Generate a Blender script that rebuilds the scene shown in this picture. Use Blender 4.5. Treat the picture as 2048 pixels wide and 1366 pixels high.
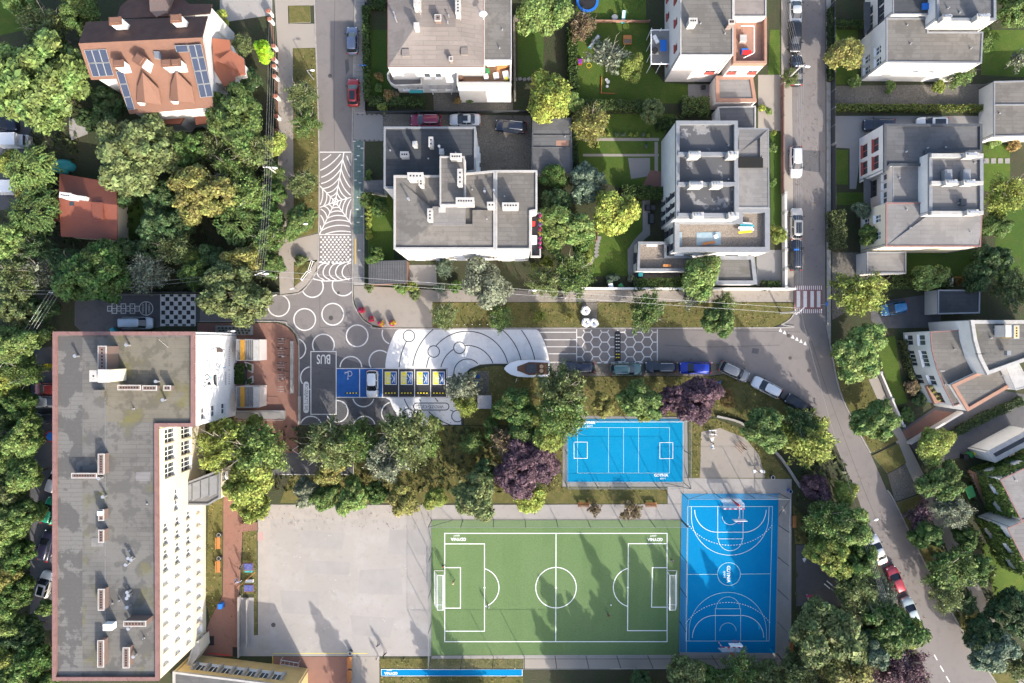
import bpy,math,random
import numpy as np
from mathutils import Vector,Matrix
# -- clear
for _o in list(bpy.data.objects):
 bpy.data.objects.remove(_o,do_unlink=True)
SC = bpy.context.scene
COL = SC.collection
PI = math.pi
R = math.radians
# -- camera: a drone 100 m up,looking straight down
H = 100.0          # flying height in metres
S = 13.65          # photo pixels per metre on the ground (24 mm equivalent lens,2048 px wide)
cam_d = bpy.data.cameras.new('drone_camera')
cam_d.lens = 24.0
cam_d.sensor_width = 36.0
cam_d.clip_end = 3000
cam = bpy.data.objects.new('drone_camera', cam_d)
cam.location = (0,0,H)
COL.objects.link(cam)
SC.camera = cam
# -- sky,sun,exposure
SUN_EL = R(27.2)
SUN_XY = Vector((0.463,-0.886)).normalized()
world = bpy.data.worlds.new('World')
SC.world = world
world.use_nodes = True
_nt = world.node_tree
_sky = _nt.nodes.new('ShaderNodeTexSky')
_sky.sky_type = 'NISHITA'
_sky.sun_disc = False
_sky.dust_density = 3.2
_sky.air_density = 0.9
_sky.ozone_density = 0.6
_sky.sun_elevation = SUN_EL
_sky.sun_rotation = math.atan2(SUN_XY.x,SUN_XY.y)
_bg = _nt.nodes['Background']
_bg.inputs['Strength'].default_value = 0.15
_nt.links.new(_sky.outputs[0], _bg.inputs['Color'])
sun_d = bpy.data.lights.new('sun', 'SUN')
sun_d.energy = 2.7
sun_d.angle = R(0.55)
sun_d.color = (1.0,0.93,0.84)
sun = bpy.data.objects.new('sun', sun_d)
sun.location = (60,-110,80)
_sv = Vector((SUN_XY.x * math.cos(SUN_EL),SUN_XY.y * math.cos(SUN_EL),math.sin(SUN_EL)))
sun.rotation_euler = _sv.to_track_quat('Z', 'Y').to_euler()
COL.objects.link(sun)
SC.view_settings.view_transform = 'Standard'
SC.view_settings.look = 'None'
SC.view_settings.gamma = 1.0
SC.view_settings.use_curve_mapping = False
SC.view_settings.exposure = 1.58
# -- helpers
def P(x,y,h=0.0):
 """photo pixel of a point known to be h metres above the ground -> world x, y"""
 k = (H - h) / H / S
 return ((x - 1024.0) * k,(683.0 - y) * k)
def PP(pts,h=0.0):
 return [P(x,y,h) for x,y in pts]
def rect(x0,y0,x1,y1):
 return [(x0,y0),(x1,y0),(x1,y1),(x0,y1)]
class MB:
 def __init__(s):
  s.v = []; s.f = []; s.m = []
 def face(s,pts,mi=0):
  i = len(s.v); s.v += [tuple(p) for p in pts]
  s.f.append(list(range(i,i + len(pts)))); s.m.append(mi); return s
 def flat(s,pts2,z,mi=0):
  a = sum(pts2[i][0] * pts2[(i + 1) % len(pts2)][1] - pts2[(i + 1) % len(pts2)][0] * pts2[i][1] for i in range(len(pts2)))
  if a < 0: pts2 = pts2[::-1]
  return s.face([(p[0],p[1],z) for p in pts2],mi)
 def prism(s,pts2,z0,z1,mi=0,mt=None,bottom=False):
  a = sum(pts2[i][0] * pts2[(i + 1) % len(pts2)][1] - pts2[(i + 1) % len(pts2)][0] * pts2[i][1] for i in range(len(pts2)))
  if a < 0: pts2 = list(pts2)[::-1]
  n = len(pts2)
  for i in range(n):
   p,q = pts2[i],pts2[(i + 1) % n]
   s.face([(p[0],p[1],z0),(q[0],q[1],z0),(q[0],q[1],z1),(p[0],p[1],z1)],mi)
  s.face([(p[0],p[1],z1) for p in pts2],mi if mt is None else mt)
  if bottom: s.face([(p[0],p[1],z0) for p in pts2[::-1]],mi)
  return s
 def box(s,c,d,rz=0.0,mi=0):
  cs,sn = math.cos(rz),math.sin(rz)
  pts = []
  for sx,sy in ((-1,-1),(1,-1),(1,1),(-1,1)):
   x,y = sx * d[0] / 2,sy * d[1] / 2
   pts.append((c[0] + x * cs - y * sn,c[1] + x * sn + y * cs))
  return s.prism(pts,c[2] - d[2] / 2,c[2] + d[2] / 2,mi,bottom=True)
 def ring(s,c,r,n=12,ph=0.0):
  return [(c[0] + r * math.cos(ph + 2 * PI * i / n),c[1] + r * math.sin(ph + 2 * PI * i / n)) for i in range(n)]
 def cyl(s,c,r,z0,z1,n=12,mi=0,mt=None):
  return s.prism(s.ring(c,r,n),z0,z1,mi,mt,bottom=True)
 def tube(s,p,q,r,n=5,mi=0,r2=None):
  p = Vector(p); q = Vector(q); d = q - p
  if d.length < 1e-6: return s
  r2 = r if r2 is None else r2
  u = d.cross(Vector((0,0,1)))
  if u.length < 1e-4 * d.length: u = d.cross(Vector((1,0,0)))
  u.normalize(); w = d.cross(u).normalized()
  i0 = len(s.v)
  for k in range(n):
   a = 2 * PI * k / n; e = u * math.cos(a) + w * math.sin(a)
   s.v.append(tuple(p + e * r)); s.v.append(tuple(q + e * r2))
  for k in range(n):
   a,b = i0 + 2 * k,i0 + 2 * ((k + 1) % n)
   s.f.append([a,a + 1,b + 1,b]); s.m.append(mi)
  s.f.append([i0 + 2 * k for k in range(n)]); s.m.append(mi)
  s.f.append([i0 + 2 * k + 1 for k in range(n)][::-1]); s.m.append(mi)
  return s
 def path(s,pts,r,n=5,mi=0):
  for a,b in zip(pts,pts[1:]): s.tube(a,b,r,n,mi)
  return s
 def dome(s,c,rx,ry,rz,nu=12,nv=5,mi=0,full=False):
  i0 = len(s.v)
  lo = -PI / 2 if full else 0.0
  for j in range(nv + 1):
   t = lo + (PI / 2 - lo) * j / nv
   for i in range(nu):
    a = 2 * PI * i / nu
    s.v.append((c[0] + rx * math.cos(t) * math.cos(a),c[1] + ry * math.cos(t) * math.sin(a),c[2] + rz * math.sin(t)))
  for j in range(nv):
   for i in range(nu):
    k = i0 + j * nu
    s.f.append([k + i,k + (i + 1) % nu,k + nu + (i + 1) % nu,k + nu + i]); s.m.append(mi)
  return s
 def stroke(s,pts,w,z,closed=False,mi=0):
  n = len(pts)
  if n < 2: return s
  L = []; Rr = []
  for i in range(n):
   if closed: a,b,c = pts[i - 1],pts[i],pts[(i + 1) % n]
   else: a,b,c = pts[max(i - 1,0)],pts[i],pts[min(i + 1,n - 1)]
   d1 = Vector((b[0] - a[0],b[1] - a[1])); d2 = Vector((c[0] - b[0],c[1] - b[1]))
   if d1.length < 1e-9: d1 = d2
   if d2.length < 1e-9: d2 = d1
   d1 = d1.normalized(); d2 = d2.normalized()
   t = d1 + d2
   t = t.normalized() if t.length > 1e-6 else d1
   nn = Vector((-t.y,t.x)); k = min(2.0,1.0 / max(0.3,nn.dot(Vector((-d1.y,d1.x)))))
   L.append((b[0] + nn.x * w / 2 * k,b[1] + nn.y * w / 2 * k)); Rr.append((b[0] - nn.x * w / 2 * k,b[1] - nn.y * w / 2 * k))
  for i in range(n if closed else n - 1):
   j = (i + 1) % n
   s.face([(Rr[i][0],Rr[i][1],z),(Rr[j][0],Rr[j][1],z),(L[j][0],L[j][1],z),(L[i][0],L[i][1],z)],mi)
  return s
 def wallstrip(s,pts,w,z0,z1,closed=False,mi=0,mt=None):
  """a low wall / kerb of width w following a line"""
  n = len(pts)
  for i in range(n if closed else n - 1):
   a = Vector(pts[i]); b = Vector(pts[(i + 1) % n]); d = (b - a)
   if d.length < 1e-6: continue
   d = d.normalized(); nn = Vector((-d.y,d.x)) * w / 2
   e = d * w * 0.45
   a2 = a - (e if (i > 0 or closed) else d * 0); b2 = b
   zz = z1 + (0.003 if i % 2 else 0)
   s.prism([a2 + nn,b2 + nn,b2 - nn,a2 - nn],z0,zz,mi,mt)
  return s
 def build(s,name,mats,parent=None,loc=None,smooth=False,obj=True):
  me = bpy.data.meshes.new(name)
  if loc is not None:
   vs = [(p[0] - loc[0],p[1] - loc[1],p[2] - (loc[2] if len(loc) > 2 else 0)) for p in s.v]
  else: vs = s.v
  me.from_pydata(vs,[],s.f)
  if not isinstance(mats,(list,tuple)): mats = [mats]
  for m in mats: me.materials.append(m)
  if len(mats) > 1: me.polygons.foreach_set('material_index', s.m)
  if smooth: me.polygons.foreach_set('use_smooth', [True] * len(me.polygons))
  me.update()
  if not obj: return me
  return link(name,me,parent)
def link(name,me,parent=None,loc=None,rz=0.0,scale=None):
 o = bpy.data.objects.new(name,me); COL.objects.link(o)
 if parent is not None: o.parent = parent
 if loc is not None: o.location = loc
 if rz: o.rotation_euler = (0,0,rz)
 if scale is not None: o.scale = scale
 return o
def tag(o,label=None,cat=None,group=None,kind=None):
 if label: o['label'] = label
 if cat: o['category'] = cat
 if group: o['group'] = group
 if kind: o['kind'] = kind
 return o
def thing(name,label,cat,loc=(0,0,0),rz=0.0,group=None):
 o = bpy.data.objects.new(name,None); COL.objects.link(o)
 o.empty_display_size = 0.3
 o.location = (loc[0],loc[1],loc[2] if len(loc) > 2 else 0.0)
 o.rotation_euler = (0,0,rz)
 return tag(o,label,cat,group)
def copy_tree(o,parent=None):
 c = o.copy(); COL.objects.link(c); c.parent = parent
 for ch in list(o.children):
  copy_tree(ch,c)
 return c
def struct(name,mb,mats,parent=None):
 o = mb.build(name,mats,parent)
 if parent is None: o['kind'] = 'structure'
 return o
def poly_in(pt,poly):
 x,y = pt; c = False; n = len(poly); j = n - 1
 for i in range(n):
  xi,yi = poly[i]; xj,yj = poly[j]
  if (yi > y) != (yj > y) and x < (xj - xi) * (y - yi) / (yj - yi) + xi: c = not c
  j = i
 return c
def smooth_line(pts,n=6):
 """Catmull-Rom through pixel points"""
 out = []
 q = [pts[0]] + list(pts) + [pts[-1]]
 for i in range(1,len(q) - 2):
  p0,p1,p2,p3 = q[i - 1],q[i],q[i + 1],q[i + 2]
  for k in range(n):
   t = k / n
   out.append(tuple(0.5 * (2 * p1[d] + (p2[d] - p0[d]) * t + (2 * p0[d] - 5 * p1[d] + 4 * p2[d] - p3[d]) * t * t + (3 * p1[d] - p0[d] - 3 * p2[d] + p3[d]) * t ** 3) for d in (0,1)))
 out.append(tuple(pts[-1]))
 return out
def arc(cx,cy,r,a0,a1,n=40,ry=None):
 ry = r if ry is None else ry
 return [(cx + r * math.cos(R(a0 + (a1 - a0) * i / n)),cy + ry * math.sin(R(a0 + (a1 - a0) * i / n))) for i in range(n + 1)]
def runs(pts,keep):
 out = []; cur = []
 for p in pts:
  if keep(p): cur.append(p)
  else:
   if len(cur) > 1: out.append(cur)
   cur = []
 if len(cur) > 1: out.append(cur)
 return out
# -- materials
def mat(name,base,layers=(),rough=0.85,bump=0.0,bscale=30.0,spec=0.25,metal=0.0,coat=0.0,trans=0.0):
 """layers: (kind, scale, colour, lo, hi, fac) laid over the base colour; kind noise | cells | crack | brick | wave | hexa"""
 m = bpy.data.materials.new(name); m.use_nodes = True
 nt = m.node_tree; N = nt.nodes; Lk = nt.links
 b = N['Principled BSDF']
 b.inputs['Roughness'].default_value = rough
 b.inputs['Metallic'].default_value = metal
 b.inputs['Specular IOR Level'].default_value = spec
 if coat: b.inputs['Coat Weight'].default_value = coat
 if trans: b.inputs['Transmission Weight'].default_value = trans
 tc = N.new('ShaderNodeTexCoord')
 rgb = N.new('ShaderNodeRGB'); rgb.outputs[0].default_value = (*base, 1)
 cur = rgb.outputs[0]
 for i,(kind,sc,colr,lo,hi,fac) in enumerate(layers):
  if kind == 'noise':
   t = N.new('ShaderNodeTexNoise'); t.inputs['Scale'].default_value = sc; t.inputs['Detail'].default_value = 6; t.inputs['Roughness'].default_value = 0.62
   src = t.outputs['Fac']
  elif kind == 'soft':
   t = N.new('ShaderNodeTexNoise'); t.inputs['Scale'].default_value = sc; t.inputs['Detail'].default_value = 2
   src = t.outputs['Fac']
  elif kind == 'cells':
   t = N.new('ShaderNodeTexVoronoi'); t.inputs['Scale'].default_value = sc
   src = t.outputs['Distance']
  elif kind == 'crack':
   t = N.new('ShaderNodeTexVoronoi'); t.feature = 'DISTANCE_TO_EDGE'; t.inputs['Scale'].default_value = sc
   src = t.outputs['Distance']
  elif kind in ('brick', 'felt', 'slab', 'plank'):
   t = N.new('ShaderNodeTexBrick'); t.inputs['Scale'].default_value = sc
   t.inputs['Mortar Size'].default_value = {'felt': 0.035, 'plank': 0.012}.get(kind, 0.025)
   t.inputs['Mortar Smooth'].default_value = 0.1
   t.inputs['Brick Width'].default_value = {'felt': 3.0, 'slab': 0.5, 'plank': 4.0}.get(kind, 0.5)
   t.inputs['Row Height'].default_value = {'felt': 0.5, 'slab': 0.5, 'plank': 0.25}.get(kind, 0.25)
   src = t.outputs['Fac']
  elif kind == 'strip':
   t = N.new('ShaderNodeTexBrick'); t.inputs['Scale'].default_value = sc; t.inputs['Mortar Size'].default_value = 0.0; t.inputs['Brick Width'].default_value = 3.0; t.inputs['Row Height'].default_value = 0.5
   t.inputs['Color1'].default_value = (0,0,0,1); t.inputs['Color2'].default_value = (1,1,1,1); src = t.outputs['Color']
  elif kind == 'wave':
   t = N.new('ShaderNodeTexWave'); t.inputs['Scale'].default_value = sc; t.inputs['Distortion'].default_value = 1.5
   src = t.outputs['Fac']
  Lk.new(tc.outputs['Object'], t.inputs['Vector'])
  mr = N.new('ShaderNodeMapRange'); mr.inputs['From Min'].default_value = lo; mr.inputs['From Max'].default_value = hi
  mr.inputs['To Min'].default_value = 0.0; mr.inputs['To Max'].default_value = fac
  Lk.new(src, mr.inputs['Value'])
  mx = N.new('ShaderNodeMix'); mx.data_type = 'RGBA'
  Lk.new(mr.outputs[0], mx.inputs['Factor']); Lk.new(cur, mx.inputs['A'])
  mx.inputs['B'].default_value = (*colr, 1)
  cur = mx.outputs['Result']
 Lk.new(cur, b.inputs['Base Color'])
 if bump:
  t = N.new('ShaderNodeTexNoise'); t.inputs['Scale'].default_value = bscale; t.inputs['Detail'].default_value = 4
  Lk.new(tc.outputs['Object'], t.inputs['Vector'])
  bp = N.new('ShaderNodeBump'); bp.inputs['Strength'].default_value = bump; bp.inputs['Distance'].default_value = 0.1
  Lk.new(t.outputs['Fac'], bp.inputs['Height']); Lk.new(bp.outputs[0], b.inputs['Normal'])
 return m
def foliage_mat(name,trans=0.25,var=0.62):
 m = bpy.data.materials.new(name); m.use_nodes = True
 nt = m.node_tree; N = nt.nodes; Lk = nt.links
 b = N['Principled BSDF']; b.inputs['Roughness'].default_value = 0.55; b.inputs['Specular IOR Level'].default_value = 0.25
 oi = N.new('ShaderNodeObjectInfo'); ge = N.new('ShaderNodeNewGeometry')
 mr = N.new('ShaderNodeMapRange'); mr.inputs['To Min'].default_value = 1 - var; mr.inputs['To Max'].default_value = 1 + var * 1.1
 Lk.new(ge.outputs['Random Per Island'], mr.inputs['Value'])
 tc = N.new('ShaderNodeTexCoord'); no = N.new('ShaderNodeTexNoise'); no.inputs['Scale'].default_value = 2.6; no.inputs['Detail'].default_value = 3
 Lk.new(tc.outputs['Object'], no.inputs['Vector'])
 hs = N.new('ShaderNodeHueSaturation')
 m2 = N.new('ShaderNodeMapRange'); m2.inputs['From Min'].default_value = 0.3; m2.inputs['From Max'].default_value = 0.7
 m2.inputs['To Min'].default_value = 0.465; m2.inputs['To Max'].default_value = 0.525
 Lk.new(no.outputs['Fac'], m2.inputs['Value']); Lk.new(m2.outputs[0], hs.inputs['Hue'])
 m3 = N.new('ShaderNodeMath'); m3.operation = 'MULTIPLY'
 m4 = N.new('ShaderNodeMapRange'); m4.inputs['From Min'].default_value = 0.3; m4.inputs['From Max'].default_value = 0.7
 m4.inputs['To Min'].default_value = 0.75; m4.inputs['To Max'].default_value = 1.25
 Lk.new(no.outputs['Fac'], m4.inputs['Value']); Lk.new(mr.outputs[0], m3.inputs[0]); Lk.new(m4.outputs[0], m3.inputs[1])
 Lk.new(m3.outputs[0], hs.inputs['Value']); Lk.new(oi.outputs['Color'], hs.inputs['Color'])
 Lk.new(hs.outputs[0], b.inputs['Base Color'])
 tr = N.new('ShaderNodeBsdfTranslucent'); Lk.new(hs.outputs[0], tr.inputs['Color'])
 mx = N.new('ShaderNodeMixShader'); mx.inputs[0].default_value = trans
 Lk.new(b.outputs[0],mx.inputs[1]); Lk.new(tr.outputs[0],mx.inputs[2])
 Lk.new(mx.outputs[0], N['Material Output'].inputs['Surface'])
 return m
def grass_mat(name,a,b2,dry,dryfac=0.5,scale=0.35):
 return mat(name, a, [('noise', scale, b2,0.35,0.65,0.8),('noise', scale * 2.3, dry, 0.48,0.72, dryfac),('noise', 0.8,(0.085,0.07,0.042),0.6,0.7,0.65),('noise', 7.0, tuple(x * 0.45 for x in a),0.45,0.75,0.75),('noise', 19.0, tuple(x * 1.7 for x in b2),0.55,0.8,0.5)], rough=0.95, bump=0.7, bscale=12, spec=0.1)
MT = {}
MT['soil'] = mat('garden_soil', (0.045,0.045,0.025), [('noise', 0.4,(0.035,0.05,0.02),0.4,0.6,0.9),('noise', 3,(0.07,0.055,0.035),0.5,0.7,0.7),('noise', 11,(0.02,0.024,0.012),0.5,0.7,0.6)], bump=0.8, bscale=6)
MT['lawn'] = grass_mat('garden_lawn', (0.062,0.105,0.022),(0.075,0.12,0.022),(0.13,0.13,0.035),0.5,0.3)
MT['concrete_c'] = mat('patch_concrete', (0.262,0.25,0.24), [('noise', 0.4,(0.235,0.224,0.215),0.42,0.62,0.8),('noise', 12,(0.2,0.19,0.182),0.52,0.75,0.5)])
MT['concrete_b'] = mat('border_concrete', (0.3,0.275,0.25), [('noise', 0.5,(0.25,0.23,0.21),0.42,0.66,0.8),('noise', 10,(0.22,0.2,0.185),0.52,0.75,0.5)])
MT['lawn_deep'] = grass_mat('deep_lawn', (0.045,0.085,0.02),(0.055,0.1,0.02),(0.09,0.1,0.03),0.35,0.25)
MT['verge'] = grass_mat('dry_verge_grass', (0.12,0.112,0.04),(0.092,0.1,0.034),(0.19,0.145,0.065),0.9,0.45)
MT['turf'] = mat('synthetic_turf', (0.108,0.168,0.07), [('wave', 0.055,(0.122,0.186,0.08),0.4,0.6,0.7),('soft', 0.12,(0.132,0.19,0.086),0.35,0.65,0.7),('noise', 5.0,(0.065,0.125,0.042),0.45,0.7,0.6),('noise', 22.0,(0.14,0.21,0.09),0.5,0.75,0.5)], rough=0.95, bump=0.5, bscale=25, spec=0.08)
MT['asphalt'] = mat('worn_asphalt', (0.158,0.145,0.14), [('soft', 0.10,(0.186,0.168,0.16),0.35,0.65,0.8),('noise', 0.7,(0.115,0.105,0.102),0.52,0.75,0.55),('noise', 14.0,(0.10,0.098,0.1),0.5,0.8,0.55),('noise', 2.2,(0.06,0.058,0.06),0.7,0.8,0.5)], rough=0.9, bump=0.25, bscale=22)
MT['asphalt_dark'] = mat('dark_asphalt', (0.085,0.085,0.09), [('soft', 0.15,(0.11,0.107,0.11),0.35,0.65,0.8),('noise', 0.9,(0.06,0.06,0.063),0.5,0.72,0.6),('noise', 15.0,(0.05,0.05,0.052),0.5,0.8,0.55)], rough=0.9, bump=0.25, bscale=22)
MT['paving'] = mat('beige_small_paving', (0.24,0.215,0.185), [('brick', 3.4,(0.19,0.17,0.145),0.2,0.9,0.5),('soft', 0.15,(0.25,0.225,0.2),0.35,0.65,0.7),('noise', 1.1,(0.17,0.155,0.135),0.52,0.75,0.5),('noise', 12,(0.2,0.18,0.16),0.5,0.75,0.5)], bump=0.2)
MT['concrete'] = mat('pale_concrete', (0.29,0.272,0.254), [('soft', 0.09,(0.262,0.246,0.23),0.35,0.65,0.9),('noise', 0.3,(0.315,0.3,0.288),0.5,0.66,0.7),('noise', 1.1,(0.2,0.19,0.18),0.55,0.72,0.55),('noise', 13,(0.2,0.19,0.182),0.52,0.75,0.5)], bump=0.15)
MT['path'] = mat('pale_path_concrete', (0.265,0.237,0.207), [('noise', 0.5,(0.27,0.245,0.215),0.4,0.65,0.8),('noise', 9,(0.22,0.2,0.18),0.52,0.75,0.5)], bump=0.2)
MT['slab'] = mat('grey_slab', (0.215,0.208,0.2), [('noise', 1.3,(0.2,0.197,0.195),0.42,0.65,0.8),('noise', 14,(0.17,0.165,0.16),0.52,0.75,0.5)], bump=0.2)
MT['green_slab'] = mat('green_painted_slab', (0.10,0.155,0.14), [('noise', 1.0,(0.13,0.175,0.16),0.42,0.65,0.8),('noise', 9,(0.08,0.11,0.1),0.5,0.72,0.6)], bump=0.2)
MT['cobble'] = mat('dirty_cobble', (0.15,0.137,0.118), [('crack', 2.4,(0.055,0.05,0.042),0.09,0.02,0.75),('noise', 0.5,(0.105,0.096,0.078),0.4,0.65,0.8),('noise', 8,(0.16,0.15,0.13),0.52,0.75,0.5)], bump=0.4, bscale=8)
MT['redpave'] = mat('brick_red_paving', (0.205,0.115,0.09), [('brick', 3.6,(0.15,0.075,0.055),0.2,0.9,0.45),('soft', 0.2,(0.2,0.1,0.075),0.35,0.65,0.8),('noise', 1.5,(0.145,0.082,0.066),0.5,0.72,0.5),('noise', 12,(0.28,0.15,0.11),0.55,0.75,0.4)], bump=0.2)
MT['kerb'] = mat('kerb_concrete', (0.30,0.285,0.265), [('noise', 1.5,(0.2,0.19,0.17),0.45,0.65,0.8),('noise', 9,(0.17,0.16,0.15),0.52,0.75,0.5)])
MT['white_paint'] = mat('white_road_paint', (0.6,0.585,0.565), [('noise', 0.5,(0.46,0.445,0.43),0.42,0.66,0.8),('noise', 3.5,(0.33,0.32,0.31),0.56,0.72,0.6),('noise', 13,(0.25,0.24,0.235),0.56,0.74,0.65)], rough=0.7)
MT['planet_paint'] = mat('planet_white_paint', (0.6,0.595,0.59), [('soft', 0.2,(0.54,0.54,0.54),0.35,0.65,0.8),('noise', 0.7,(0.45,0.445,0.445),0.5,0.68,0.6),('noise', 3.2,(0.32,0.315,0.315),0.55,0.75,0.5),('noise', 12,(0.36,0.36,0.37),0.6,0.8,0.5)], rough=0.75)
MT['black_paint'] = mat('black_road_paint', (0.03,0.03,0.033), [('noise', 6,(0.06,0.06,0.065),0.5,0.75,0.7)], rough=0.7)
MT['blue_paint'] = mat('blue_bay_paint', (0.012,0.075,0.25), [('noise', 0.8,(0.02,0.1,0.3),0.4,0.65,0.8),('noise', 9,(0.015,0.08,0.3),0.52,0.75,0.6)], rough=0.65)
MT['yellow_paint'] = mat('yellow_paint', (0.70,0.58,0.03), [('noise', 3,(0.6,0.48,0.03),0.45,0.7,0.7)], rough=0.7)
MT['red_paint'] = mat('red_crossing_paint', (0.2,0.1,0.1), [('noise', 1.5,(0.165,0.09,0.09),0.42,0.65,0.8),('noise', 10,(0.14,0.07,0.07),0.55,0.75,0.6)], rough=0.75)
MT['court_blue'] = mat('blue_court_surface', (0.002,0.165,0.36), [('soft', 0.12,(0.003,0.19,0.39),0.35,0.65,0.8),('noise', 7,(0.01,0.08,0.22),0.52,0.75,0.6),('noise', 0.6,(0.008,0.185,0.36),0.5,0.72,0.6),('noise', 2.5,(0.02,0.16,0.32),0.62,0.78,0.5)], rough=0.9, spec=0.05)
MT['court_cyan'] = mat('bright_blue_court_surface', (0.003,0.18,0.35), [('soft', 0.15,(0.004,0.2,0.375),0.35,0.65,0.8),('noise', 7,(0.01,0.1,0.24),0.52,0.75,0.6),('noise', 0.7,(0.01,0.2,0.36),0.5,0.72,0.6),('noise', 2.8,(0.02,0.18,0.33),0.62,0.78,0.5)], rough=0.9, spec=0.05)
MT['court_line'] = mat('court_line_paint', (0.72,0.74,0.72), [('noise', 4,(0.55,0.6,0.6),0.5,0.75,0.6)])
MT['court_line_soft'] = mat('thin_court_line_paint', (0.42,0.58,0.56), [('noise', 4,(0.35,0.5,0.5),0.5,0.75,0.6)])
MT['leaf'] = foliage_mat('leaf')
MT['bark'] = mat('bark', (0.085,0.065,0.045), [('noise', 5,(0.045,0.035,0.025),0.45,0.65,0.8)], bump=0.6, bscale=9)
MT['pale_bark'] = mat('pale_bark', (0.30,0.27,0.23), [('noise', 5,(0.12,0.1,0.08),0.55,0.7,0.8)], bump=0.4, bscale=9)
# == GROUND
gmb = MB(); gmb.flat([(-420,-420),(420,-420),(420,420),(-420,420)],0.0)
ground = struct('ground', gmb, MT['soil'])
def sheet(name,pts,m,z,parent=None):
 return struct(name,MB().flat(PP(pts),z),m,parent)
def raised(name, pts, m, z1=0.11, side='kerb', parent=None):
 return struct(name,MB().prism(PP(pts),0.0,z1,1,0),[m,MT[side]],parent)
ROAD = [(627,-60),(711,-60),(709,60),(704,300),(705,560),(705,600),(712,620),(724,640),(742,652),(765,658),(1000,657),(1300,657),
  (1545,656),(1562,650),(1578,640),(1588,628),(1588,560),(1586,300),(1583,-60),(1651,-60),(1651,300),(1650,560),(1652,650),(1660,693),
  (1677,777),(1706,843),(1740,906),(1772,978),(1789,1006),(1850,1130),(1920,1256),(1991,1366),(2060,1470),(1910,1470),
  (1861,1366),(1838,1310),(1802,1240),(1772,1160),(1742,1085),(1719,1006),(1690,933),(1660,868),(1634,838),(1590,812),(1545,785),(1500,764),(1450,748),
  (1420,750),(1108,750),(1100,728),(985,728),(960,730),(940,738),(926,752),(924,850),(598,850),(598,690),(590,665),(575,650),(555,643),(400,643),(240,665),
  (165,665),(150,650),(150,600),(165,592),(250,588),(520,588),(562,590),(598,585),(618,568),(632,545),(637,520),(639,300),(629,0)]
road = sheet('road', ROAD, MT['asphalt'], 0.022)
sheet('school_forecourt_road', [(598,690),(622,668),(640,700),(760,740),(924,752),(924,849),(599,849)], MT['asphalt_dark'], 0.025)
sheet('west_lane', [(150,600),(165,592),(400,589.5),(400,642),(240,664),(165,664),(151,650)], MT['asphalt_dark'], 0.025)
sheet('parking_strip', [(1120,727),(1440,727),(1450,747),(1420,752),(1108,752)], MT['cobble'], 0.027)
PC = (935.0,745.0)
disc = [p for p in arc(PC[0],PC[1],165,0,360,120)]
def in_planet(p):
 return (p[0] - PC[0]) ** 2 + (p[1] - PC[1]) ** 2 < 165 ** 2 and 658 < p[1] < 850 and not (p[0] > 925 and p[1] > 728)
def paint(name,m,parent=road):
 class _Pt(MB):
  def done(s): return s.build(name,m,parent)
 return _Pt()
west_verge = raised('verge', [(587,97),(632,97),(638,300),(637,465),(589,478)], MT['verge'], 0.10)
raised('verge', [(578,12),(620,12),(622,45),(579,47)], MT['verge'], 0.10)
raised('verge', [(589,525),(628,524),(612,553),(589,574)], MT['verge'], 0.13)
raised('footpath', [(546,-60),(627,-60),(629,11),(576,12),(577,48),(630,48),(632,96),(586,97),(588,479),(637,467),(637,519),(588,524),(588,575),(612,555),(630,526),(636,521),(631,545),(617,567),(597,584),(560,589),(557,480),(556,100)], MT['path'], 0.09)
raised('verge', [(865,605),(1163,605),(1163,655),(865,655)], MT['verge'], 0.10)
raised('verge', [(1195,605),(1545,605),(1584,607),(1586,626),(1575,640),(1560,648),(1545,654),(1195,655)], MT['verge'], 0.10)
raised('footpath', [(865,581),(1586,581),(1586,604),(865,604)], MT['paving'], 0.10)
raised('corner_pavement', [(708,571),(728,572),(865,580),(865,655),(766,655),(744,649),(727,637),(715,618),(708,599)], MT['paving'], 0.11)
raised('bag_pad', [(1163.5,605),(1194.5,605),(1194.5,655),(1163.5,655)], MT['cobble'], 0.07)
raised('footpath', [(1562,-60),(1582,-60),(1585,300),(1587,560),(1587,580),(1563,580)], MT['path'], 0.10)
raised('kerb_strip', [(1652,-60),(1661,-60),(1661,690),(1660,690),(1653,650)], MT['kerb'], 0.10)
raised('verge', [(1661,692),(1738,700),(1750,742),(1732,750),(1776,850),(1796,880),(1743,905),(1707,841),(1679,777)], MT['verge'], 0.10)
raised('footpath', [(1733,751),(1751,745),(1797,850),(1850,955),(1892,1040),(1937,1130),(1992,1240),(2060,1360),(2040,1370),(1977,1257),(1916,1142),(1869,1050),(1818,945),(1777,850)], MT['path'], 0.09)
raised('verge', [(1744,911),(1796,886),(1812,925),(1774,946)], MT['verge'], 0.10)
raised('gravel_drive', [(1775,948),(1813,927),(1842,985),(1800,1000),(1790,1003)], MT['cobble'], 0.06)
raised('verge', [(1791,1006),(1842,988),(1866,1050),(1914,1142),(1975,1258),(2050,1400),(2020,1400),(1994,1366),(1922,1255),(1852,1129)], MT['verge'], 0.09)
kerb_lines = [[(629,0),(638.5,300),(636.5,520),(631,546),(617,569),(598,586),(560,591)],
    [(710.5,-40),(709.5,60),(704.5,300),(705.5,560),(705.5,600),(713,620),(725,639),(743,651),(766,657),(1000,656.5),(1545,655.5),(1563,649),(1579,639),(1588,627)],
    [(1652.5,650),(1660.5,693),(1677.5,777),(1706.5,843),(1740.5,906)],
    [(1774,980),(1790,1006),(1851,1130),(1921,1256),(1993,1368)],
    [(598,850),(598,690),(590,665),(575,650),(555,643),(400,643)]]
for kl in kerb_lines:
 struct('kerb', MB().wallstrip(PP(smooth_line(kl, 4)),0.16,0.0,0.135), MT['kerb'])
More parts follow.
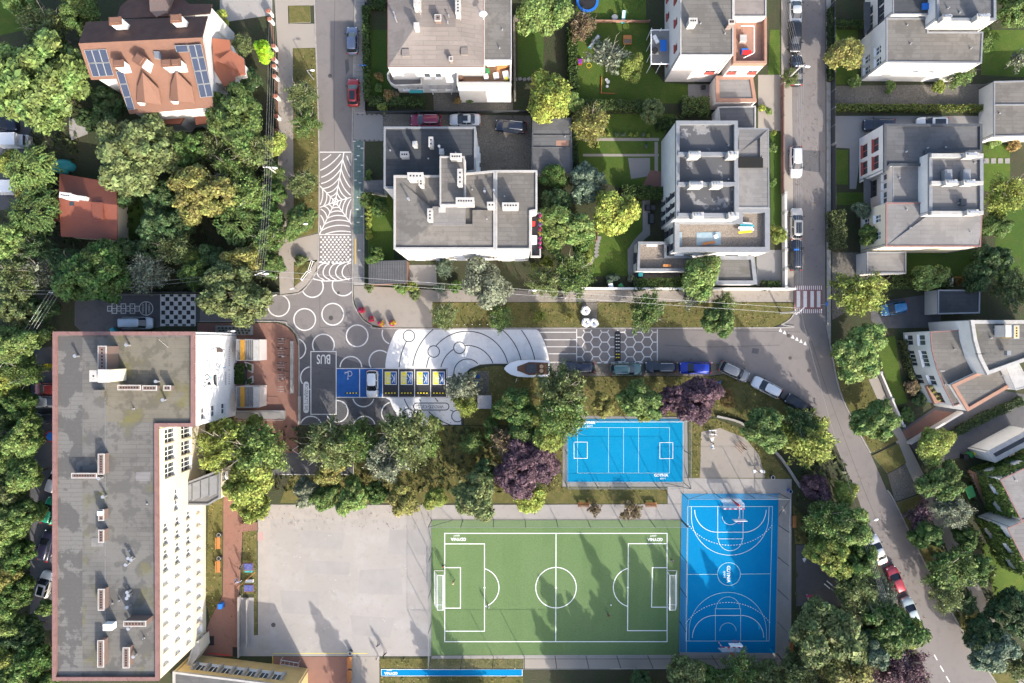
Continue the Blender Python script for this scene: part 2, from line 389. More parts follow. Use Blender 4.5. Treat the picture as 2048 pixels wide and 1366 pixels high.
slab_bed = raised('slab_footpath', [(711.5,-40),(733,-40),(732,230),(729,300),(729,571),(707,570),(706,300)], MT['kerb'], 0.06)
slab_mesh = {}
for nm in ('slab', 'green_slab'):
 slab_mesh[nm] = MB().box((0,0,0.03),(0.62,0.56,0.06)).build(nm,MT[nm],obj=False)
random.seed(3)
y = -30
row = 0
while y < 566:
 xl = 712 if y < 60 else (712 - 4.6 * min(1,(y - 60) / 240))
 for k in range(2 if y < 226 or y > 284 else 0):
  wpx = 8.9
  px = xl + 4.6 + k * wpx + (0.6 if y < 284 else 0.9)
  w = P(px,y)
  nm = 'green_slab' if 284 < y < 470 else 'slab'
  link('paving_slab', slab_mesh[nm], slab_bed, (w[0], w[1], 0.058 + random.uniform(-0.006,0.008)), random.uniform(-0.015,0.015))
 y += 8.1
 row += 1
hexm = MB().prism([(0.30 * math.cos(R(60 * i)),0.30 * math.sin(R(60 * i))) for i in range(6)], 0,0.07).build('hex_paver', MT['slab'], obj=False)
n = 0
yard = sheet('car_yard', [(733,228),(1062,231),(1064,342),(955,342),(955,262),(768,258),(766,280),(733,280)], MT['cobble'], 0.018)
hex_bed = sheet('paver_bed', [(708,228),(764,229),(764,283),(707,284)], MT['cobble'], 0.066)
for i in range(12):
 for j in range(9):
  px = 711 + i * 4.72; py = 232 + j * 5.5 + (2.75 if i % 2 else 0)
  if px < 764:
   w = P(px, py); link('hex_paver', hexm, hex_bed, (w[0], w[1], 0.05 + random.uniform(0,0.012)))
def stones(parent, spots, size, h, m, name='paving_stone'):
 me = MB().box((0,0,h / 2),(size[0],size[1],h)).build(name,m,obj=False)
 for (px,py,rz) in spots:
  w = P(px,py); link(name,me,parent,(w[0],w[1],0.02),R(rz))
LAWNS = [('lawn', 'lawn_deep', [(1035,48),(1088,48),(1086,155),(1036,155)]),('lawn', 'lawn', [(1152,-60),(1292,-60),(1292,43),(1152,43)]),
   ('lawn', 'lawn', [(1150,46),(1297,46),(1300,130),(1327,165),(1378,170),(1372,207),(1150,207)]),
   ('lawn', 'lawn', [(1150,228),(1350,228),(1326,277),(1322,335),(1320,400),(1250,380),(1160,345)]),
   ('lawn', 'lawn', [(1180,470),(1284,402),(1284,460),(1262,500),(1258,552),(1176,553)]),
   ('lawn', 'lawn', [(1962,60),(2120,60),(2120,158),(1962,150)]),('lawn', 'lawn', [(1966,290),(2020,290),(2020,400),(1966,380)]),
   ('lawn', 'lawn_deep', [(1990,370),(2120,370),(2120,570),(1990,560)]),('lawn', 'lawn_deep', [(1812,500),(1965,500),(1965,562),(1815,562)]),
   ('lawn', 'lawn', [(1750,676),(1790,672),(1802,760),(1815,805),(1790,812),(1768,745)]),('lawn', 'lawn', [(1960,1082),(2060,1130),(2080,1290),(1990,1200)]),
   ('lawn', 'lawn', [(736,360),(786,385),(788,520),(736,520)]),('lawn', 'lawn', [(1665,300),(1696,300),(1696,369),(1665,369)]),
   ('lawn', 'lawn', [(1664,170),(1664,60),(1715,60),(1715,168)]),('lawn', 'lawn', [(-40,-60),(60,-60),(50,60),(-40,80)]),
   ('lawn', 'lawn_deep', [(735,60),(775,60),(785,205),(735,210)]),('lawn', 'lawn', [(1668,385),(1740,385),(1740,410),(1668,410)]),
   ('lawn', 'lawn', [(1540,60),(1560,60),(1560,160),(1535,165)]),('lawn', 'lawn_deep', [(1540,265),(1561,265),(1561,455),(1542,455)]),
   ('lawn', 'lawn_deep', [(250,360),(350,380),(345,470),(250,480)]),('rough_grass', 'verge', [(418,985),(446,985),(444,1190),(420,1240),(412,1200)]),
   ('rough_grass', 'verge', [(486,1060),(514,1060),(514,1270),(508,1270),(508,1188),(485,1188)]),('rough_grass', 'verge', [(1080,860),(1126,850),(1125,974),(1334,976),(1334,1007),(1080,1007)]),
   ('rough_grass', 'verge', [(1378,838),(1432,838),(1485,858),(1530,890),(1582,957),(1400,957),(1379,957)]),('rough_grass', 'verge', [(760,1317),(1046,1317),(1046,1336),(760,1336)]),
   ('rough_grass', 'verge', [(760,1354),(1046,1354),(1046,1420),(760,1420)]),('rough_grass', 'verge', [(1585,1010),(1605,1030),(1640,1088),(1590,1088)]),
   ('rough_grass', 'verge', [(1108,753),(1420,753),(1450,750),(1500,766),(1600,822),(1640,860),(1560,850),(1440,832),(1120,832)]),('rough_grass', 'verge', [(930,755),(950,740),(985,732),(1000,732),(1108,753),(1100,850),(928,850)]),
   ('rough_grass', 'verge', [(700,852),(1000,852),(1040,1006),(560,1006),(600,900)])]
for i,(nm,mk,pts) in enumerate(LAWNS):
 sheet(nm,pts,MT[mk],0.012 + (i % 3) * 0.0015)
sheet('rear_patio', [(866,178),(1026,190),(1026,222),(868,226)], MT['cobble'], 0.02)
sheet('driveway', [(440,-60),(545,-60),(545,30),(440,46)], MT['concrete'], 0.02)
sheet('driveway', [(1662,172),(1986,168),(1986,222),(1662,208)], MT['cobble'], 0.02)
sheet('driveway', [(1664,232),(1965,232),(1965,270),(1770,260),(1722,290),(1712,378),(1699,378),(1699,297),(1664,295)], MT['slab'], 0.02)
sheet('driveway', [(1740,605),(1885,585),(1880,655),(1755,657),(1742,640)], MT['asphalt_dark'], 0.02)
sheet('driveway', [(1800,862),(1935,770),(2120,800),(2120,875),(1960,905),(1850,932)], MT['asphalt_dark'], 0.02)
sheet('driveway', [(1516,150),(1561,150),(1561,262),(1516,262)], MT['path'], 0.02)
sheet('driveway', [(1513,500),(1562,500),(1562,572),(1513,572)], MT['slab'], 0.02)
sheet('driveway', [(1664,505),(1735,505),(1735,600),(1664,640)], MT['cobble'], 0.018)
sheet('car_park', [(62,700),(118,690),(118,1260),(60,1260)], MT['asphalt_dark'], 0.02)
sheet('car_park', [(-60,215),(72,225),(62,300),(36,420),(-60,420)], MT['asphalt_dark'], 0.02)
sheet('garden_path', [(1255,500),(1268,480),(1285,462),(1285,400),(1300,398),(1300,470),(1275,490),(1266,515),(1268,552),(1256,552)], MT['slab'], 0.022)
sheet('garden_path', [(1166,276),(1318,276),(1318,282),(1166,282)], MT['path'], 0.022)
sheet('garden_path', [(1166,308),(1318,308),(1318,313),(1166,313)], MT['path'], 0.022)
sheet('garden_path', [(1309,284),(1316,284),(1316,345),(1309,345)], MT['path'], 0.0235)
sheet('garden_patio', [(1256,316),(1300,316),(1300,352),(1262,358)], MT['slab'], 0.023)
sheet('garden_patio', [(1376,169),(1420,169),(1420,200),(1376,200)], MT['slab'], 0.023)
sheet('garden_patio', [(815,530),(872,530),(874,572),(815,568)], MT['slab'], 0.023)
sheet('brick_patio', [(1260,548),(1360,540),(1360,560),(1262,566)], MT['cobble'], 0.023)
sheet('brick_patio', [(1300,340),(1330,345),(1328,375),(1285,372)], MT['redpave'], 0.026)
sheet('brick_terrace', [(1795,870),(1870,820),(1915,826),(1812,880)], MT['redpave'], 0.023)
sheet('rear_yard', [(138,236),(172,236),(176,268),(140,282)], MT['concrete'], 0.02)
sheet('entrance_plaza', [(395,646),(555,646),(573,653),(588,668),(596,692),(596,905),(545,905),(480,862),(466,832),(466,676),(395,676)], MT['redpave'], 0.03)
sheet('red_path', [(447,985),(482,1000),(486,1055),(478,1195),(478,1312),(395,1312),(420,1240),(446,1190)], MT['redpave'], 0.026)
sheet('red_path', [(546,1313),(700,1313),(705,1420),(546,1420)], MT['redpave'], 0.026)
school_yard = sheet('school_yard', [(516,1009),(862,1010),(862,1312),(478,1312),(478,1195),(508,1195),(508,1270),(516,1270)], MT['concrete'], 0.024)
sheet('yard_border', [(516.5,1010),(541,1040),(541,1300),(517,1300)], MT['concrete_b'], 0.0262)
sheet('yard_border', [(520,1010.5),(861,1010.5),(861,1038),(543,1038)], MT['concrete_b'], 0.0262)
for k_, q_ in enumerate(([(600,1060),(690,1066),(684,1100),(604,1094)], [(720,1140),(800,1136),(806,1190),(716,1186)], [(560,1180),(640,1184),(636,1230),(566,1226)], [(700,1230),(790,1236),(780,1275),(706,1270)], [(780,1060),(850,1058),(852,1110),(776,1108)], [(610,1120),(700,1124),(698,1150),(612,1146)])): sheet('repair_patch', q_, MT['concrete_c'], 0.0255, school_yard)
for q_ in ([(541,1040),(861,1040)], [(542,1041),(542,1305)], [(542,1130),(861,1133)], [(542,1220),(861,1222)], [(650,1041),(652,1305)], [(755,1041),(757,1305)]): MB().stroke(PP(q_),0.035,0.0272).build('joint', MT['kerb'], school_yard)
sheet('yard_path', [(862.5,1010),(1366,1008),(1366,1039),(862.5,1039)], MT['concrete'], 0.024)
sheet('yard_path', [(700.5,1312.5),(759,1312.5),(759,1420),(705,1420)], MT['path'], 0.026)
sheet('field_edge_path', [(862,1311),(1358,1308),(1358,1317),(862,1317)], MT['concrete'], 0.024)
sheet('south_path', [(1047,1318),(1582,1318),(1582,1337),(1047,1337)], MT['path'], 0.022)
sheet('court_surround', [(1366.5,956),(1583,958),(1582,1317),(1359,1317),(1362,1040),(1366.5,1030)], MT['concrete'], 0.026)
sheet('court_surround', [(1126,831),(1374,834),(1376,955),(1366,955),(1366,973),(1125,973)], MT['slab'], 0.02)
sheet('court_path', [(1335,973.5),(1366,973.5),(1366,1007.5),(1335,1007.5)], MT['concrete'], 0.02)
sheet('exercise_paving', [(1402,864),(1440,856),(1490,876),(1518,910),(1530,955.5),(1400,955.5)], MT['paving'], 0.022)
sheet('exercise_ground', [(1592,1090),(1640,1090),(1682,1150),(1692,1212),(1592,1212)], MT['asphalt_dark'], 0.022)
sheet('dark_recess', [(556,905),(706,905),(706,950),(540,950)], MT['asphalt_dark'], 0.022)  # flat sheet, dark colour stands in for the depth of a sunken recess
football = sheet('football_pitch', [(863,1040),(1361,1040),(1357,1309.5),(863,1310)], MT['turf'], 0.03)
small_court = sheet('volleyball_court', [(1133,838),(1367,838),(1365,964.5),(1132,964.5)], MT['court_cyan'], 0.03)
bball = sheet('basketball_court', [(1363.5,987),(1557,987),(1550,1306),(1357.5,1304)], MT['court_blue'], 0.034)
track = sheet('running_track', [(762,1338),(1045,1338),(1045,1352),(762,1352)], MT['court_blue'], 0.03)
# == PAINTED MARKINGS (flat print on the surfaces)
def lines(name,m,parent,z,segs,w):
 mb = MB()
 for i,s in enumerate(segs):
  closed = isinstance(s, tuple) and s[0] == 'loop'
  pts = s[1] if closed else s
  mb.stroke(PP(pts),w,z + (i % 4) * 0.0012,closed)
 return mb.build(name,m,parent)
def text(name,s,px,py,size,rot,m,parent,z,sx=1.0,h=0.0,shear=0.0,bold=0.0):
 cu = bpy.data.curves.new(name, 'FONT'); cu.body = s; cu.size = size; cu.align_x = 'CENTER'; cu.align_y = 'CENTER'; cu.shear = shear; cu.offset = bold
 cu.resolution_u = 3
 o = bpy.data.objects.new(name,cu); COL.objects.link(o)
 bpy.context.view_layer.update()
 me = bpy.data.meshes.new_from_object(o.evaluated_get(bpy.context.evaluated_depsgraph_get()))
 bpy.data.objects.remove(o,do_unlink=True); bpy.data.curves.remove(cu)
 me.materials.clear(); me.materials.append(m)
 w = P(px,py,h)
 return link(name,me,parent,(w[0],w[1],z),R(rot),(sx,1,1))
WP = MT['white_paint']; BPT = MT['black_paint']
px1 = 1 / S   # one photo pixel on the ground
wc = (670.7,403.7)
ends = [(688,305),(703,394.5),(703,448.5),(639.5,468),(640,415),(640,372)]
dirs = [Vector((e[0] - wc[0],e[1] - wc[1])).normalized() for e in ends]
webkeep = lambda p: 640 < p[0] < 703.3 and 305.5 < p[1] < 470
segs = [[wc,e] for e in ends]
for k,d in enumerate((7,15,25,37,50,64,80,98,118,140,165)):
 for i in range(6):
  a,b = dirs[i],dirs[(i + 1) % 6]
  da = d * (1.35 if i == 0 else 1.0); db = d * (1.35 if i == 5 else 1.0)
  p = Vector(wc) + a * da; q = Vector(wc) + b * db
  c = Vector(wc) + ((p + q) / 2 - Vector(wc)) * 0.72
  pts = [tuple(p * (1 - t) ** 2 + c * 2 * t * (1 - t) + q * t * t) for t in [j / 16 for j in range(17)]]
  segs += runs(pts,webkeep)
segs += [[(640,304.5),(704,304.5)]]
lines('painted_spider_web', WP, road, 0.028, segs, 2.0 * px1)
mb = MB()
for j in range(11):
 for i in range(9):
  x = 642.5 + i * 7.75 + (3.9 if j % 2 else 0); yy = 474.5 + j * 4.95
  if x < 702: mb.flat(PP(arc(x,yy,2.1,0,342,19)),0.028)
mb.build('painted_dots', WP, road)
lines('painted_line', WP, road, 0.028, [[(638,469.3),(702.5,469.3)]], 1.9 * px1)
segs = []
for k,x in enumerate((634.5,646.5,659,671.5,684.5)):
 segs.append(smooth_line([(x + 18,525.5),(x + 6,531),(x,543),(x + 3,553),(x + 14,560)],5))
segs += [smooth_line([(638,524),(655,526.5),(685,526),(702,521)],5),smooth_line([(626,557),(636,560),(650,562),(664,561.5),(680,561),(701,557)],5)]
lines('painted_scallops', WP, road, 0.028, segs, 2.0 * px1)
bus = (621,702,673,829)
def free(p):
 x,y = p
 if not poly_in(p,ROAD): return False
 if bus[0] < x < bus[2] and bus[1] < y < bus[3]: return False
 if 673 <= x < 895 and 736 < y < 796: return False
 if 606 < x < 618 and 763 < y < 827: return False
 if y < 562 and x < 702 and x > 630 and y < 560: return False
 return not in_planet(p)
for (cx,cy) in ((609.6,639),(665.7,628.5),(714.4,671.6),(647,690),(625,573),(686.5,570),(786,667),(760,722.5),(702,734.6),(590,698),(623,755),(674.5,822.5),(727,791.7),(785,826),(622,854),(729,854),(557.5,611)):
 c = arc(cx,cy,21.6,0,360,72)
 rr = runs(c,free)
 if rr: lines('painted_circle', WP, road, 0.029, rr, 2.3 * px1)
lines('painted_bus_box', WP, road, 0.032, [('loop', rect(622,703,672.5,828.5))], 1.7 * px1)
text('painted_bus_lettering', 'BUS', 647.5,717.5,1.95,180, WP, road, 0.033,0.62, bold=0.02)
def pill(x0,y0,x1,y1,n=8):
 if y1 - y0 > x1 - x0:
  r = (x1 - x0) / 2; return arc((x0 + x1) / 2,y0 + r,r,180,360,n) + arc((x0 + x1) / 2,y1 - r,r,0,180,n)
 r = (y1 - y0) / 2; return arc(x0 + r,(y0 + y1) / 2,r,90,270,n) + arc(x1 - r,(y0 + y1) / 2,r,-90,90,n)
MB().flat(PP(pill(607,763,618,826)),0.033).build('painted_pill', WP, road)
text('painted_lettering', 'ROZEJRZYJ SIĘ', 612.6,794.5,0.62,-90, BPT, road, 0.037,0.98)
lines('painted_line', WP, road, 0.033, [[(618,778.5),(622,778.5)]], 1.7 * px1)
MB().flat(PP(rect(673.5,737.5,719,794.5)),0.030).flat(PP(rect(720,737.5,765,794.5)),0.030).build('painted_blue_bays', MT['blue_paint'], road)
mb = MB()
for k in range(4): mb.flat(PP(rect(766.2 + 32 * k,738.5,796.6 + 32 * k,793.5)),0.0335)
mb.build('painted_black_bays', BPT, road)
lines('painted_bay_lines', WP, road, 0.0355, [[(673,737),(893.5,737)], [(673,794.6),(893.5,794.6)], [(719.5,738),(719.5,793.8)]] + [[(765.4 + 32 * k, 738),(765.4 + 32 * k, 793.8)] for k in range(5)], 1.5 * px1)
for k in range(4):
 x = 769.5 + 32 * k
 MB().flat(PP(rect(x, 743, x + 24,769.5)),0.0365).build('painted_sign_border', WP, road)
 MB().flat(PP(rect(x + 1.3,744.3, x + 12,768.2)),0.0385).build('painted_yellow_panel', MT['yellow_paint'], road)
 MB().flat(PP(rect(x + 12,744.3, x + 22.7,768.2)),0.0390).build('painted_blue_panel', MT['blue_paint'], road)
 text('painted_letter', 'K', x + 17.6,756,1.75,180, WP, road, 0.042,0.55)
 text('painted_letter', 'R', x + 6.2,756,1.75,180, WP, road, 0.042,0.55)
 text('painted_letter', '+', x + 12,756,0.8,180, WP, road, 0.043,0.7)
wx,wy = 699,747.5
lines('painted_wheelchair', WP, road, 0.036, [arc(wx, wy, 5.2,-170,90,24), [(wx - 2.5, wy - 3.0),(wx - 9, wy - 3)], [(wx - 9, wy - 3),(wx - 8.5, wy + 0.8)], [(wx - 2.2, wy - 3),(wx - 3, wy + 8.5)], [(wx - 3, wy + 4.5),(wx + 1.5, wy + 4.5)], arc(wx - 3, wy + 10.2,0.9,0,360,10)], 1.1 * px1)
pl = []
top = [p for p in arc(PC[0],PC[1],165,180,360,60) if p[1] > 659 and p[1] < 728.5]
left = [p for p in top if p[0] < PC[0]]; right = [p for p in top if p[0] > PC[0]]
pl_top = [left[0]] + left + [(left[-1][0] + 5,659),(right[0][0] - 5,659)] + right + [(right[-1][0],727),(985,727),(960,729),(940,737),(925,751),(895,751),(895,736),(771,736)]
pl_bot = [(771,796)] + [p for p in arc(PC[0],PC[1],165,162,120,30) if p[1] > 796 and p[1] < 849] + [(808,849),(922,849),(922,796)]
MB().flat(PP(pl_top),0.0285).build('painted_planet_board', MT['planet_paint'], road)
MB().flat(PP(pl_bot),0.0285).build('painted_planet_board', MT['planet_paint'], road)
MB().flat(PP(rect(895,751.5,923,795.5)),0.0285).build('painted_planet_board', MT['planet_paint'], road)
planets = [(818,672),(867.5,703),(919,695.5),(816.5,829),(915,832)]
def pk(p):
 if not in_planet(p): return False
 if p[1] > 735.5 and p[1] < 796 and p[0] < 896: return False
 if 826 < p[0] < 899 and 805.5 < p[1] < 820.5: return False
 return all((p[0] - a) ** 2 + (p[1] - b) ** 2 > 11.4 ** 2 for a,b in planets)
segs = []
for r_ in (137,110,82.5,54,27): segs += runs(arc(PC[0],PC[1],r_,90,450,160),pk)
segs += [s for a,b in planets for s in runs(arc(a,b,11.5,0,360,40),in_planet)]
segs.append(('loop', pill(827,806,898,820)))
lines('painted_orbits', BPT, road, 0.0325, segs, 1.8 * px1)
text('painted_lettering', 'WIDZĘ CIĘ!', 862.5,813.2,0.60,180, BPT, road, 0.034,1.12)
lines('painted_stripes', WP, road, 0.028, [[(935 + math.sqrt(165 ** 2 - (yy - 745) ** 2) + 1, yy),(1152, yy)] for yy in (664.5,679.5,693.5,707.5,724.5)] + [[(1153.3,658.5),(1153.3,726)]], 1.6 * px1)
sd = 11.35; hh = 19.6; segs = []
inhex = lambda p: 1154 < p[0] < 1314 and 659 < p[1] < 725
for i in range(-1,11):
 for j in range(-1,5):
  cx = 1158 + i * 17.02; cy = 664.5 + j * hh + (hh / 2 if i % 2 else 0)
  v = [(cx + sd * math.cos(R(60 * k)),cy + hh / 2 / math.sin(R(60)) * math.sin(R(60 * k))) for k in range(6)]
  for k in (0,1,2):
   a,b = v[k],v[k + 1]
   segs += runs([(a[0] + (b[0] - a[0]) * t / 6,a[1] + (b[1] - a[1]) * t / 6) for t in range(7)],inhex)
segs += [[(1314.5,658.5),(1314.5,726)]]
lines('painted_honeycomb', WP, road, 0.028, segs, 1.9 * px1)
lines('painted_dashes', WP, road, 0.031, [[(x, 725.6),(x + 7.5,725.6)] for x in range(1166,1424,14)], 2.2 * px1)
MB().flat(PP(rect(320.8,588.3,391.6,652)),0.028).build('painted_chess_board', WP, road)
mb = MB()
for j in range(8):
 for i in range(8):
  if (i + j) % 2: continue
  x0 = 323 + i * 8.4; y0 = 584.6 + 9.0 * j + 0.6
  y0c = max(y0,588.6); y1c = min(y0 + 8.0,651.6)
  if (j % 2 == 0) == (i % 2 == 0):
   xx = x0 + (8.4 if False else 0)
   mb.flat(PP(rect(xx,y0c,xx + 7.6,y1c)),0.032)
mb.build('painted_chess_squares', BPT, road)
def hs(x0, y0, x1, y1): return ('loop', rect(190 + x0 / 9.31,580 + y0 / 9.31,190 + x1 / 9.31,580 + y1 / 9.31))
segs = [hs(238,302,315,392),hs(322,258,408,345),hs(322,345,408,434),hs(415,302,488,392),hs(490,258,575,345),hs(490,345,575,434),hs(582,302,655,392),hs(658,258,744,345),hs(658,345,744,434),hs(750,302,826,392)]
segs += [('loop', arc(292.6,617,13.6,0,351,39)), [(292.6,603.5),(292.6,630.5)]]
lines('painted_hopscotch', WP, road, 0.030, segs, 1.5 * px1)
for k,(x,yy) in enumerate(((276,347),(365,388),(365,300),(450,347),(533,388),(533,300),(618,347),(700,388),(700,300),(787,347))):
 text('painted_number', str(k + 1),190 + x / 9.31,580 + yy / 9.31,0.38,90, WP, road, 0.034)
text('painted_lettering', 'PIEKŁO', 286.5,617,0.42,90, WP, road, 0.034)
text('painted_lettering', 'NIEBO', 298.5,617,0.42,-90, WP, road, 0.034)
lines('painted_wheel', WP, road, 0.030, [('loop', arc(429,612,13.6,0,351,39)), [(415,612),(443,612)], [(420,602),(438,622)], [(420,622),(438,602)]], 1.5 * px1)
lines('painted_flower', WP, road, 0.030, [smooth_line([(516,592),(512,612),(514,634)], 6), smooth_line([(497,628),(508,617),(512,612),(508,606)], 6), smooth_line([(530,633),(526,622),(515,614)], 6), smooth_line([(518,590),(514,600),(512,612)], 6)], 1.8 * px1)
MB().flat(PP([(1588.5,571),(1645,571),(1645,627),(1588.5,627)]),0.029).build('painted_red_crossing', MT['red_paint'], road)
mb = MB()
for x in (1593,1606.5,1620.5,1633.5): mb.flat(PP(rect(x,582,x + 7,614.5)),0.033)
for k in range(14):
 for yy in (571.5,618.5): mb.flat(PP(rect(1589.5 + k * 4.0,yy,1591.4 + k * 4.0,yy + 8)),0.033)
mb.build('painted_crossing_bars', WP, road)
mb = MB()
for k in range(7):
 x = 1561 + k * 8.2; yy = 661 + k * 4.4
 mb.flat(PP([(x,yy - 5),(x + 3,yy + 3.5),(x - 4,yy + 2)]),0.029)
mb.build('painted_give_way_teeth', WP, road)
lines('painted_lane_dashes', WP, road, 0.029, [[(1868,1309),(1874,1320)], [(1880,1331),(1887,1343)], [(1892,1352),(1899,1364)]], 2.2 * px1)
lines('painted_lane_dashes', MT['yellow_paint'], school_yard, 0.030, [[(545.5,1310.5),(546,1334)], [(546,1306.5),(735,1306.5)]], 0.9 * px1)
mb = MB()
for x,yy in ((706,282),(715,292),(722,296),(714,311),(709,318),(722,330),(716,342),(708,360),(718,365),(723,384),(714,394),(720,402),(712,418),(722,432),(714,444),(716,500)):
 mb.flat(PP(rect(x,yy,x + 5.5,yy + 2)),0.128)
mb.build('painted_dashes', WP, slab_bed)
mb = MB().flat(PP(rect(710,478,713,528)),0.128)
mb.build('tactile_strip', mat('tactile_yellow', (0.42,0.30,0.09)), slab_bed)
mm = mat('cast_iron', (0.05,0.045,0.042), [('cells', 14,(0.1,0.09,0.085),0.1,0.3,0.7)], metal=0.4, rough=0.6)
for (x,yy,r_) in ((662,636,4.5),(547,1249.5,4.5),(1577,671,4),(1618,741,4),(660,152,4),(752,826,3),(1580,716,3.6),(677,586,3)):
 w = P(x,yy); mb = MB(); mb.cyl((0,0),r_ * px1,0,0.012,20); mb.cyl((0,0),r_ * px1 * 0.7,0.012,0.02,16)
 o = mb.build('manhole_cover', mm, road if yy != 1249.5 else school_yard); o.location = (w[0], w[1], 0.028)
# --- football lines
fl = MT['court_line']
segs = [('loop', rect(889.5,1066.5,1334,1283)), [(1112,1067),(1111.5,1282.5)], ('loop', arc(1112,1175,40.5,0,354,60)), [(890,1087.5),(969,1087.5),(969,1262),(890,1262)], [(890,1135),(921,1135),(921,1216),(890,1216)],
  [(1334,1087),(1256.5,1087),(1255,1261),(1333,1261)],[(1334,1135),(1304.5,1135),(1303,1214),(1333,1214)],[p for p in arc(958.6,1175,39.4,-74.5,74.5,30)],[p for p in arc(1266,1174.5,39.4,106,254,30)]]
lines('pitch_lines', fl, football, 0.036, segs, 1.5 * px1)
mb = MB()
for x,yy in ((1112,1175),(969,1175),(1255.5,1174.5)): mb.flat(PP(arc(x,yy,2.0,0,340,17)),0.043)
mb.build('pitch_spots', fl, football)
def gdynia(px,py,rot,size,parent,z,m=None):
 m = m or MT['court_line']; size *= 0.86
 a = R(rot); sp = size * 0.78 * S
 text('painted_lettering', 'GDYNIA', px, py, size, rot, m, parent, z, 0.95, bold=0.015)
 text('painted_script', 'sport', px + math.sin(a) * sp + math.cos(a) * size * 5, py + math.cos(a) * sp, size * 0.75, rot, m, parent, z, 0.9, shear=0.35)
gdynia(917,1078,180,0.72,football,0.037); gdynia(1310,1078.5,180,0.72,football,0.037)
# --- volleyball court
segs = [('loop', rect(1155,855,1339,946)), [(1217,855.5),(1217,945.5)], [(1247,855.5),(1247,945.5)], [(1277,855.5),(1277,945.5)]]
lines('court_lines', MT['court_line_soft'], small_court, 0.036, segs, 0.55 * px1)
lines('court_boxes', fl, small_court, 0.043, [('loop', rect(1148,884,1174.5,916.5)),('loop', rect(1319.5,885,1345.5,917))], 0.9 * px1)
lines('court_border', fl, small_court, 0.043, [('loop', rect(1133.6,844,1366,964))], 0.5 * px1)
gdynia(1176,845.5,0,0.66,small_court,0.04); gdynia(1322,950.5,0,0.66,small_court,0.04)
# --- basketball court
q = lambda x,yy: (1300 + x / 3.364,960 + yy / 3.364)
segs_t = [[q(252,178), q(823,178)], [q(823,178), q(800,1082)], [q(800,1082), q(240,1082)], [q(240,1082), q(252,178)], [q(246,634), q(452,634)], [q(608,632), q(810,630)], ('loop', [q(*p) for p in arc(530,632,77,0,354,50)])]
def half(top):
 f = (lambda x,yy: q(x,yy)) if top else (lambda x,yy: q(x - 16,1082 - (yy - 178)))
 a = [[f(*p) for p in [(278,178),(278,245)] + arc(538,245,260,180,0,40) + [(798,245),(800,178)]]]
 a += [[f(455,178),f(455,395),f(625,395),f(625,178)],[f(*p) for p in arc(540,395,80,180,0,24)],[f(*p) for p in arc(540,245,55,180,0,18)]]
 b = [[f(*p) for p in arc(450,200,150,180,90,20) + arc(630,200,150,90,0,20)]]
 dash = [f(*p) for p in arc(540,150,330,150,30,72,288)]
 return a,b,[dash[i:i + 2] for i in range(0,72,2)]
for tp in (True,False):
 a,b,c = half(tp)
 lines('court_lines', MT['court_line_soft'] if not tp else fl, bball, 0.040, a, 0.75 * px1)
 lines('court_lines', fl, bball, 0.047, b, 0.95 * px1)
 lines('court_dashes', fl, bball, 0.053, c, 0.95 * px1)
lines('court_lines', MT['court_line_soft'], bball, 0.040, segs_t, 0.85 * px1)
gdynia(1456.5,1148,-90,0.8,bball,0.041)
# --- running track
lines('track_border', fl, track, 0.036, [('loop', rect(762.6,1338.4,1044.5,1351.6))], 0.8 * px1)
gdynia(782,1346,180,0.62,track,0.037)
lines('recess_outline', WP, None, 0.03, [[(707,905),(707,949),(560,949)], ('loop', [(585,900),(597,892),(606,900),(597,908)])], 1.0 * px1)['kind'] = 'structure'
mb = MB(); random.seed(8)
for k in range(26):
 x = random.uniform(560,840); yy = random.uniform(1030,1290)
 for j in range(random.randint(1,4)):
  a = x + random.uniform(-6,6); b = yy + random.uniform(-5,5); w_ = random.uniform(0.6,3); h_ = random.uniform(0.5,2)
  mb.flat(PP([(a,b),(a + w_,b + random.uniform(-1,1)),(a + w_ * 0.8,b + h_),(a - 0.5,b + h_ * 0.8)]),0.028 + 0.0005 * (k % 4) + 0.0001 * j)
mb.build('chalk_marks', mat('chalk', (0.36,0.345,0.32)), school_yard)
mb = MB().flat(PP(rect(515.5,1064,527,1081)),0.030).build('painted_patch', mat('faded_red_paint', (0.33,0.22,0.21)), school_yard)
seam = mat('tar_seam', (0.06,0.058,0.058))
for sg in ([(1600,628),(1625,690),(1650,770),(1690,880),(1730,985),(1762,1060)],[(640,655),(640,590)],[(672,470),(690,520),(704,560)],[(598,722),(640,735),(672,738)],[(640,655),(705,652)],[(670,0),(668,140),(669,300)],[(1330,690),(1420,694),(1560,690)],[(1310,659),(1600,664)]):
 MB().stroke(PP(smooth_line(sg, 5)),0.05,0.0262).build('tar_seam', seam, road)
for k, q4 in enumerate(([(1505,696),(1518,698),(1516,708),(1503,706)], [(735,128),(738,125),(740,150),(736,152)], [(690,120),(697,118),(699,140),(692,150)], [(1600,300),(1640,302),(1640,345),(1601,340)])): MB().flat(PP(q4),0.0265).build('asphalt_patch', MT['asphalt_dark'], road)
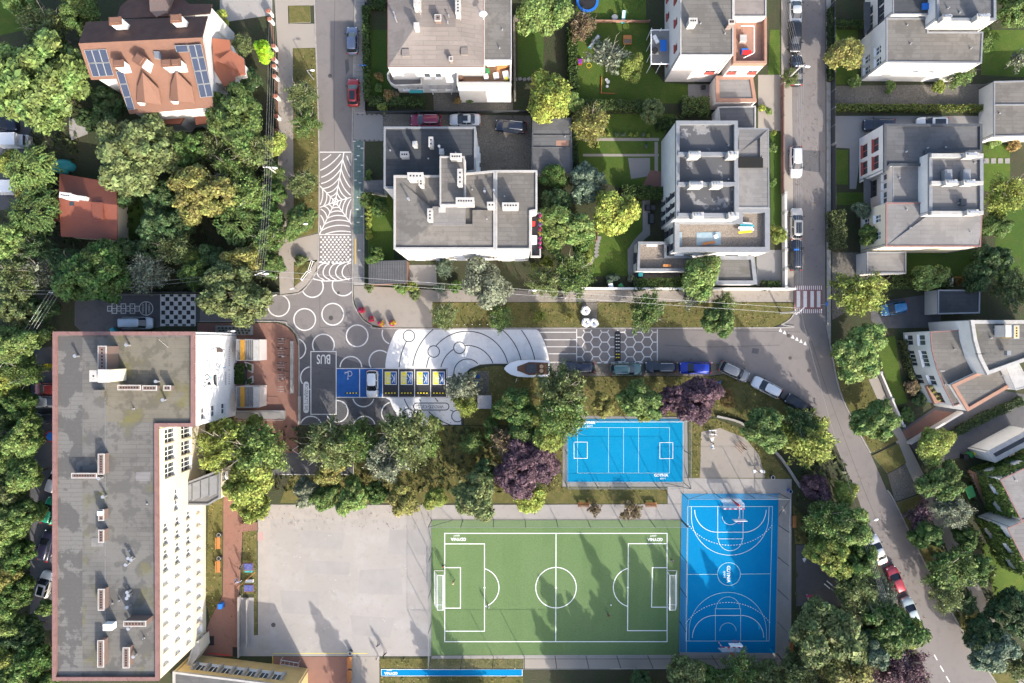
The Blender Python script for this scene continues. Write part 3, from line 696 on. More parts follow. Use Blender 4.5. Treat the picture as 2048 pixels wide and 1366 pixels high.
# == VEGETATION
def leaves_to_mesh(name,C,Nn,size,m,rng,aspect=1.7):
 """diamond leaf per centre C (n,3) facing Nn, half length size (n,)"""
 n = len(C)
 Nn = Nn / (np.linalg.norm(Nn,axis=1,keepdims=True) + 1e-9)
 r = rng.normal(size=(n,3))
 a = np.cross(Nn,r); a /= (np.linalg.norm(a,axis=1,keepdims=True) + 1e-9)
 b = np.cross(Nn,a)
 s = size[:,None]
 V = np.empty((n,4,3))
 V[:,0] = C - a * s * aspect * 0.5; V[:,1] = C - b * s * 0.5; V[:,2] = C + a * s * aspect * 0.5; V[:,3] = C + b * s * 0.5
 V[:,1] += Nn * s * 0.12; V[:,3] += Nn * s * 0.12
 me = bpy.data.meshes.new(name)
 me.vertices.add(4 * n); me.vertices.foreach_set('co', V.reshape(-1))
 me.loops.add(4 * n); me.loops.foreach_set('vertex_index', np.arange(4 * n, dtype=np.int32))
 me.polygons.add(n); me.polygons.foreach_set('loop_start', np.arange(0,4 * n, 4, dtype=np.int32))
 me.materials.append(m); me.update(); me.validate()
 return me
def unit(v): return v / (np.linalg.norm(v,axis=-1,keepdims=True) + 1e-9)
def crown_round(name,seed,ncl=110,per=250,leaf=0.05,lump=0.27,cr=(0.11,0.26),fill=0.95):
 rng = np.random.default_rng(seed)
 d = unit(rng.normal(size=(ncl,3)) * np.array([1,1,0.8]) + np.array([0,0,0.25]))
 th = np.arctan2(d[:,1],d[:,0]); ph = rng.uniform(0,6.28,4)
 prof = 1 + lump * np.sin(2 * th + ph[0]) * 0.6 + lump * np.sin(3 * th + ph[1]) * 0.7 + lump * 0.5 * np.sin(5 * th + ph[2])
 rad = rng.uniform(0.45,1.0,ncl) ** 0.5 * 0.82 * prof * fill
 cc = d * rad[:,None]
 crr = rng.uniform(cr[0],cr[1],ncl)
 idx = np.repeat(np.arange(ncl),(per * (crr / np.mean(crr)) ** 1.6).astype(int))
 n = len(idx)
 ld = unit(rng.normal(size=(n,3)) + np.array([0,0,0.35]))
 rr = rng.uniform(0.55,1.08,n)
 C = cc[idx] + ld * (crr[idx] * rr)[:,None] * np.array([1,1,0.8])
 Nn = ld * 0.7 + rng.normal(size=(n,3)) * 0.45 + np.array([0,0,0.35])
 return leaves_to_mesh(name, C, Nn, leaf * np.exp(rng.normal(-0.12,0.38, n)), MT['leaf'], rng)
def crown_loose(name,seed,nbr=50,per=260,leaf=0.044):
 """open crown: leafy branches that fan out with gaps between them"""
 rng = np.random.default_rng(seed)
 Cs = []; Ns = []
 for b in range(nbr):
  th = rng.uniform(0,6.28); el = rng.uniform(-0.3,1.25)
  L = rng.uniform(0.6,1.1)
  d = np.array([math.cos(th) * math.cos(el),math.sin(th) * math.cos(el),math.sin(el)])
  t = rng.uniform(0.25,1.0,per) ** 0.8
  side = unit(np.cross(d,[0.1,0.2,1]))
  bend = rng.uniform(-0.25,0.25)
  w = 0.13 * (1.15 - t) + 0.05
  C = d * (t * L)[:,None] + side * (bend * t * t)[:,None] + rng.normal(size=(per,3)) * w[:,None] - np.array([0,0,1]) * (0.14 * t * t)[:,None]
  Cs.append(C); Ns.append(rng.normal(size=(per,3)) * 0.8 + np.array([0,0,0.7]))
 C = np.concatenate(Cs); Nn = np.concatenate(Ns)
 return leaves_to_mesh(name, C, Nn, leaf * np.exp(rng.normal(-0.12,0.4, len(C))), MT['leaf'], rng, 1.9)
def crown_spruce(name,seed,tiers=11,leaf=0.05):
 rng = np.random.default_rng(seed)
 Cs = []; Ns = []
 for k in range(tiers):
  z = -0.9 + 1.85 * k / (tiers - 1)
  L0 = (1.02 - (z + 0.9) / 1.85) ** 0.85 * 0.98 + 0.04
  nb = max(4,int(13 * L0) + 3)
  for b in range(nb):
   th = rng.uniform(0,6.28); L = L0 * rng.uniform(0.75,1.12)
   per = int(95 * L) + 14
   d = np.array([math.cos(th),math.sin(th),0.0]); s = np.array([-d[1],d[0],0])
   t = rng.uniform(0.08,1,per)
   w = (0.16 * (1 - t) + 0.03) * (0.6 + L)
   u = rng.uniform(-1,1,per)
   C = d * (t * L)[:,None] + s * (u * w)[:,None] + np.array([0,0,1]) * (z - 0.22 * (t * L) ** 1.5 + 0.05 * rng.normal(size=per))[:,None]
   Cs.append(C); Ns.append(rng.normal(size=(per,3)) * 0.5 + np.array([0,0,0.9]))
 C = np.concatenate(Cs); Nn = np.concatenate(Ns)
 return leaves_to_mesh(name, C, Nn, leaf * rng.uniform(0.5,1.2, len(C)), MT['leaf'], rng, 2.4)
def crown_frond(name,seed,nfr=210,leaf=0.062):
 """feathery compound leaves (sumac, walnut)"""
 rng = np.random.default_rng(seed)
 Cs = []; Ns = []
 for b in range(nfr):
  o = unit(rng.normal(size=3) + np.array([0,0,0.4])) * rng.uniform(0.2,0.85) ** 0.6 * np.array([1,1,0.8])
  th = math.atan2(o[1],o[0]) + rng.normal() * 0.7
  d = np.array([math.cos(th),math.sin(th),rng.uniform(-0.3,0.2)]); s = np.array([-d[1],d[0],0])
  L = rng.uniform(0.28,0.5); n = 30
  t = np.repeat(np.linspace(0.1,1,n // 2),2); sg = np.tile([-1,1],n // 2)
  w = 0.075 * np.sin(np.clip(t,0,1) * 2.6 + 0.35)
  C = o + d * (t * L)[:,None] + s * (sg * w)[:,None] - np.array([0,0,1]) * (0.18 * t * t * L * 2)[:,None]
  Cs.append(C); Ns.append(rng.normal(size=(n,3)) * 0.25 + np.array([0,0,1]) + o * 0.3)
 C = np.concatenate(Cs); Nn = np.concatenate(Ns)
 return leaves_to_mesh(name, C, Nn, leaf * rng.uniform(0.6,1.1, len(C)), MT['leaf'], rng, 1.8)
def crown_poplar(name,seed,leaf=0.06):
 rng = np.random.default_rng(seed)
 n = 5600
 z = rng.uniform(-1,1,n); rr = ((1.02 - z) / 2) ** 0.75 * rng.uniform(0.2,1.0,n) ** 0.6 * (0.75 + 0.3 * np.sin(z * 26))
 th = rng.uniform(0,6.28,n); rr = rr * (1 + 0.25 * np.sin(4 * th + z * 7) + 0.15 * np.sin(9 * z + 2 * th))
 C = np.stack([rr * np.cos(th),rr * np.sin(th),z],1)
 return leaves_to_mesh(name, C, rng.normal(size=(n, 3)), leaf * rng.uniform(0.6,1.3, n) * 1.6, MT['leaf'], rng)
CROWNS = {'round': [crown_round('leaf_crown', s) for s in (1,2,3,4,5)], 'clumpy': [crown_round('leaf_crown', s, 46,420,0.05,0.26,(0.2,0.34),0.85) for s in (11,12,13)],
   'loose': [crown_loose('leaf_crown', s) for s in (21,22,23,24)], 'spruce': [crown_spruce('leaf_crown', s) for s in (31,32)],
   'frond': [crown_frond('leaf_crown', s) for s in (41,42)], 'shrub': [crown_round('leaf_crown', s, 40,130,0.12,0.22,(0.2,0.36),0.8) for s in (51,52,53)],
   'poplar': [crown_poplar('leaf_crown', s) for s in (61,62)], 'thin': [crown_loose('leaf_crown', s, 26,70,0.075) for s in (71,72)]}
def trunk_mesh(name,seed,m):
 rng = random.Random(seed); mb = MB()
 p = Vector((0,0,-0.02)); r = 0.032
 for k in range(4):
  q2 = p + Vector((rng.uniform(-0.02,0.02),rng.uniform(-0.02,0.02),0.16)); mb.tube(p,q2,r,7,0,r * 0.86); p = q2; r *= 0.86
 for k in range(9):
  z = rng.uniform(0.3,0.6); a = rng.uniform(0,6.28)
  b0 = Vector((0,0,z)); ln = rng.uniform(0.18,0.34)
  b1 = b0 + Vector((math.cos(a) * ln * 0.6,math.sin(a) * ln * 0.6,ln * 0.5)); b2 = b1 + Vector((math.cos(a + 0.3) * ln * 0.5,math.sin(a + 0.3) * ln * 0.5,ln * 0.4))
  mb.tube(b0,b1,r * 0.55,5,0,r * 0.35); mb.tube(b1,b2,r * 0.35,4,0,r * 0.12)
  mb.tube(b1,b1 + Vector((math.cos(a - 0.7) * ln * 0.4,math.sin(a - 0.7) * ln * 0.4,ln * 0.35)),r * 0.25,4,0,r * 0.1)
 return mb.build(name,m,obj=False)
def limb_mesh(name,seed,m):
 rng = random.Random(seed); mb = MB(); mb.tube((0,0,0),(0,0,0.4),0.035,7,0,0.028)
 for k in range(16):
  a = 6.28 * k / 16 + rng.uniform(-0.2,0.2); p = Vector((0,0,rng.uniform(0.3,0.5))); r = 0.018; el = rng.uniform(0.3,1.1); ln = rng.uniform(0.5,0.8)
  for j in range(3):
   q = p + Vector((math.cos(a) * math.cos(el) * ln / 3,math.sin(a) * math.cos(el) * ln / 3,math.sin(el) * ln / 3 * 0.75)); mb.tube(p,q,r,4,0,r * 0.6)
   b = a + rng.choice((-0.7,0.7)); mb.tube(q,q + Vector((math.cos(b) * 0.14,math.sin(b) * 0.14,0.09)),r * 0.5,3,0,r * 0.15)
   p = q; r *= 0.6; a += rng.uniform(-0.25,0.25)
 return mb.build(name,m,obj=False)
TRUNKS = [trunk_mesh('trunk', 1, MT['bark']), trunk_mesh('trunk', 2, MT['bark']), trunk_mesh('trunk', 3, MT['pale_bark'])]
LIMBS = [limb_mesh('trunk', 5, MT['pale_bark']), limb_mesh('trunk', 6, MT['pale_bark'])]
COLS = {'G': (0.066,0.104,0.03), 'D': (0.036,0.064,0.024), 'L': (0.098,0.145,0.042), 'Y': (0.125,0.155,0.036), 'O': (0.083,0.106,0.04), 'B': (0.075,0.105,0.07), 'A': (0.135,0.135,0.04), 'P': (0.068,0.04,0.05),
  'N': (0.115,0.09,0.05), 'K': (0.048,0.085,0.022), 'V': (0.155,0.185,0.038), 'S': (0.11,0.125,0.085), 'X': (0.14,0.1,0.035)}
_tn = [0]
def tree(px,py,rpx,h,kind,colr,label,group=None,rx=1.0,base=0.2,name=None):
 """px, py, rpx: crown centre and radius in photo pixels; h: tree height in metres"""
 _tn[0] += 1; k = _tn[0]
 rng = random.Random(k * 7 + 1)
 if px < 80 and py > 640: px -= 12; rpx *= 0.95
 if 430 < px < 1000 and 840 < py < 1012: rpx *= 0.9
 if rx == 1.0: rx = rng.uniform(0.9,1.12)
 hm = h * 0.62
 x,y = P(px,py,hm)
 rw = rpx / S * (H - hm) / H
 small = h < 3.2
 nm = name or ('shrub' if small else {'spruce': 'conifer_tree', 'poplar': 'poplar_tree'}.get(kind, 'broadleaf_tree'))
 root = thing(nm, label, 'shrub' if small else 'tree', (x, y, 0),0.0, group)
 cm = CROWNS[kind][k % len(CROWNS[kind])]
 zc = h * (0.5 + base * 0.5); zs = h * (0.5 - base * 0.5)
 if small: zc = h * 0.5; zs = h * 0.52
 c = link('foliage' if small else 'crown', cm, root, (0,0, zc), rng.uniform(0,6.28),(rw * 1.04 * rx, rw * 1.04 / rx, zs))
 cl = COLS[colr] if isinstance(colr,str) else colr
 j = rng.uniform(0.88,1.12) * 1.6
 c.color = (cl[0] * j,cl[1] * j,cl[2] * j,1)
 tk = TRUNKS[2] if colr in ('S',) else TRUNKS[k % 2]
 tw = max(0.5,min(h,rw * 2.2)) * (0.75 if not small else 0.5)
 if kind in ('loose', 'thin') and not small:
  link('trunk', LIMBS[k % 2], root, (0,0,0), rng.uniform(0,6.28),(rw * 1.5, rw * 1.5, h * 1.12)); return root
 link('stem' if small else 'trunk', tk, root, (0,0,0), rng.uniform(0,6.28),(tw, tw, h * 0.8))
 return root
T = [
 # --- villa corner and the gardens below it
 (75,165,98,12, 'round', 'L', 'huge round light green tree left of the red roofed villa'),
 (95,55,46,8, 'loose', 'O', 'olive tree hiding the white garden ornament in the top left corner'),
 (158,22,40,8, 'round', 'G', 'green tree behind the far left corner of the villa'),
 (40,8,34,7, 'clumpy', 'G', 'tree at the very top left edge beside the lawn'),
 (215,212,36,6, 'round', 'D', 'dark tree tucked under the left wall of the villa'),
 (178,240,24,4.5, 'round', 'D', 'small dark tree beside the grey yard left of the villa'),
 (275,305,86,11, 'round', 'O', 'largest tree directly below the villa, with pinkish leaf tips on its left'),
 (472,238,66,10, 'round', 'G', 'big green tree covering the lower right corner of the villa roof'),
 (403,388,62,10, 'round', 'A', 'yellow tinged autumn tree in the garden above the chessboard'),
 (500,300,44,8, 'loose', 'O', 'brownish open tree along the wires below the villa'),
 (545,292,27,6, 'clumpy', 'Y', 'yellow green tree beside the upper utility pole'),
 (470,345,40,8, 'loose', 'G', 'open green tree right of the yellowing garden tree'),
 (500,395,40,8, 'loose', 'L', 'pale loose tree under the bundle of wires'),
 (548,385,24,6, 'round', 'K', 'small green tree beside the footpath opposite the spider web'),
 (475,445,40,8, 'frond', 'G', 'feathery green tree below the yellowing garden tree'),
 (540,480,34,7, 'loose', 'G', 'green tree next to the footpath opposite the painted dots'),
 (322,452,44,7, 'round', 'D', 'dark round tree right of the small red tiled house'),
 (245,395,22,4, 'shrub', 'D', 'shrub climbing the right edge of the small red house'),
 (190,548,66,10, 'round', 'K', 'broad dark green tree above the hopscotch'),
 (148,540,40,7, 'loose', 'D', 'dark tree below the left corner of the small red house'),
 (300,548,42,7, 'loose', 'S', 'greyish thin leaved tree above the chessboard'),
 (352,500,36,7, 'loose', 'O', 'brownish green tree between the small red house and the chessboard'),
 (395,545,34,7, 'round', 'K', 'green tree at the top right corner of the chessboard'),
 (432,520,34,7, 'clumpy', 'D', 'very dark tree left of the lower utility pole'),
 (385,520,24,6, 'clumpy', 'Y', 'small yellow green tree behind the chessboard'),
 (468,588,68,10, 'round', 'O', 'large tree overhanging the lane right of the chessboard'),
 (487,520,36,8, 'clumpy', 'A', 'yellow brown tree just left of the lower utility pole'),
 (545,530,26,6, 'round', 'G', 'small tree at the corner of the footpath by the lower utility pole'),
 (120,520,30,6, 'round', 'D', 'dark bushy tree under the left wall of the small red house'),
 (255,500,26,5, 'shrub', 'D', 'dark bush below the right corner of the small red house'),
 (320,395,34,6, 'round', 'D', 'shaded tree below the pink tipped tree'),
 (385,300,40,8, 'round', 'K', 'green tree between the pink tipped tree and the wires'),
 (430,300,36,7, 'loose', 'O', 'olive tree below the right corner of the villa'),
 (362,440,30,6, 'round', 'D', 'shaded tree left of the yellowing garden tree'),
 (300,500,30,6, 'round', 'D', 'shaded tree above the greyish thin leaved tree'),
 (540,430,28,6, 'round', 'K', 'green tree beside the footpath level with the web centre'),
 (550,345,22,5, 'loose', 'G', 'thin tree beside the footpath just below the upper utility pole'),
 # --- far left thicket
 (62,340,44,8, 'frond', 'L', 'feathery tree right of the white box van'),
 (70,425,46,8, 'frond', 'G', 'feathery dark tree left of the small red house'),
 (25,330,30,6, 'clumpy', 'Y', 'yellow green tree above the white box van'),
 (55,385,24,6, 'clumpy', 'A', 'small yellowish tree just below the white box van'),
 (25,480,42,8, 'round', 'L', 'light green tree at the left edge level with the small red house'),
 (75,500,30,7, 'loose', 'D', 'dark open tree left of the small red house corner'),
 (40,555,42,8, 'loose', 'O', 'olive tree at the left edge above the horizontal wires'),
 (85,545,32,7, 'thin', 'S', 'almost bare grey tree left of the broad dark green tree'),
 (35,615,40,8, 'round', 'O', 'reddish olive tree left of the leftmost utility pole'),
 (85,620,28,6, 'round', 'D', 'dark bush beside the leftmost utility pole'),
 (40,690,50,9, 'round', 'L', 'light green tree left of the school roof corner'),
 (20,760,42,8, 'clumpy', 'Y', 'yellow green tree at the left edge level with the school chimney'),
 (62,745,36,8, 'loose', 'G', 'green tree under the slanting wires left of the school'),
 (55,810,34,7, 'round', 'K', 'green tree left of the parked white estate car'),
 (15,835,30,7, 'round', 'D', 'dark tree at the left edge under the slanting wires'),
 (60,880,40,8, 'round', 'L', 'light green tree left of the blue spinning seat'),
 (20,910,38,8, 'clumpy', 'G', 'green clumped tree at the left edge above the half hidden white car'),
 (60,950,40,8, 'clumpy', 'L', 'pale green tree left of the half hidden white car'),
 (20,990,40,8, 'round', 'O', 'olive tree at the left edge level with the green car'),
 (55,1030,40,8, 'round', 'G', 'green tree left of the green car'),
 (20,1070,42,8, 'clumpy', 'L', 'light clumped tree at the left edge left of the navy car'),
 (48,1110,34,7, 'round', 'K', 'deep green tree beside the parked navy car'),
 (15,1150,38,8, 'clumpy', 'A', 'yellow specked tree at the left edge left of the white car with black roof'),
 (45,1185,34,7, 'round', 'K', 'dark green tree beside the white car with black roof'),
 (20,1235,40,8, 'clumpy', 'L', 'light green tree at the left edge below the white car with black roof'),
 (92,1215,18,5, 'shrub', 'G', 'small bush against the school wall below the white car with black roof'),
 (60,1270,36,7, 'round', 'D', 'dark tree in the bottom left thicket beside the school'),
 (15,1310,38,8, 'clumpy', 'Y', 'yellow green tree at the left edge near the bottom'),
 (75,1320,40,8, 'round', 'K', 'green tree at the bottom left corner of the school'),
 (25,1362,40,8, 'round', 'L', 'light green tree in the bottom left corner'),
 (90,1366,30,7, 'round', 'G', 'green tree at the bottom edge left of the school'),
 (95,660,16,4, 'shrub', 'O', 'dry bush at the top left corner of the school'),
 # --- footpath verge of the north street
 (603,195,33,4.5, 'loose', 'O', 'olive shrubby tree on the verge opposite the red car'),
 (612,247,28,4.5, 'loose', 'G', 'green shrubby tree on the verge above the painted web'),
 (606,368,29,4.5, 'loose', 'O', 'green shrubby tree on the verge opposite the web centre'),
 (600,441,33,5, 'round', 'G', 'dense round tree on the verge opposite the lower web'),
 (600,520,14,1.5, 'shrub', 'O', 'low dry bush in the corner bed by the white rack'),
 # --- top middle gardens
 (1090,15,62,8, 'clumpy', 'L', 'large pale tree at the top edge left of the trampoline'),
 (1100,195,52,8, 'clumpy', 'V', 'bright yellow green tree with separate clumps beside the dark garage'),
 (1166,55,29,5, 'loose', 'N', 'brownish tree below the trampoline'),
 (1216,112,40,5, 'thin', 'S', 'thin grey green tree in the middle of the play lawn'),
 (1263,135,28,5, 'clumpy', 'Y', 'bushy tree with big yellow green leaves on the play lawn'),
 (1180,246,38,5.5, 'loose', 'A', 'brownish tree above the row of yellow and green balls'),
 (1303,222,24,5, 'round', 'O', 'dark olive tree left of the clipped oval hedge'),
 (1172,368,40,6, 'round', 'B', 'blue grey round tree left of the lit lawn'),
 (1225,428,50,8, 'clumpy', 'V', 'bright yellow green tree above the lit lawn'),
 (1125,455,50,8, 'round', 'L', 'large green tree right of the balcony with pink flowers'),
 (1108,352,28,5, 'clumpy', 'K', 'bright green bush below the dark garage'),
 (1110,410,34,6, 'round', 'D', 'shaded tree between the flowered balcony and the blue grey tree'),
 (1165,480,26,5, 'round', 'K', 'green bush above the curved garden path'),
 (1095,525,14,3, 'shrub', 'V', 'yellow green shrub below the balcony with pink flowers'),
 (1068,532,8,1.8, 'shrub', 'V', 'small lime ball shrub beside the garden seats'),
 (1145,545,44,7, 'loose', 'G', 'green tree between the white footpath wall and the lit lawn'),
 (1090,565,32,6, 'loose', 'O', 'olive tree behind the white lamp on the footpath'),
 (1170,515,18,4, 'clumpy', 'Y', 'yellowish bush beside the curved garden path'),
 (970,566,52,9, 'clumpy', 'S', 'large pale pine like tree overhanging the footpath'),
 (888,532,22,5, 'spruce', 'B', 'blue green conifer below the white wall of the middle house'),
 (750,512,19,4, 'round', 'K', 'glossy green bush at the top left of the dark shed'),
 (733,400,16,3.5, 'loose', 'G', 'small tree beside the green painted slabs'),
 (760,415,20,4.5, 'round', 'K', 'green garden tree left of the middle house'),
 (738,575,11,2, 'shrub', 'O', 'round bush below the left corner of the dark shed'),
 (800,575,14,2.2, 'shrub', 'G', 'bush below the dark shed'),
 (824,574,13,2.2, 'shrub', 'Y', 'yellow green bush right of the dark shed'),
 (880,575,12,2, 'shrub', 'B', 'blue green bush beside the red gate on the footpath'),
 (910,573,14,2, 'shrub', 'K', 'bright bush left of the pine like tree'),
 (1400,553,45,8, 'clumpy', 'L', 'big pale tree beside the flat garage roof'),
 (1557,470,20,4, 'clumpy', 'Y', 'small bright tree beside the street next to the beige car'),
 (888,629,28,4, 'loose', 'O', 'olive bush at the left end of the long verge'),
 (1000,635,26,3.5, 'loose', 'G', 'green bush on the verge below the pine like tree'),
 (1078,632,14,2.6, 'thin', 'Y', 'thin yellow sapling on the verge left of the white bags'),
 (1140,635,10,2, 'thin', 'A', 'small dry sapling just left of the white bags'),
 (1295,625,38,5, 'loose', 'G', 'loose green tree on the verge above the honeycomb'),
 (1437,640,35,6, 'round', 'G', 'dense green tree overhanging the street edge right of the honeycomb'),
 (1450,605,22,5, 'loose', 'O', 'dry loose tree on the verge behind the dense green tree'),
 (1380,600,20,4, 'thin', 'S', 'thin sapling on the verge below the big pale tree'),
 # --- right side
 (1692,107,38,6, 'clumpy', 'A', 'yellow and orange tree beside the white house at the upper right'),
 (1581,155,17,4, 'loose', 'O', 'narrow bush reaching over the dark car by the pole'),
 (1720,585,50,8, 'loose', 'Y', 'pale yellow green willow like tree at the drive of the blue car'),
 (1855,556,34,6, 'clumpy', 'G', 'green tree beside the white garden post above the dark garage'),
 (1955,555,30,6, 'round', 'D', 'dark tree right of the dark garage'),
 (2010,390,42,7, 'loose', 'Y', 'pale weeping tree right of the duplex roof'),
 (1990,450,30,5, 'round', 'G', 'green bush at the right corner of the lower duplex roof'),
 (1985,520,34,6, 'round', 'D', 'dark green tree at the shaded right edge lawn'),
 (2025,575,40,6, 'loose', 'O', 'olive tree at the right edge above the curved house'),
 (1738,470,20,5, 'round', 'G', 'ivy like bush at the lower left corner of the cream duplex'),
 (1725,420,17,4, 'round', 'B', 'grey green bush left of the cream duplex wall'),
 (1712,162,13,2.5, 'shrub', 'L', 'pale ball shrub at the corner of the upper right house'),
 (1782,172,12,2.2, 'shrub', 'L', 'pale ball shrub below the white south wall'),
 (1880,172,14,2.2, 'shrub', 'Y', 'yellowish shrub at the right end of the white south wall'),
 (1920,150,26,4, 'loose', 'G', 'dark green creeper tree at the right corner of the upper right house'),
 (1962,85,22,5, 'round', 'G', 'green tree right of the upper right house'),
 (2030,20,36,6, 'round', 'G', 'green tree in the top right corner'),
 (2040,120,22,5, 'thin', 'S', 'grey thin tree at the right edge above the double garage'),
 (1718,705,56,7, 'round', 'L', 'large fresh green tree on the verge below the crossing'),
 (1752,842,45,7, 'round', 'G', 'fresh green tree on the verge further down the bend'),
 (1868,890,40,5, 'clumpy', 'Y', 'yellow edged bushy conifer beside the dark drive'),
 (1885,965,42,6, 'round', 'G', 'mottled green tree left of the metal steps'),
 (1905,1020,36,6, 'loose', 'S', 'grey green tree below the metal steps'),
 (1838,1030,30,4, 'thin', 'P', 'bare purplish bush on the verge right of the road'),
 (1852,1070,32,5, 'round', 'K', 'round green bush beside the walker on the path'),
 (1905,1135,50,7, 'loose', 'G', 'large loose tree between the road and the path'),
 (1890,1190,34,6, 'loose', 'O', 'olive tree below the large loose tree by the path'),
 (1932,1075,24,5, 'round', 'K', 'green tree right of the walker on the path'),
 (1950,1140,30,6, 'round', 'G', 'green tree at the corner of the sunny right lawn'),
 (1985,1300,46,7, 'round', 'B', 'blue green tree near the bottom right corner'),
 (1965,1262,34,6, 'round', 'D', 'dark tree above the blue green tree in the bottom right'),
 (2025,1225,44,7, 'round', 'D', 'very dark tree at the right edge below the sunny lawn'),
 (2035,1330,34,6, 'loose', 'O', 'olive tree in the bottom right corner'),
 (1930,1205,24,4, 'loose', 'D', 'dark bush beside the lower path'),
 # --- row between road bend and sports courts
 (1530,858,46,7, 'round', 'G', 'round green tree above the exercise paving'),
 (1632,885,64,10, 'spruce', 'Y', 'big feathery conifer below the black car'),
 (1600,850,34,7, 'loose', 'D', 'dark tree just below the black car'),
 (1634,980,32,5, 'round', 'P', 'purple leaved bush right of the court corner'),
 (1690,985,26,6, 'clumpy', 'Y', 'yellow green tree beside the bend below the feathery conifer'),
 (1650,1040,42,8, 'loose', 'G', 'green tree right of the basketball court bench'),
 (1700,1050,46,9, 'clumpy', 'L', 'pale green tree left of the lamp by the road'),
 (1660,1110,42,8, 'round', 'Y', 'yellow green tree above the dark exercise ground'),
 (1715,1120,44,8, 'round', 'K', 'deep green tree left of the white road car'),
 (1715,1185,46,8, 'loose', 'O', 'loose olive tree left of the red road car'),
 (1760,1195,38,7, 'loose', 'S', 'grey green tree overhanging the red road car'),
 (1775,1255,60,9, 'round', 'K', 'large green tree hiding the third road car'),
 (1808,1260,36,7, 'clumpy', 'Y', 'yellow green tree at the road edge below the third road car'),
 (1655,1270,72,11, 'round', 'O', 'very large yellow green tree right of the basketball court'),
 (1690,1345,60,10, 'clumpy', 'A', 'large yellow tree at the bottom edge right of the court'),
 (1735,1300,40,9, 'round', 'B', 'blue green tree at the bottom beside the dark purple tree'),
 (1800,1335,52,8, 'loose', 'P', 'dark purple tree at the bottom edge beside the road'),
 (1600,1345,40,8, 'loose', 'O', 'olive tree at the bottom right corner of the court'),
 (1392,798,50,7, 'round', 'P', 'large purple leaved tree below the blue car'),
 (1335,802,28,6, 'round', 'P', 'smaller purple tree left of the large purple one'),
 (1283,802,44,7, 'round', 'G', 'dense green tree at the top of the volleyball court'),
 (1208,810,27,5, 'clumpy', 'A', 'small yellow tree at the top of the volleyball court'),
 (1455,798,20,3, 'clumpy', 'X', 'orange yellow bush right of the large purple tree'),
 (1290,830,18,4, 'clumpy', 'Y', 'yellow green bush at the edge of the volleyball court'),
 (1122,780,48,11, 'loose', 'O', 'tall olive tree covering the stern of the white boat'),
 (1125,830,52,11, 'loose', 'G', 'tall green tree at the top left of the volleyball court'),
 (1095,868,42,8, 'clumpy', 'Y', 'yellow green tree left of the volleyball court'),
 (1030,815,42,7, 'round', 'K', 'dark green tree below the boat'),
 (1045,868,36,6, 'clumpy', 'G', 'green tree between the boat and the purple tree'),
 (1050,932,62,7, 'round', 'P', 'big purple leaved tree left of the volleyball court'),
 (1010,885,30,6, 'loose', 'N', 'brownish tree above the big purple tree'),
 (942,888,28,5, 'spruce', 'L', 'small star shaped tree on the dark slope'),
 (922,778,38,8, 'spruce', 'S', 'pale star shaped tree beside the blue benches'),
 (930,808,24,6, 'loose', 'Y', 'yellow green tree just below the blue benches'),
 (815,868,66,10, 'loose', 'O', 'wide open crowned tree below the kiss and ride bays'),
 (775,920,50,9, 'loose', 'S', 'pale branched tree left of the dark slope'),
 (660,892,58,10, 'loose', 'O', 'olive open tree below the bus box'),
 (720,885,46,9, 'loose', 'G', 'green open tree below the blue disabled bays'),
 (845,890,36,7, 'loose', 'L', 'light tree right of the wide open crowned tree'),
 (660,940,36,7, 'clumpy', 'A', 'yellowish tree below the olive open tree'),
 (452,890,62,12, 'loose', 'Y', 'tall yellow green tree against the school east wall'),
 (515,900,62,12, 'loose', 'L', 'tall green tree right of the school entrance'),
 (500,960,60,11, 'clumpy', 'Y', 'tall pale tree above the school steps'),
 (505,1005,44,9, 'round', 'Y', 'round yellow green tree at the top left corner of the yard'),
 (508,845,22,5, 'clumpy', 'Y', 'small yellow tree beside the entrance ramp'),
 (612,985,32,6, 'round', 'S', 'grey green tree first in the row above the yard'),
 (648,995,32,6, 'round', 'G', 'green tree second in the row above the yard'),
 (705,992,38,6, 'round', 'L', 'green tree third in the row above the yard'),
 (805,998,40,6, 'clumpy', 'A', 'yellowish tree in the row above the yard'),
 (755,985,26,5, 'round', 'K', 'small green tree in the row left of the yellowish one'),
 (872,995,28,5, 'clumpy', 'Y', 'small yellow green tree above the pitch corner'),
 (950,990,52,8, 'round', 'O', 'large grey green tree above the football pitch'),
 (1058,1000,33,5, 'clumpy', 'V', 'bright lime tree above the football pitch'),
 (1190,1018,16,2.4, 'thin', 'N', 'bare twiggy bush between the two bench niches'),
 (1262,1022,24,2.6, 'thin', 'N', 'larger bare twiggy bush above the football pitch'),
 (870,848,20,2.5, 'shrub', 'Y', 'yellowish bush below the white planet board'),
 (720,850,14,2.2, 'shrub', 'Y', 'yellow bush at the lower edge of the forecourt'),
 (985,860,24,4, 'round', 'K', 'green bush left of the brownish tree'),
 (970,945,30,5, 'round', 'D', 'dark tree on the slope left of the big purple tree'),
 # --- bottom edge
 (1370,1345,42,8, 'clumpy', 'O', 'yellow olive tree at the bottom edge below the pitch corner'),
 (1475,1350,42,8, 'loose', 'G', 'green tree at the bottom edge below the basketball court'),
 (1280,1362,22,5, 'round', 'D', 'dark bush at the bottom edge below the pitch'),
 (1420,1358,30,6, 'round', 'K', 'green tree at the bottom edge between the olive and loose trees'),
 (1540,1355,34,7, 'round', 'O', 'olive tree at the bottom edge below the court corner'),
]
for t_ in T: tree(*t_)
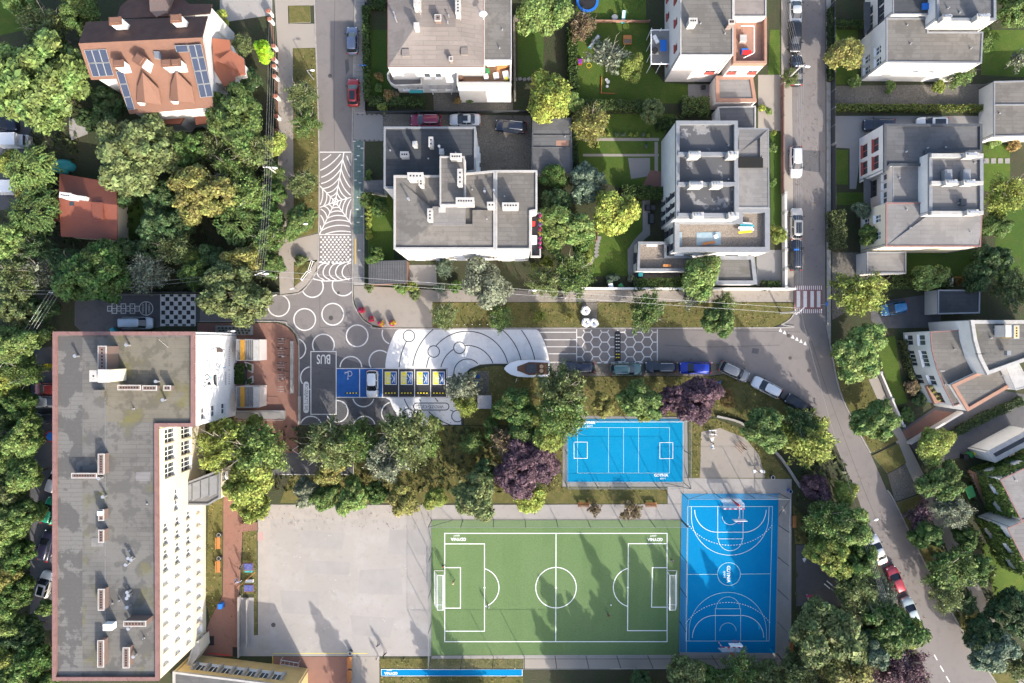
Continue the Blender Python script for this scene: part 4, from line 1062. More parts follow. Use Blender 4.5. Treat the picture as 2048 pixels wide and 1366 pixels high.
for i,(bx,by,h,r_) in enumerate(((1220,1420,11,2.6),(1262,1430,10,2.8),(1302,1415,9.5,2.6),(1345,1420,14.5,2.3),(1395,1425,12,2.5),(1425,1430,14.5,2.9),(1470,1425,12.5,3.2),(1515,1430,14,2.4),
          (1545,1450,13,2.2),(1650,1440,15,3.2),(1500,1470,16,2.6),(1570,1420,13,2.6),(1665,1400,13,2.4),(735,1424,9.0,2.2),(905,1402,6.5,1.7),(960,1415,7.5,1.9),(1180,1440,9,2.2))):
 x,y = P(bx,by)
 root = thing('poplar_tree', 'tall slender tree south of the pitch, known by its long shadow', 'tree', (x, y, 0),0, 'tall trees beyond the bottom edge')
 c = link('crown', CROWNS['poplar'][i % 2], root, (0,0, h * 0.56), i * 1.3,(r_ * 1.4, r_ * 1.4, h * 0.46)); c.color = (*COLS['G'], 1)
 link('trunk', TRUNKS[i % 2], root, (0,0,0), i, (h * 0.6, h * 0.6, h * 0.8))
# --- hedges: boxes of small leaves
def hedge(pts,w,h,colr,label,n_per_m2=110,leaf=0.17):
 rng = np.random.default_rng(len(label) * 31 + int(pts[0][0]))
 wp = PP(pts)
 Cs = []
 for a,b in zip(wp,wp[1:]):
  a = np.array(a); b = np.array(b); L = np.linalg.norm(b - a); d = (b - a) / L; nn = np.array([-d[1],d[0]])
  n = int(n_per_m2 * L * (w + 2 * h) * 0.55)
  t = rng.uniform(0,L,n); u = rng.uniform(-w / 2,w / 2,n); z = np.where(rng.random(n) < 0.6,h * rng.uniform(0.85,1.06,n),h * rng.uniform(0.05,1,n))
  side = (z < h * 0.85); u = np.where(side,np.sign(u) * w / 2 * rng.uniform(0.85,1.08,n),u)
  wob = 1 + 0.12 * np.sin(t * 2.3) + 0.08 * np.sin(t * 5.1)
  Cs.append(np.stack([a[0] + d[0] * t + nn[0] * u * wob,a[1] + d[1] * t + nn[1] * u * wob,z * (0.9 + 0.1 * wob)],1))
 C = np.concatenate(Cs)
 o0 = np.array([wp[0][0],wp[0][1],0])
 me = leaves_to_mesh('foliage', C - o0, rng.normal(size=C.shape) * 0.6 + np.array([0,0,0.8]), leaf * rng.uniform(0.6,1.2, len(C)), MT['leaf'], rng)
 root = thing('hedge', label, 'hedge', (wp[0][0], wp[0][1], 0))
 f = link('foliage', me, root); f.color = (*COLS[colr], 1)
 mb = MB(); mb.wallstrip(wp,w * 0.72,0.0,h * 0.8)
 mb.build('branches', MT['twig'], root, (wp[0][0], wp[0][1], 0))
 return root
MT['twig'] = mat('dark_twigs', (0.03,0.035,0.018), [('noise', 6,(0.05,0.045,0.03),0.4,0.6,0.8)])
hedge([(1142,60),(1146,205)], 1.3,2.0, 'K', 'long green hedge left of the play lawn')
hedge([(1150,215),(1290,217)], 1.4,1.6, 'G', 'hedge along the lower edge of the play lawn')
hedge([(1358,218),(1412,218)], 2.3,1.9, 'L', 'clipped oval hedge beside the small garage')
hedge([(1310,252),(1350,250)], 1.6,1.5, 'K', 'clipped square hedge at the corner of the white block')
hedge([(1147,250),(1148,340)], 0.7,1.8, 'D', 'dark thin hedge right of the flat dark garage')
hedge([(1240,386),(1322,390)], 1.7,1.6, 'K', 'short hedge beside the bright yellow green tree')
hedge([(1265,570),(1370,568)], 1.6,1.3, 'K', 'glossy green creeper hedge behind the white footpath wall')
hedge([(1520,572),(1556,570)], 1.2,1.0, 'K', 'short hedge in the corner of the white footpath wall')
hedge([(1664,218),(1980,220)], 0.9,1.0, 'Y', 'long low hedge between the two right driveways')
hedge([(1664,425),(1668,500)], 2.0,2.0, 'O', 'thick hedge beside the street next to the navy car')
hedge([(1770,565),(1890,563)], 1.8,1.8, 'G', 'broad hedge above the drive of the blue car')
hedge([(1665,52),(1725,52)], 1.0,0.9, 'K', 'low hedge left of the upper right house')
hedge([(734,20),(737,205)], 0.9,1.4, 'K', 'hedge along the fence left of the top grey roofed house')
hedge([(740,205),(850,207)], 1.2,0.9, 'G', 'flower hedge below the top grey roofed house')
hedge([(742,12),(772,14)], 1.3,0.8, 'K', 'short hedge at the top beside the first grey house')
hedge([(1657,20),(1657,165)], 0.7,1.0, 'D', 'dark hedge along the street beside the yellow and orange tree')
hedge([(1800,680),(1812,730),(1830,780)], 0.9,1.0, 'O', 'low hedge along the curved white wall')
hedge([(1850,895),(1960,835),(2040,800)], 1.2,0.8, 'D', 'dark hedge above the shaded drive')
ORD = 'first second third fourth fifth sixth seventh eighth ninth tenth eleventh twelfth'.split()
for k in range(12):
 tree(737,345 + k * 11.6,7.5,1.6, 'shrub', 'V' if k > 1 else 'L', ORD[k] + ' small clipped bush from the top in the row beside the green slabs', 'row of clipped bushes beside the green slabs')
for k,(x,yy) in enumerate(((1165,269),(1186,269),(1201,269),(1217,268),(1233,269),(1247,269),(1261,269),(1273,269),(1287,269),(1297,270),(1196,292),(1293,292))):
 yel = k in (0,1,3,6,7,9,10)
 tree(x, yy, 4.6,0.7, 'shrub', 'V' if yel else 'B', (ORD[k] + (' ball from the left in the garden row, yellow shrub' if yel else ' ball from the left in the garden row, grey green shrub')) if k < 10 else ('lone yellow ball shrub between the garden paths' if yel else 'lone grey green ball shrub between the garden paths'), 'ball shrubs along the garden path')
for (x, yy, r_, c_, lb) in ((1010,150,8, 'X', 'orange shrub at the patio edge'),(758,152,10, 'X', 'red tipped shrub left of the curved balcony'),(757,175,10, 'K', 'green shrub below the curved balcony'),(775,190,12, 'X', 'reddish shrub at the lower left corner of the top house'),(790,188,8, 'N', 'small red shrub under the blue awning'),
      (765,215,11, 'Y', 'lime shrub at the fence corner of the car yard'),(915,200,9, 'X', 'orange shrub on the rear patio edge'),(940,195,11, 'K', 'green shrub on the rear patio edge'),(1525,215,8, 'V', 'yellow flower bush beside the small garage'),(1538,222,8, 'L', 'green ball shrub beside the small garage'),
      (1548,265,6, 'Y', 'small pale shrub at the white block east side'),(1546,295,11, 'G', 'large leaved shrub at the white block east side'),(1545,365,10, 'K', 'round shrub beside the lower grey roof'),(1990,278,18, 'L', 'shrub below the double garage'),(2030,290,14, 'X', 'reddish shrub right of the double garage'),
      (1825,775,18, 'N', 'red leaved shrub at the curved house corner'),(1840,800,16, 'D', 'dark shrub under the curved balcony'),(1815,830,16, 'K', 'green shrub by the brick terrace'),(1960,520,12, 'N', 'reddish shrub below the cream duplex'),(1918,560,10, 'X', 'brown ball shrub above the dark garage'),
      (830,590,12, 'O', 'dry shrub by the beige pavement'),(1230,555,9, 'B', 'grey green pot shrub by the footpath wall'),(1220,557,10, 'B', 'grey green shrub by the footpath wall bins'),(1262,555,8, 'S', 'pale shrub at the end of the footpath wall bins')):
 tree(x, yy, r_, 1.4, 'shrub', c_, lb)
tree(528,102,22,4, 'clumpy', (0.2,0.34,0.02), 'vivid lime leafy tree beside the villa gate')
tree(440,40,20,3.0, 'shrub', 'V', 'lime bush at the upper right of the villa')
tree(482,95,24,4, 'loose', 'O', 'olive bush behind the red porch roof')
tree(500,160,24,4, 'round', 'D', 'dark bush below the red porch roof')
tree(1145,205,22,4, 'clumpy', 'L', 'light bush at the end of the long green hedge')
# --- rough grass tufts
NOGRASS = [ROAD,[(1402,864),(1440,856),(1490,876),(1518,910),(1530,957),(1400,957)],rect(1592,1088,1692,1212),[(1366,956),(1583,958),(1582,1317),(1359,1317),(1362,1040)],rect(447,985,1366,1010),rect(548,903,708,952),rect(598,660,924,850),[(1733,751),(1751,745),(1850,955),(1937,1130),(2060,1360),(2040,1370),(1916,1142),(1818,945)]]
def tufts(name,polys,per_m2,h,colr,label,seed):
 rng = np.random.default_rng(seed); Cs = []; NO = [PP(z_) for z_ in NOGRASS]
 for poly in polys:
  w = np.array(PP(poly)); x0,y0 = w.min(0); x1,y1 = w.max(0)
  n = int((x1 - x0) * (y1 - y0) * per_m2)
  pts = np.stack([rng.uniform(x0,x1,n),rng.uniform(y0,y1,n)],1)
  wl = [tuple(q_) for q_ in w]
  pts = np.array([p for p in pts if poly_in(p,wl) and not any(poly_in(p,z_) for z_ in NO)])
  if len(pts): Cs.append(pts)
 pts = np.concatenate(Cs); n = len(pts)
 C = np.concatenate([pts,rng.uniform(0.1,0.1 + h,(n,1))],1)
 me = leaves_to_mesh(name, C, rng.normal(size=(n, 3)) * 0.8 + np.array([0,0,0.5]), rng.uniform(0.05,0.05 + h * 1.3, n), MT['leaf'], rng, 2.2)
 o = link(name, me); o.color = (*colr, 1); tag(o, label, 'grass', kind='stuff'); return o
tufts('grass_tufts', [L_[2] for L_ in LAWNS if L_[0] == 'rough_grass'] + [[(865,605),(1163,605),(1163,655),(865,655)], [(1195,605),(1586,607),(1575,640),(1545,654),(1195,655)], [(587,97),(632,97),(638,300),(637,465),(589,478)], [(1661,692),(1738,700),(1776,850),(1796,880),(1743,905),(1679,777)]], 8,0.1,(0.17,0.155,0.06), 'dry rough grass tufts on the verges', 5)
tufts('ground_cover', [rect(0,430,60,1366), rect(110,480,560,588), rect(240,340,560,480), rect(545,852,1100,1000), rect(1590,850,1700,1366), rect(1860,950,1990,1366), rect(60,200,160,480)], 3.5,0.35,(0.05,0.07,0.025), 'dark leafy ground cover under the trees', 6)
fl_ = [rect(640,470,704,560),rect(600,800,924,850),rect(1110,700,1440,750),[(1450,700),(1600,790),(1640,840),(1450,750)],rect(1590,0,1650,560),rect(516,1010,860,1060),rect(447,1000,482,1300),rect(480,840,596,900),[(1700,950),(1730,950),(1860,1240),(1800,1240)],rect(560,100,586,570),rect(865,581,1586,604)]
NOGRASS = []
lv_ = tufts('fallen_leaves', fl_, 2.2,0.06,(0.2,0.13,0.05), 'scattered fallen leaves on the road edges, paths and yard', 9)
# == BUILDINGS
MT['white_wall'] = mat('white_render', (0.66,0.645,0.62), [('noise', 0.5,(0.58,0.565,0.54),0.4,0.65,0.8),('noise', 4,(0.46,0.445,0.42),0.58,0.75,0.5)], rough=0.9)
MT['cream_wall'] = mat('cream_render', (0.62,0.56,0.435), [('noise', 0.4,(0.56,0.505,0.39),0.4,0.65,0.7),('noise', 5,(0.6,0.54,0.4),0.58,0.75,0.4)], rough=0.9)
MT['pink_wall'] = mat('pale_pink_render', (0.70,0.64,0.60), [('noise', 0.5,(0.64,0.58,0.54),0.4,0.65,0.7)], rough=0.9)
MT['grey_wall'] = mat('grey_render', (0.52,0.49,0.47), [('noise', 0.5,(0.46,0.43,0.41),0.4,0.65,0.7)], rough=0.9)
MT['yellow_wall'] = mat('ochre_render', (0.50,0.38,0.18), [('noise', 0.8,(0.42,0.31,0.14),0.4,0.65,0.8),('noise', 5,(0.3,0.23,0.13),0.56,0.75,0.5)], rough=0.9)
MT['salmon'] = mat('salmon_render', (0.29,0.17,0.125), [('noise', 1.5,(0.25,0.145,0.108),0.4,0.65,0.8)], rough=0.85)
def felt(name,a,stain,moss=None,sc=0.9,sf=0.7):
 ly = [('strip', sc, tuple(x * 0.7 for x in a),0.2,1.0,0.55),('felt', sc, tuple(x * 0.45 for x in a),0.2,0.9,0.5),('soft', 0.14, tuple(x * 1.15 for x in a),0.4,0.6,0.8),('noise', 0.45, stain, 0.5,0.56, sf),('noise', 2.2, tuple(x * 0.72 for x in a),0.53,0.72,0.45),('noise', 16, tuple(x * 0.7 for x in a),0.52,0.78,0.4)]
 if moss: ly.insert(4,('noise', 0.22, moss, 0.55,0.68,0.7))
 return mat(name,a,ly,rough=0.92,bump=0.15)
MT['felt_school'] = felt('school_roof_felt', (0.122,0.119,0.112),(0.076,0.075,0.072),(0.13,0.125,0.05))
MT['felt_warm'] = felt('warm_grey_felt', (0.185,0.163,0.15),(0.16,0.141,0.13))
MT['felt_grey'] = felt('grey_felt', (0.138,0.13,0.12),(0.1,0.094,0.086))
MT['felt_cool'] = felt('cool_grey_felt', (0.165,0.161,0.16),(0.138,0.135,0.134))
MT['felt_black'] = felt('black_felt', (0.05,0.054,0.06),(0.038,0.041,0.046))
MT['felt_wet'] = mat('wet_felt', (0.2,0.197,0.197), [('felt', 0.9,(0.12,0.12,0.12),0.2,0.9,0.5),('noise', 0.42,(0.068,0.07,0.075),0.40,0.43,0.95),('noise', 12,(0.2,0.2,0.2),0.55,0.75,0.3)], rough=0.7)
MT['felt_dark'] = felt('dark_grey_felt', (0.1,0.102,0.106),(0.072,0.074,0.078))
MT['gravel'] = mat('roof_gravel', (0.27,0.23,0.19), [('noise', 0.5,(0.23,0.19,0.155),0.4,0.65,0.8),('cells', 7,(0.14,0.12,0.1),0.35,0.6,0.7)], bump=0.5, bscale=16)
MT['tile'] = mat('terracotta_tile', (0.30,0.115,0.07), [('brick', 3.0,(0.12,0.045,0.03),0.2,0.9,0.6),('noise', 0.6,(0.25,0.095,0.06),0.4,0.62,0.8),('noise', 7,(0.36,0.17,0.115),0.56,0.75,0.5)], rough=0.75, bump=0.3, bscale=14)
MT['tile_pink'] = mat('faded_tile', (0.165,0.09,0.064), [('brick', 3.2,(0.1,0.045,0.03),0.2,0.9,0.5),('noise', 0.6,(0.142,0.077,0.055),0.4,0.62,0.8),('noise', 8,(0.22,0.13,0.095),0.58,0.75,0.5)], rough=0.8, bump=0.25, bscale=14)
MT['coping_red'] = mat('red_brown_coping', (0.2,0.115,0.105), [('noise', 1.2,(0.165,0.095,0.088),0.42,0.62,0.8),('noise', 9,(0.3,0.16,0.145),0.56,0.75,0.4)], rough=0.6)
MT['coping_white'] = mat('white_coping', (0.34,0.335,0.325), [('noise', 1.5,(0.26,0.255,0.245),0.42,0.65,0.7)], rough=0.6)
MT['coping_grey'] = mat('grey_metal_coping', (0.23,0.24,0.255), [('noise', 1.5,(0.19,0.2,0.21),0.42,0.65,0.7)], rough=0.5, metal=0.3)
MT['coping_dark'] = mat('anthracite_coping', (0.055,0.06,0.068), [('noise', 2,(0.075,0.08,0.09),0.45,0.65,0.7)], rough=0.5)
MT['glass'] = mat('window_glass', (0.035,0.045,0.055), [('noise', 0.7,(0.07,0.085,0.1),0.45,0.65,0.8)], rough=0.08, spec=0.6)
MT['blind'] = mat('white_blind', (0.6,0.59,0.56), rough=0.5)
MT['frame_white'] = mat('white_window_frame', (0.78,0.78,0.77), rough=0.5)
MT['frame_red'] = mat('red_window_frame', (0.36,0.09,0.07), rough=0.6)
MT['frame_dark'] = mat('dark_window_frame', (0.06,0.06,0.065), rough=0.5)
MT['brick'] = mat('chimney_brick', (0.125,0.1,0.09), [('brick', 7,(0.2,0.18,0.165),0.2,0.9,0.7),('noise', 3,(0.2,0.1,0.08),0.45,0.65,0.7)])
MT['chim'] = mat('chimney_render', (0.40,0.39,0.37), [('noise', 2,(0.28,0.27,0.25),0.45,0.65,0.8)])
MT['metal'] = mat('galvanised_metal', (0.5,0.51,0.52), rough=0.4, metal=0.7)
MT['dark_hole'] = mat('shaded_opening', (0.012,0.012,0.012))  # near-black colour stands in for the shade inside flues and the light well
MT['steel_dark'] = mat('dark_steel', (0.06,0.065,0.07), rough=0.5, metal=0.3)
MT['wood'] = mat('orange_bench_wood', (0.42,0.18,0.06), [('plank', 6,(0.2,0.09,0.04),0.2,0.9,0.5),('noise', 6,(0.34,0.14,0.05),0.45,0.65,0.7)])
MT['brownwood'] = mat('brown_wood', (0.16,0.085,0.055), [('plank', 5,(0.07,0.04,0.028),0.2,0.9,0.6),('noise', 6,(0.12,0.065,0.045),0.45,0.65,0.7)])
MT['plastic_white'] = mat('white_plastic', (0.74,0.74,0.74), rough=0.4)
MT['plastic_blue'] = mat('blue_plastic', (0.02,0.13,0.45), rough=0.4)
MT['plastic_red'] = mat('red_plastic', (0.5,0.03,0.03), rough=0.45)
MT['plastic_teal'] = mat('teal_plastic', (0.05,0.32,0.34), rough=0.4)
MT['plastic_green'] = mat('green_plastic', (0.03,0.16,0.06), rough=0.45)
MT['plastic_yellow'] = mat('yellow_plastic', (0.62,0.5,0.03), rough=0.45)
MT['black'] = mat('black_rubber', (0.02,0.02,0.022), rough=0.7)
_wm = {}
def window_meshes(w,h,frame,style):
 key = (round(w,2),round(h,2),frame,style)
 if key not in _wm:
  f = MB(); t = 0.075
  f.box((0,0,t / 2),(w,0.08,t)); f.box((0,0,h - t / 2),(w,0.08,t))
  f.box((-w / 2 + t / 2,0,h / 2),(t,0.078,h - 2 * t)); f.box((w / 2 - t / 2,0,h / 2),(t,0.078,h - 2 * t))
  nx = {'x2': 2, 'x3': 3, 'x4': 4, 'cross': 2, 'blind': 2, 'x6': 6}.get(style, 1)
  for i in range(1,nx): f.box((-w / 2 + w * i / nx,0,h / 2),(0.09,0.076,h - 2 * t))
  if style in ('cross', 'x3', 'x6'): f.box((0,0.004, h * 0.58),(w - 2 * t, 0.07,0.08))
  f.box((0,0.18,-0.02),(w + 0.1,0.32,0.05))
  g = MB(); g.box((0,-0.01,h / 2),(w - 2 * t,0.02,h - 2 * t))
  _wm[key] = (f.build('window', MT[frame], obj=False), g.build('pane', MT['blind' if style == 'blind' else 'glass'], obj=False))
 return _wm[key]
class House:
 def __init__(s, name, label, pts, h, cat='house', group=None):
  w = PP(pts,h)
  s.c = (sum(p[0] for p in w) / len(w),sum(p[1] for p in w) / len(w),0.0)
  s.root = thing(name,label,cat,s.c,0,group)
 def rel(s,mb,name,mats,parent=None):
  return mb.build(name,mats,parent or s.root,s.c)
 def opening_wall(s,mb,p,q,z0,z1,ops,depth=0.2,mi=0):
  """wall face p->q (outside on the left of the travel), with real openings"""
  p = Vector(p); q = Vector(q); L = (q - p).length; d = (q - p) / L; n = Vector((-d.y,d.x))
  xs = sorted(set([0,L] + [v for o in ops for v in (o[0],o[1])])); zs = sorted(set([z0,z1] + [v for o in ops for v in (o[2],o[3])]))
  pt = lambda x,z,dep=0.0: (p.x + d.x * x - n.x * dep,p.y + d.y * x - n.y * dep,z)
  for zi in range(len(zs) - 1):
   run = None
   for xi in range(len(xs) - 1):
    cx,cz = (xs[xi] + xs[xi + 1]) / 2,(zs[zi] + zs[zi + 1]) / 2
    hole = any(o[0] < cx < o[1] and o[2] < cz < o[3] for o in ops)
    if not hole: mb.face([pt(xs[xi + 1],zs[zi]),pt(xs[xi],zs[zi]),pt(xs[xi],zs[zi + 1]),pt(xs[xi + 1],zs[zi + 1])],mi)
  for a,b,c,e in ops:
   for (x0,za,x1,zb) in ((a,c,a,e),(b,e,b,c),(a,e,b,e),(b,c,a,c)):
    mb.face([pt(x0,za),pt(x0,za,depth),pt(x1,zb,depth),pt(x1,zb)],mi)
 def block(s, pts, h, wall, roof, cop='coping_grey', cw=0.28, par=0.3, wins=(), z0=0.0, roofname='roof', wname='wall', bottom=False, copname='coping', pieces=0, over=0.0, depth=0.2):
  """pts: roof outline in photo pixels, clockwise in the picture; wins: (edge, [t..], [z..], w, h, style, frame)"""
  w = [Vector(p) for p in PP(pts,h)]; n = len(w)
  mb = MB(); ops = {i: [] for i in range(n)}
  for (e,ts,zs,ww,wh,st,fr) in wins:
   L = (w[(e + 1) % n] - w[e]).length
   for t in ts:
    for z in zs:
     a = t * L - ww / 2
     if a < 0.1 or a + ww > L - 0.1: a = min(max(a,0.12),L - ww - 0.12)
     ops[e].append((a,a + ww,z,z + wh,st,fr))
  for i in range(n):
   s.opening_wall(mb,w[i],w[(i + 1) % n],z0,h - 0.02,[o[:4] for o in ops[i]],depth)
   d = (w[(i + 1) % n] - w[i]).normalized(); nn = Vector((-d.y,d.x)); ang = math.atan2(d.y,d.x)
   for (a,b,c,e2,st,fr) in ops[i]:
    fm,gm = window_meshes(b - a,e2 - c,fr,st)
    m_ = w[i] + d * (a + b) / 2 - nn * (depth - 0.06)
    o = link('window', fm, s.root, (m_.x - s.c[0], m_.y - s.c[1], c), ang)
    link('pane', gm, o)
  if bottom: mb.flat([tuple(p) for p in w],z0)
  s.rel(mb,wname,MT[wall])
  def inset(k):
   out = []
   for i in range(n):
    a,b,c = w[i - 1],w[i],w[(i + 1) % n]
    d1 = (b - a).normalized(); d2 = (c - b).normalized()
    n1 = Vector((d1.y,-d1.x)); n2 = Vector((d2.y,-d2.x))
    den = 1 + n1.dot(n2)
    out.append(b + (n1 + n2) * (k / max(0.25,den)))
   return out
  ins = inset(cw); outr = inset(-0.05 - over)
  zr = h - par
  s.rel(MB().flat([tuple(p) for p in inset(cw * 0.98)],zr),roofname,MT[roof])
  mb = MB()
  cps = []
  for i in range(n):
   j = (i + 1) % n
   if pieces:
    L = (w[j] - w[i]).length; k = max(1,int(round(L / pieces)))
   else: k = 1
   for q_ in range(k):
    t0,t1 = q_ / k,(q_ + 1) / k
    g = 0.03 / (w[j] - w[i]).length if k > 1 else 0
    lerp = lambda A,B,t: A + (B - A) * t
    o0,o1 = lerp(outr[i],outr[j],t0 + (g if q_ else 0)),lerp(outr[i],outr[j],t1)
    i0,i1 = lerp(ins[i],ins[j],t0 + (g if q_ else 0)),lerp(ins[i],ins[j],t1)
    tgt = MB() if pieces else mb
    tgt.prism([o0,o1,i1,i0],zr - 0.05 if par > 0.1 else zr - 0.02,h + (0.004 if i % 2 else 0.0),bottom=True)
    if pieces: s.rel(tgt,copname,MT[cop])
  if not pieces: s.rel(mb,copname,MT[cop])
  if roof.startswith('felt') and z0 == 0:
   rg = random.Random(int(w[0].x * 7)); xs = [p.x for p in ins]; ys = [p.y for p in ins]
   for _k in range(min(7,int((max(xs) - min(xs)) * (max(ys) - min(ys)) / 22))):
    q_ = (rg.uniform(min(xs) + .5,max(xs) - .5),rg.uniform(min(ys) + .5,max(ys) - .5))
    if poly_in(q_, [tuple(p) for p in ins]): s.rel(MB().cyl(q_, 0.06, zr, zr + rg.uniform(0.3,0.55),7).cyl(q_, 0.11, zr + 0.1, zr + 0.16,7), 'vent_pipe', MT['metal'])
   for i in range(n):
    d = (w[(i + 1) % n] - w[i]); L = d.length
    if L > 5: p = w[i] + d * (0.35 / L) + Vector((-d.y, d.x)) / L * 0.06; s.rel(MB().tube((p.x, p.y, 0),(p.x, p.y, h - 0.15),0.045,6), 'downpipe', MT['coping_grey'])
  return w
 def chimney(s, px, py, lx, ly, ztop, zbase, m='chim', flues=0, pots=False, rz=0.0, cap=True):
  x,y = P(px,py,ztop); x -= s.c[0]; y -= s.c[1]
  mb = MB(); mb.box((0,0,(ztop - zbase) / 2),(lx,ly,ztop - zbase))
  if cap: mb.box((0,0,ztop - zbase + 0.04),(lx + 0.12,ly + 0.12,0.1),0,1); mb.box((0,0,ztop - zbase + 0.085),(lx - 0.1,ly - 0.1,0.02),0,0)
  me = mb.build('chimney', [MT[m], MT['chim']], obj=False)
  o = link('chimney', me, s.root, (x, y, zbase), rz)
  ax = 0 if lx >= ly else 1; L = max(lx,ly)
  for k in range(flues):
   t = (k + 0.5) / flues * L * 0.86 - L * 0.43
   fb = MB(); zz = ztop - zbase + 0.09
   if pots:
    fb.cyl((0,0),0.11,0,0.3,8); fb.cyl((0,0),0.17,0.3,0.38,8)
   else: fb.box((0,0,0.006),(0.2,0.2,0.012))
   f = fb.build('flue', MT['metal' if pots else 'dark_hole'], o); f.location = ((t, 0, zz + 0.001) if ax == 0 else (0, t, zz + 0.001))
  return o
 def box(s,name,px,py,h,d,m,rz=0.0,parent=None):
  """box whose top centre shows at pixel px, py; h top height; d size"""
  x,y = P(px,py,h)
  return s.rel(MB().box((x,y,h - d[2] / 2),d,rz),name,MT[m],parent)
 def faces(s,name,m,fs,thick=0.12,parent=None):
  """sloped roof planes given as lists of (px, py, height)"""
  mb = MB()
  for f in fs:
   pts = [(*P(x,y,h),h) for x,y,h in f]
   a = Vector(pts[1]) - Vector(pts[0]); b = Vector(pts[2]) - Vector(pts[0]); nn = a.cross(b)
   if nn.z < 0: pts = pts[::-1]
   mb.face(pts)
   k = len(pts)
   for i in range(k):
    p,q_ = pts[i],pts[(i + 1) % k]
    mb.face([(p[0],p[1],p[2] - thick),(q_[0],q_[1],q_[2] - thick),q_,p])
  return s.rel(mb,name,MT[m] if isinstance(m,str) else m,parent)
 def prismpx(s,name,m,pts,h,z0,parent=None,mt=None):
  return s.rel(MB().prism(PP(pts,h),z0,h,0,bottom=True),name,MT[m],parent)
# -- school
SH = 13.5
school = House('school_building', 'long L shaped school with grey felt roof, red coping and cream walls', [(106,664),(388,664),(388,855),(315,855),(317,1361),(105,1361)], SH, 'school')
e_t = [0.02 + k * 0.0505 for k in range(20)]
school.block([(106,664),(388,664),(388,853),(315,853),(317,1361),(105,1361)], SH, 'cream_wall', 'felt_school', 'coping_red', 0.42,0.35,
 wins=[(1, [0.885], [4.0,7.2,10.2], 1.5,1.5, 'cross', 'frame_white'),(3, [0.05,0.12,0.19], [4.4,8.8], 1.9,2.9, 'x3', 'frame_white'),(3, [0.30,0.345], [8.0], 1.4,1.4, 'cross', 'frame_white'),
   (3, [0.415 + k * 0.0535 for k in range(4)], [4.5,7.6,10.7], 1.15,1.6, 'cross', 'frame_white'),(3, [0.415 + k * 0.0535 for k in range(4,11)], [4.5,7.6,10.7], 1.15,1.6, 'blind', 'frame_white'),(3, [0.415 + k * 0.0535 for k in range(11)], [1.4], 1.15,1.6, 'blind', 'frame_white'),(5, [0.05 + 0.075 * k for k in range(13)], [1.4,4.5,7.6,10.7], 1.4,1.5, 'cross', 'frame_white'),
   (0, [0.12,0.3,0.5,0.7,0.9], [1.4,4.5,7.6,10.7], 1.4,1.5, 'cross', 'frame_white')], pieces=1.85, depth=0.32, copname='coping_section')
w0 = P(388,664,SH); w1 = P(388,853,SH)
mx = w0[0]
def on_wall(yp,zp):    # yp: metres south of the north corner,zp height
 return (mx + 0.05,w0[1] - yp,zp)
mw = MB(); L_ = w0[1] - w1[1]
mw2 = MB(); school.opening_wall(mw2,(mx + 0.03,w0[1]),(mx + 0.03,w1[1]),0.4,SH - 0.06,[(0.885 * L_ - 0.75,0.885 * L_ + 0.75,z,z + 1.5) for z in (4.0,7.2,10.2)],0.03)
mural = school.rel(mw2, 'mural_wall', mat('mural_white', (0.70,0.715,0.73), [('noise', 0.6,(0.64,0.655,0.68),0.4,0.65,0.7)]))
def mural_poly(pts,z=0.05): return [(mx + z,w0[1] - a,b) for a,b in pts]
def mp(x,y):
 """zoom pixel of the mural (360,640 +/5.94) -> metres south of the corner, height on the wall"""
 X = 360 + x / 5.94; Y = 640 + y / 5.94
 hh = H - (mx * S * H) / (X - 1024)
 k = (H - hh) / H / S
 return (w0[1] - (683 - Y) * k,hh)
ink = mat('mural_ink', (0.035,0.035,0.04)); blu = mat('mural_blue', (0.2,0.42,0.62)); brn = mat('mural_brown', (0.11,0.085,0.08)); gry = mat('mural_grey', (0.22,0.24,0.27))
def mfill(pts, m, z=0.05): school.rel(MB().face(mural_poly([mp(*p) for p in pts], z)), 'mural_shape', m, mural)
def mline(pts,m,w=0.045,z=0.055):
 w *= 2.0
 q3 = [mp(*p) for p in pts]; mb = MB(); tmp = MB(); tmp.stroke(q3,w,0)
 for f in tmp.f: mb.face([(mx + z,w0[1] - tmp.v[i][0],tmp.v[i][1]) for i in f])
 school.rel(mb, 'mural_stroke', m, mural)
mfill([(430,325),(470,325),(500,345),(512,372),(490,385),(455,380),(432,388)],brn)
mfill([(325,745),(352,730),(368,770),(322,772)],ink); mfill([(395,655),(430,645),(435,790),(400,760),(392,700)],ink); mfill([(352,460),(358,470),(358,585),(352,590)],brn)
mfill([(497,565),(545,552),(535,568),(505,575)],blu); mfill([(350,672),(372,668),(374,700),(352,702)],blu)
mline(smooth_line([(335,390),(370,350),(430,328)]),gry,0.05); mline(smooth_line([(432,388),(450,440),(430,520),(450,560),(480,530),(490,450),(492,390)]),gry,0.06)
mline(smooth_line([(505,345),(535,370),(520,440),(545,480)]),gry,0.05); mline(smooth_line([(310,480),(300,520),(320,580),(345,560),(340,490),(312,482)]),gry,0.05)
mline(smooth_line([(290,665),(320,650),(345,670),(330,700),(300,712)]),ink,0.06); mline(smooth_line([(280,745),(300,740),(310,770),(285,790),(268,770)]),ink,0.05); mline(smooth_line([(335,775),(355,810),(385,800),(370,730)]),gry,0.05)
mline(smooth_line([(258,660),(275,700),(255,740),(270,800)]),gry,0.04); mline(smooth_line([(440,600),(470,560),(440,520),(415,560)]),gry,0.05); mline(smooth_line([(400,610),(430,590),(465,620),(440,640)]),gry,0.05); mline([(415,665),(425,740)],gry,0.07)
for k in range(9): mline([(530,630 + k * 17),(546,622 + k * 17),(538,634 + k * 17)],gry,0.05)
for k in range(6): mline([(450,655 + k * 22),(452,668 + k * 22)],gry,0.07)
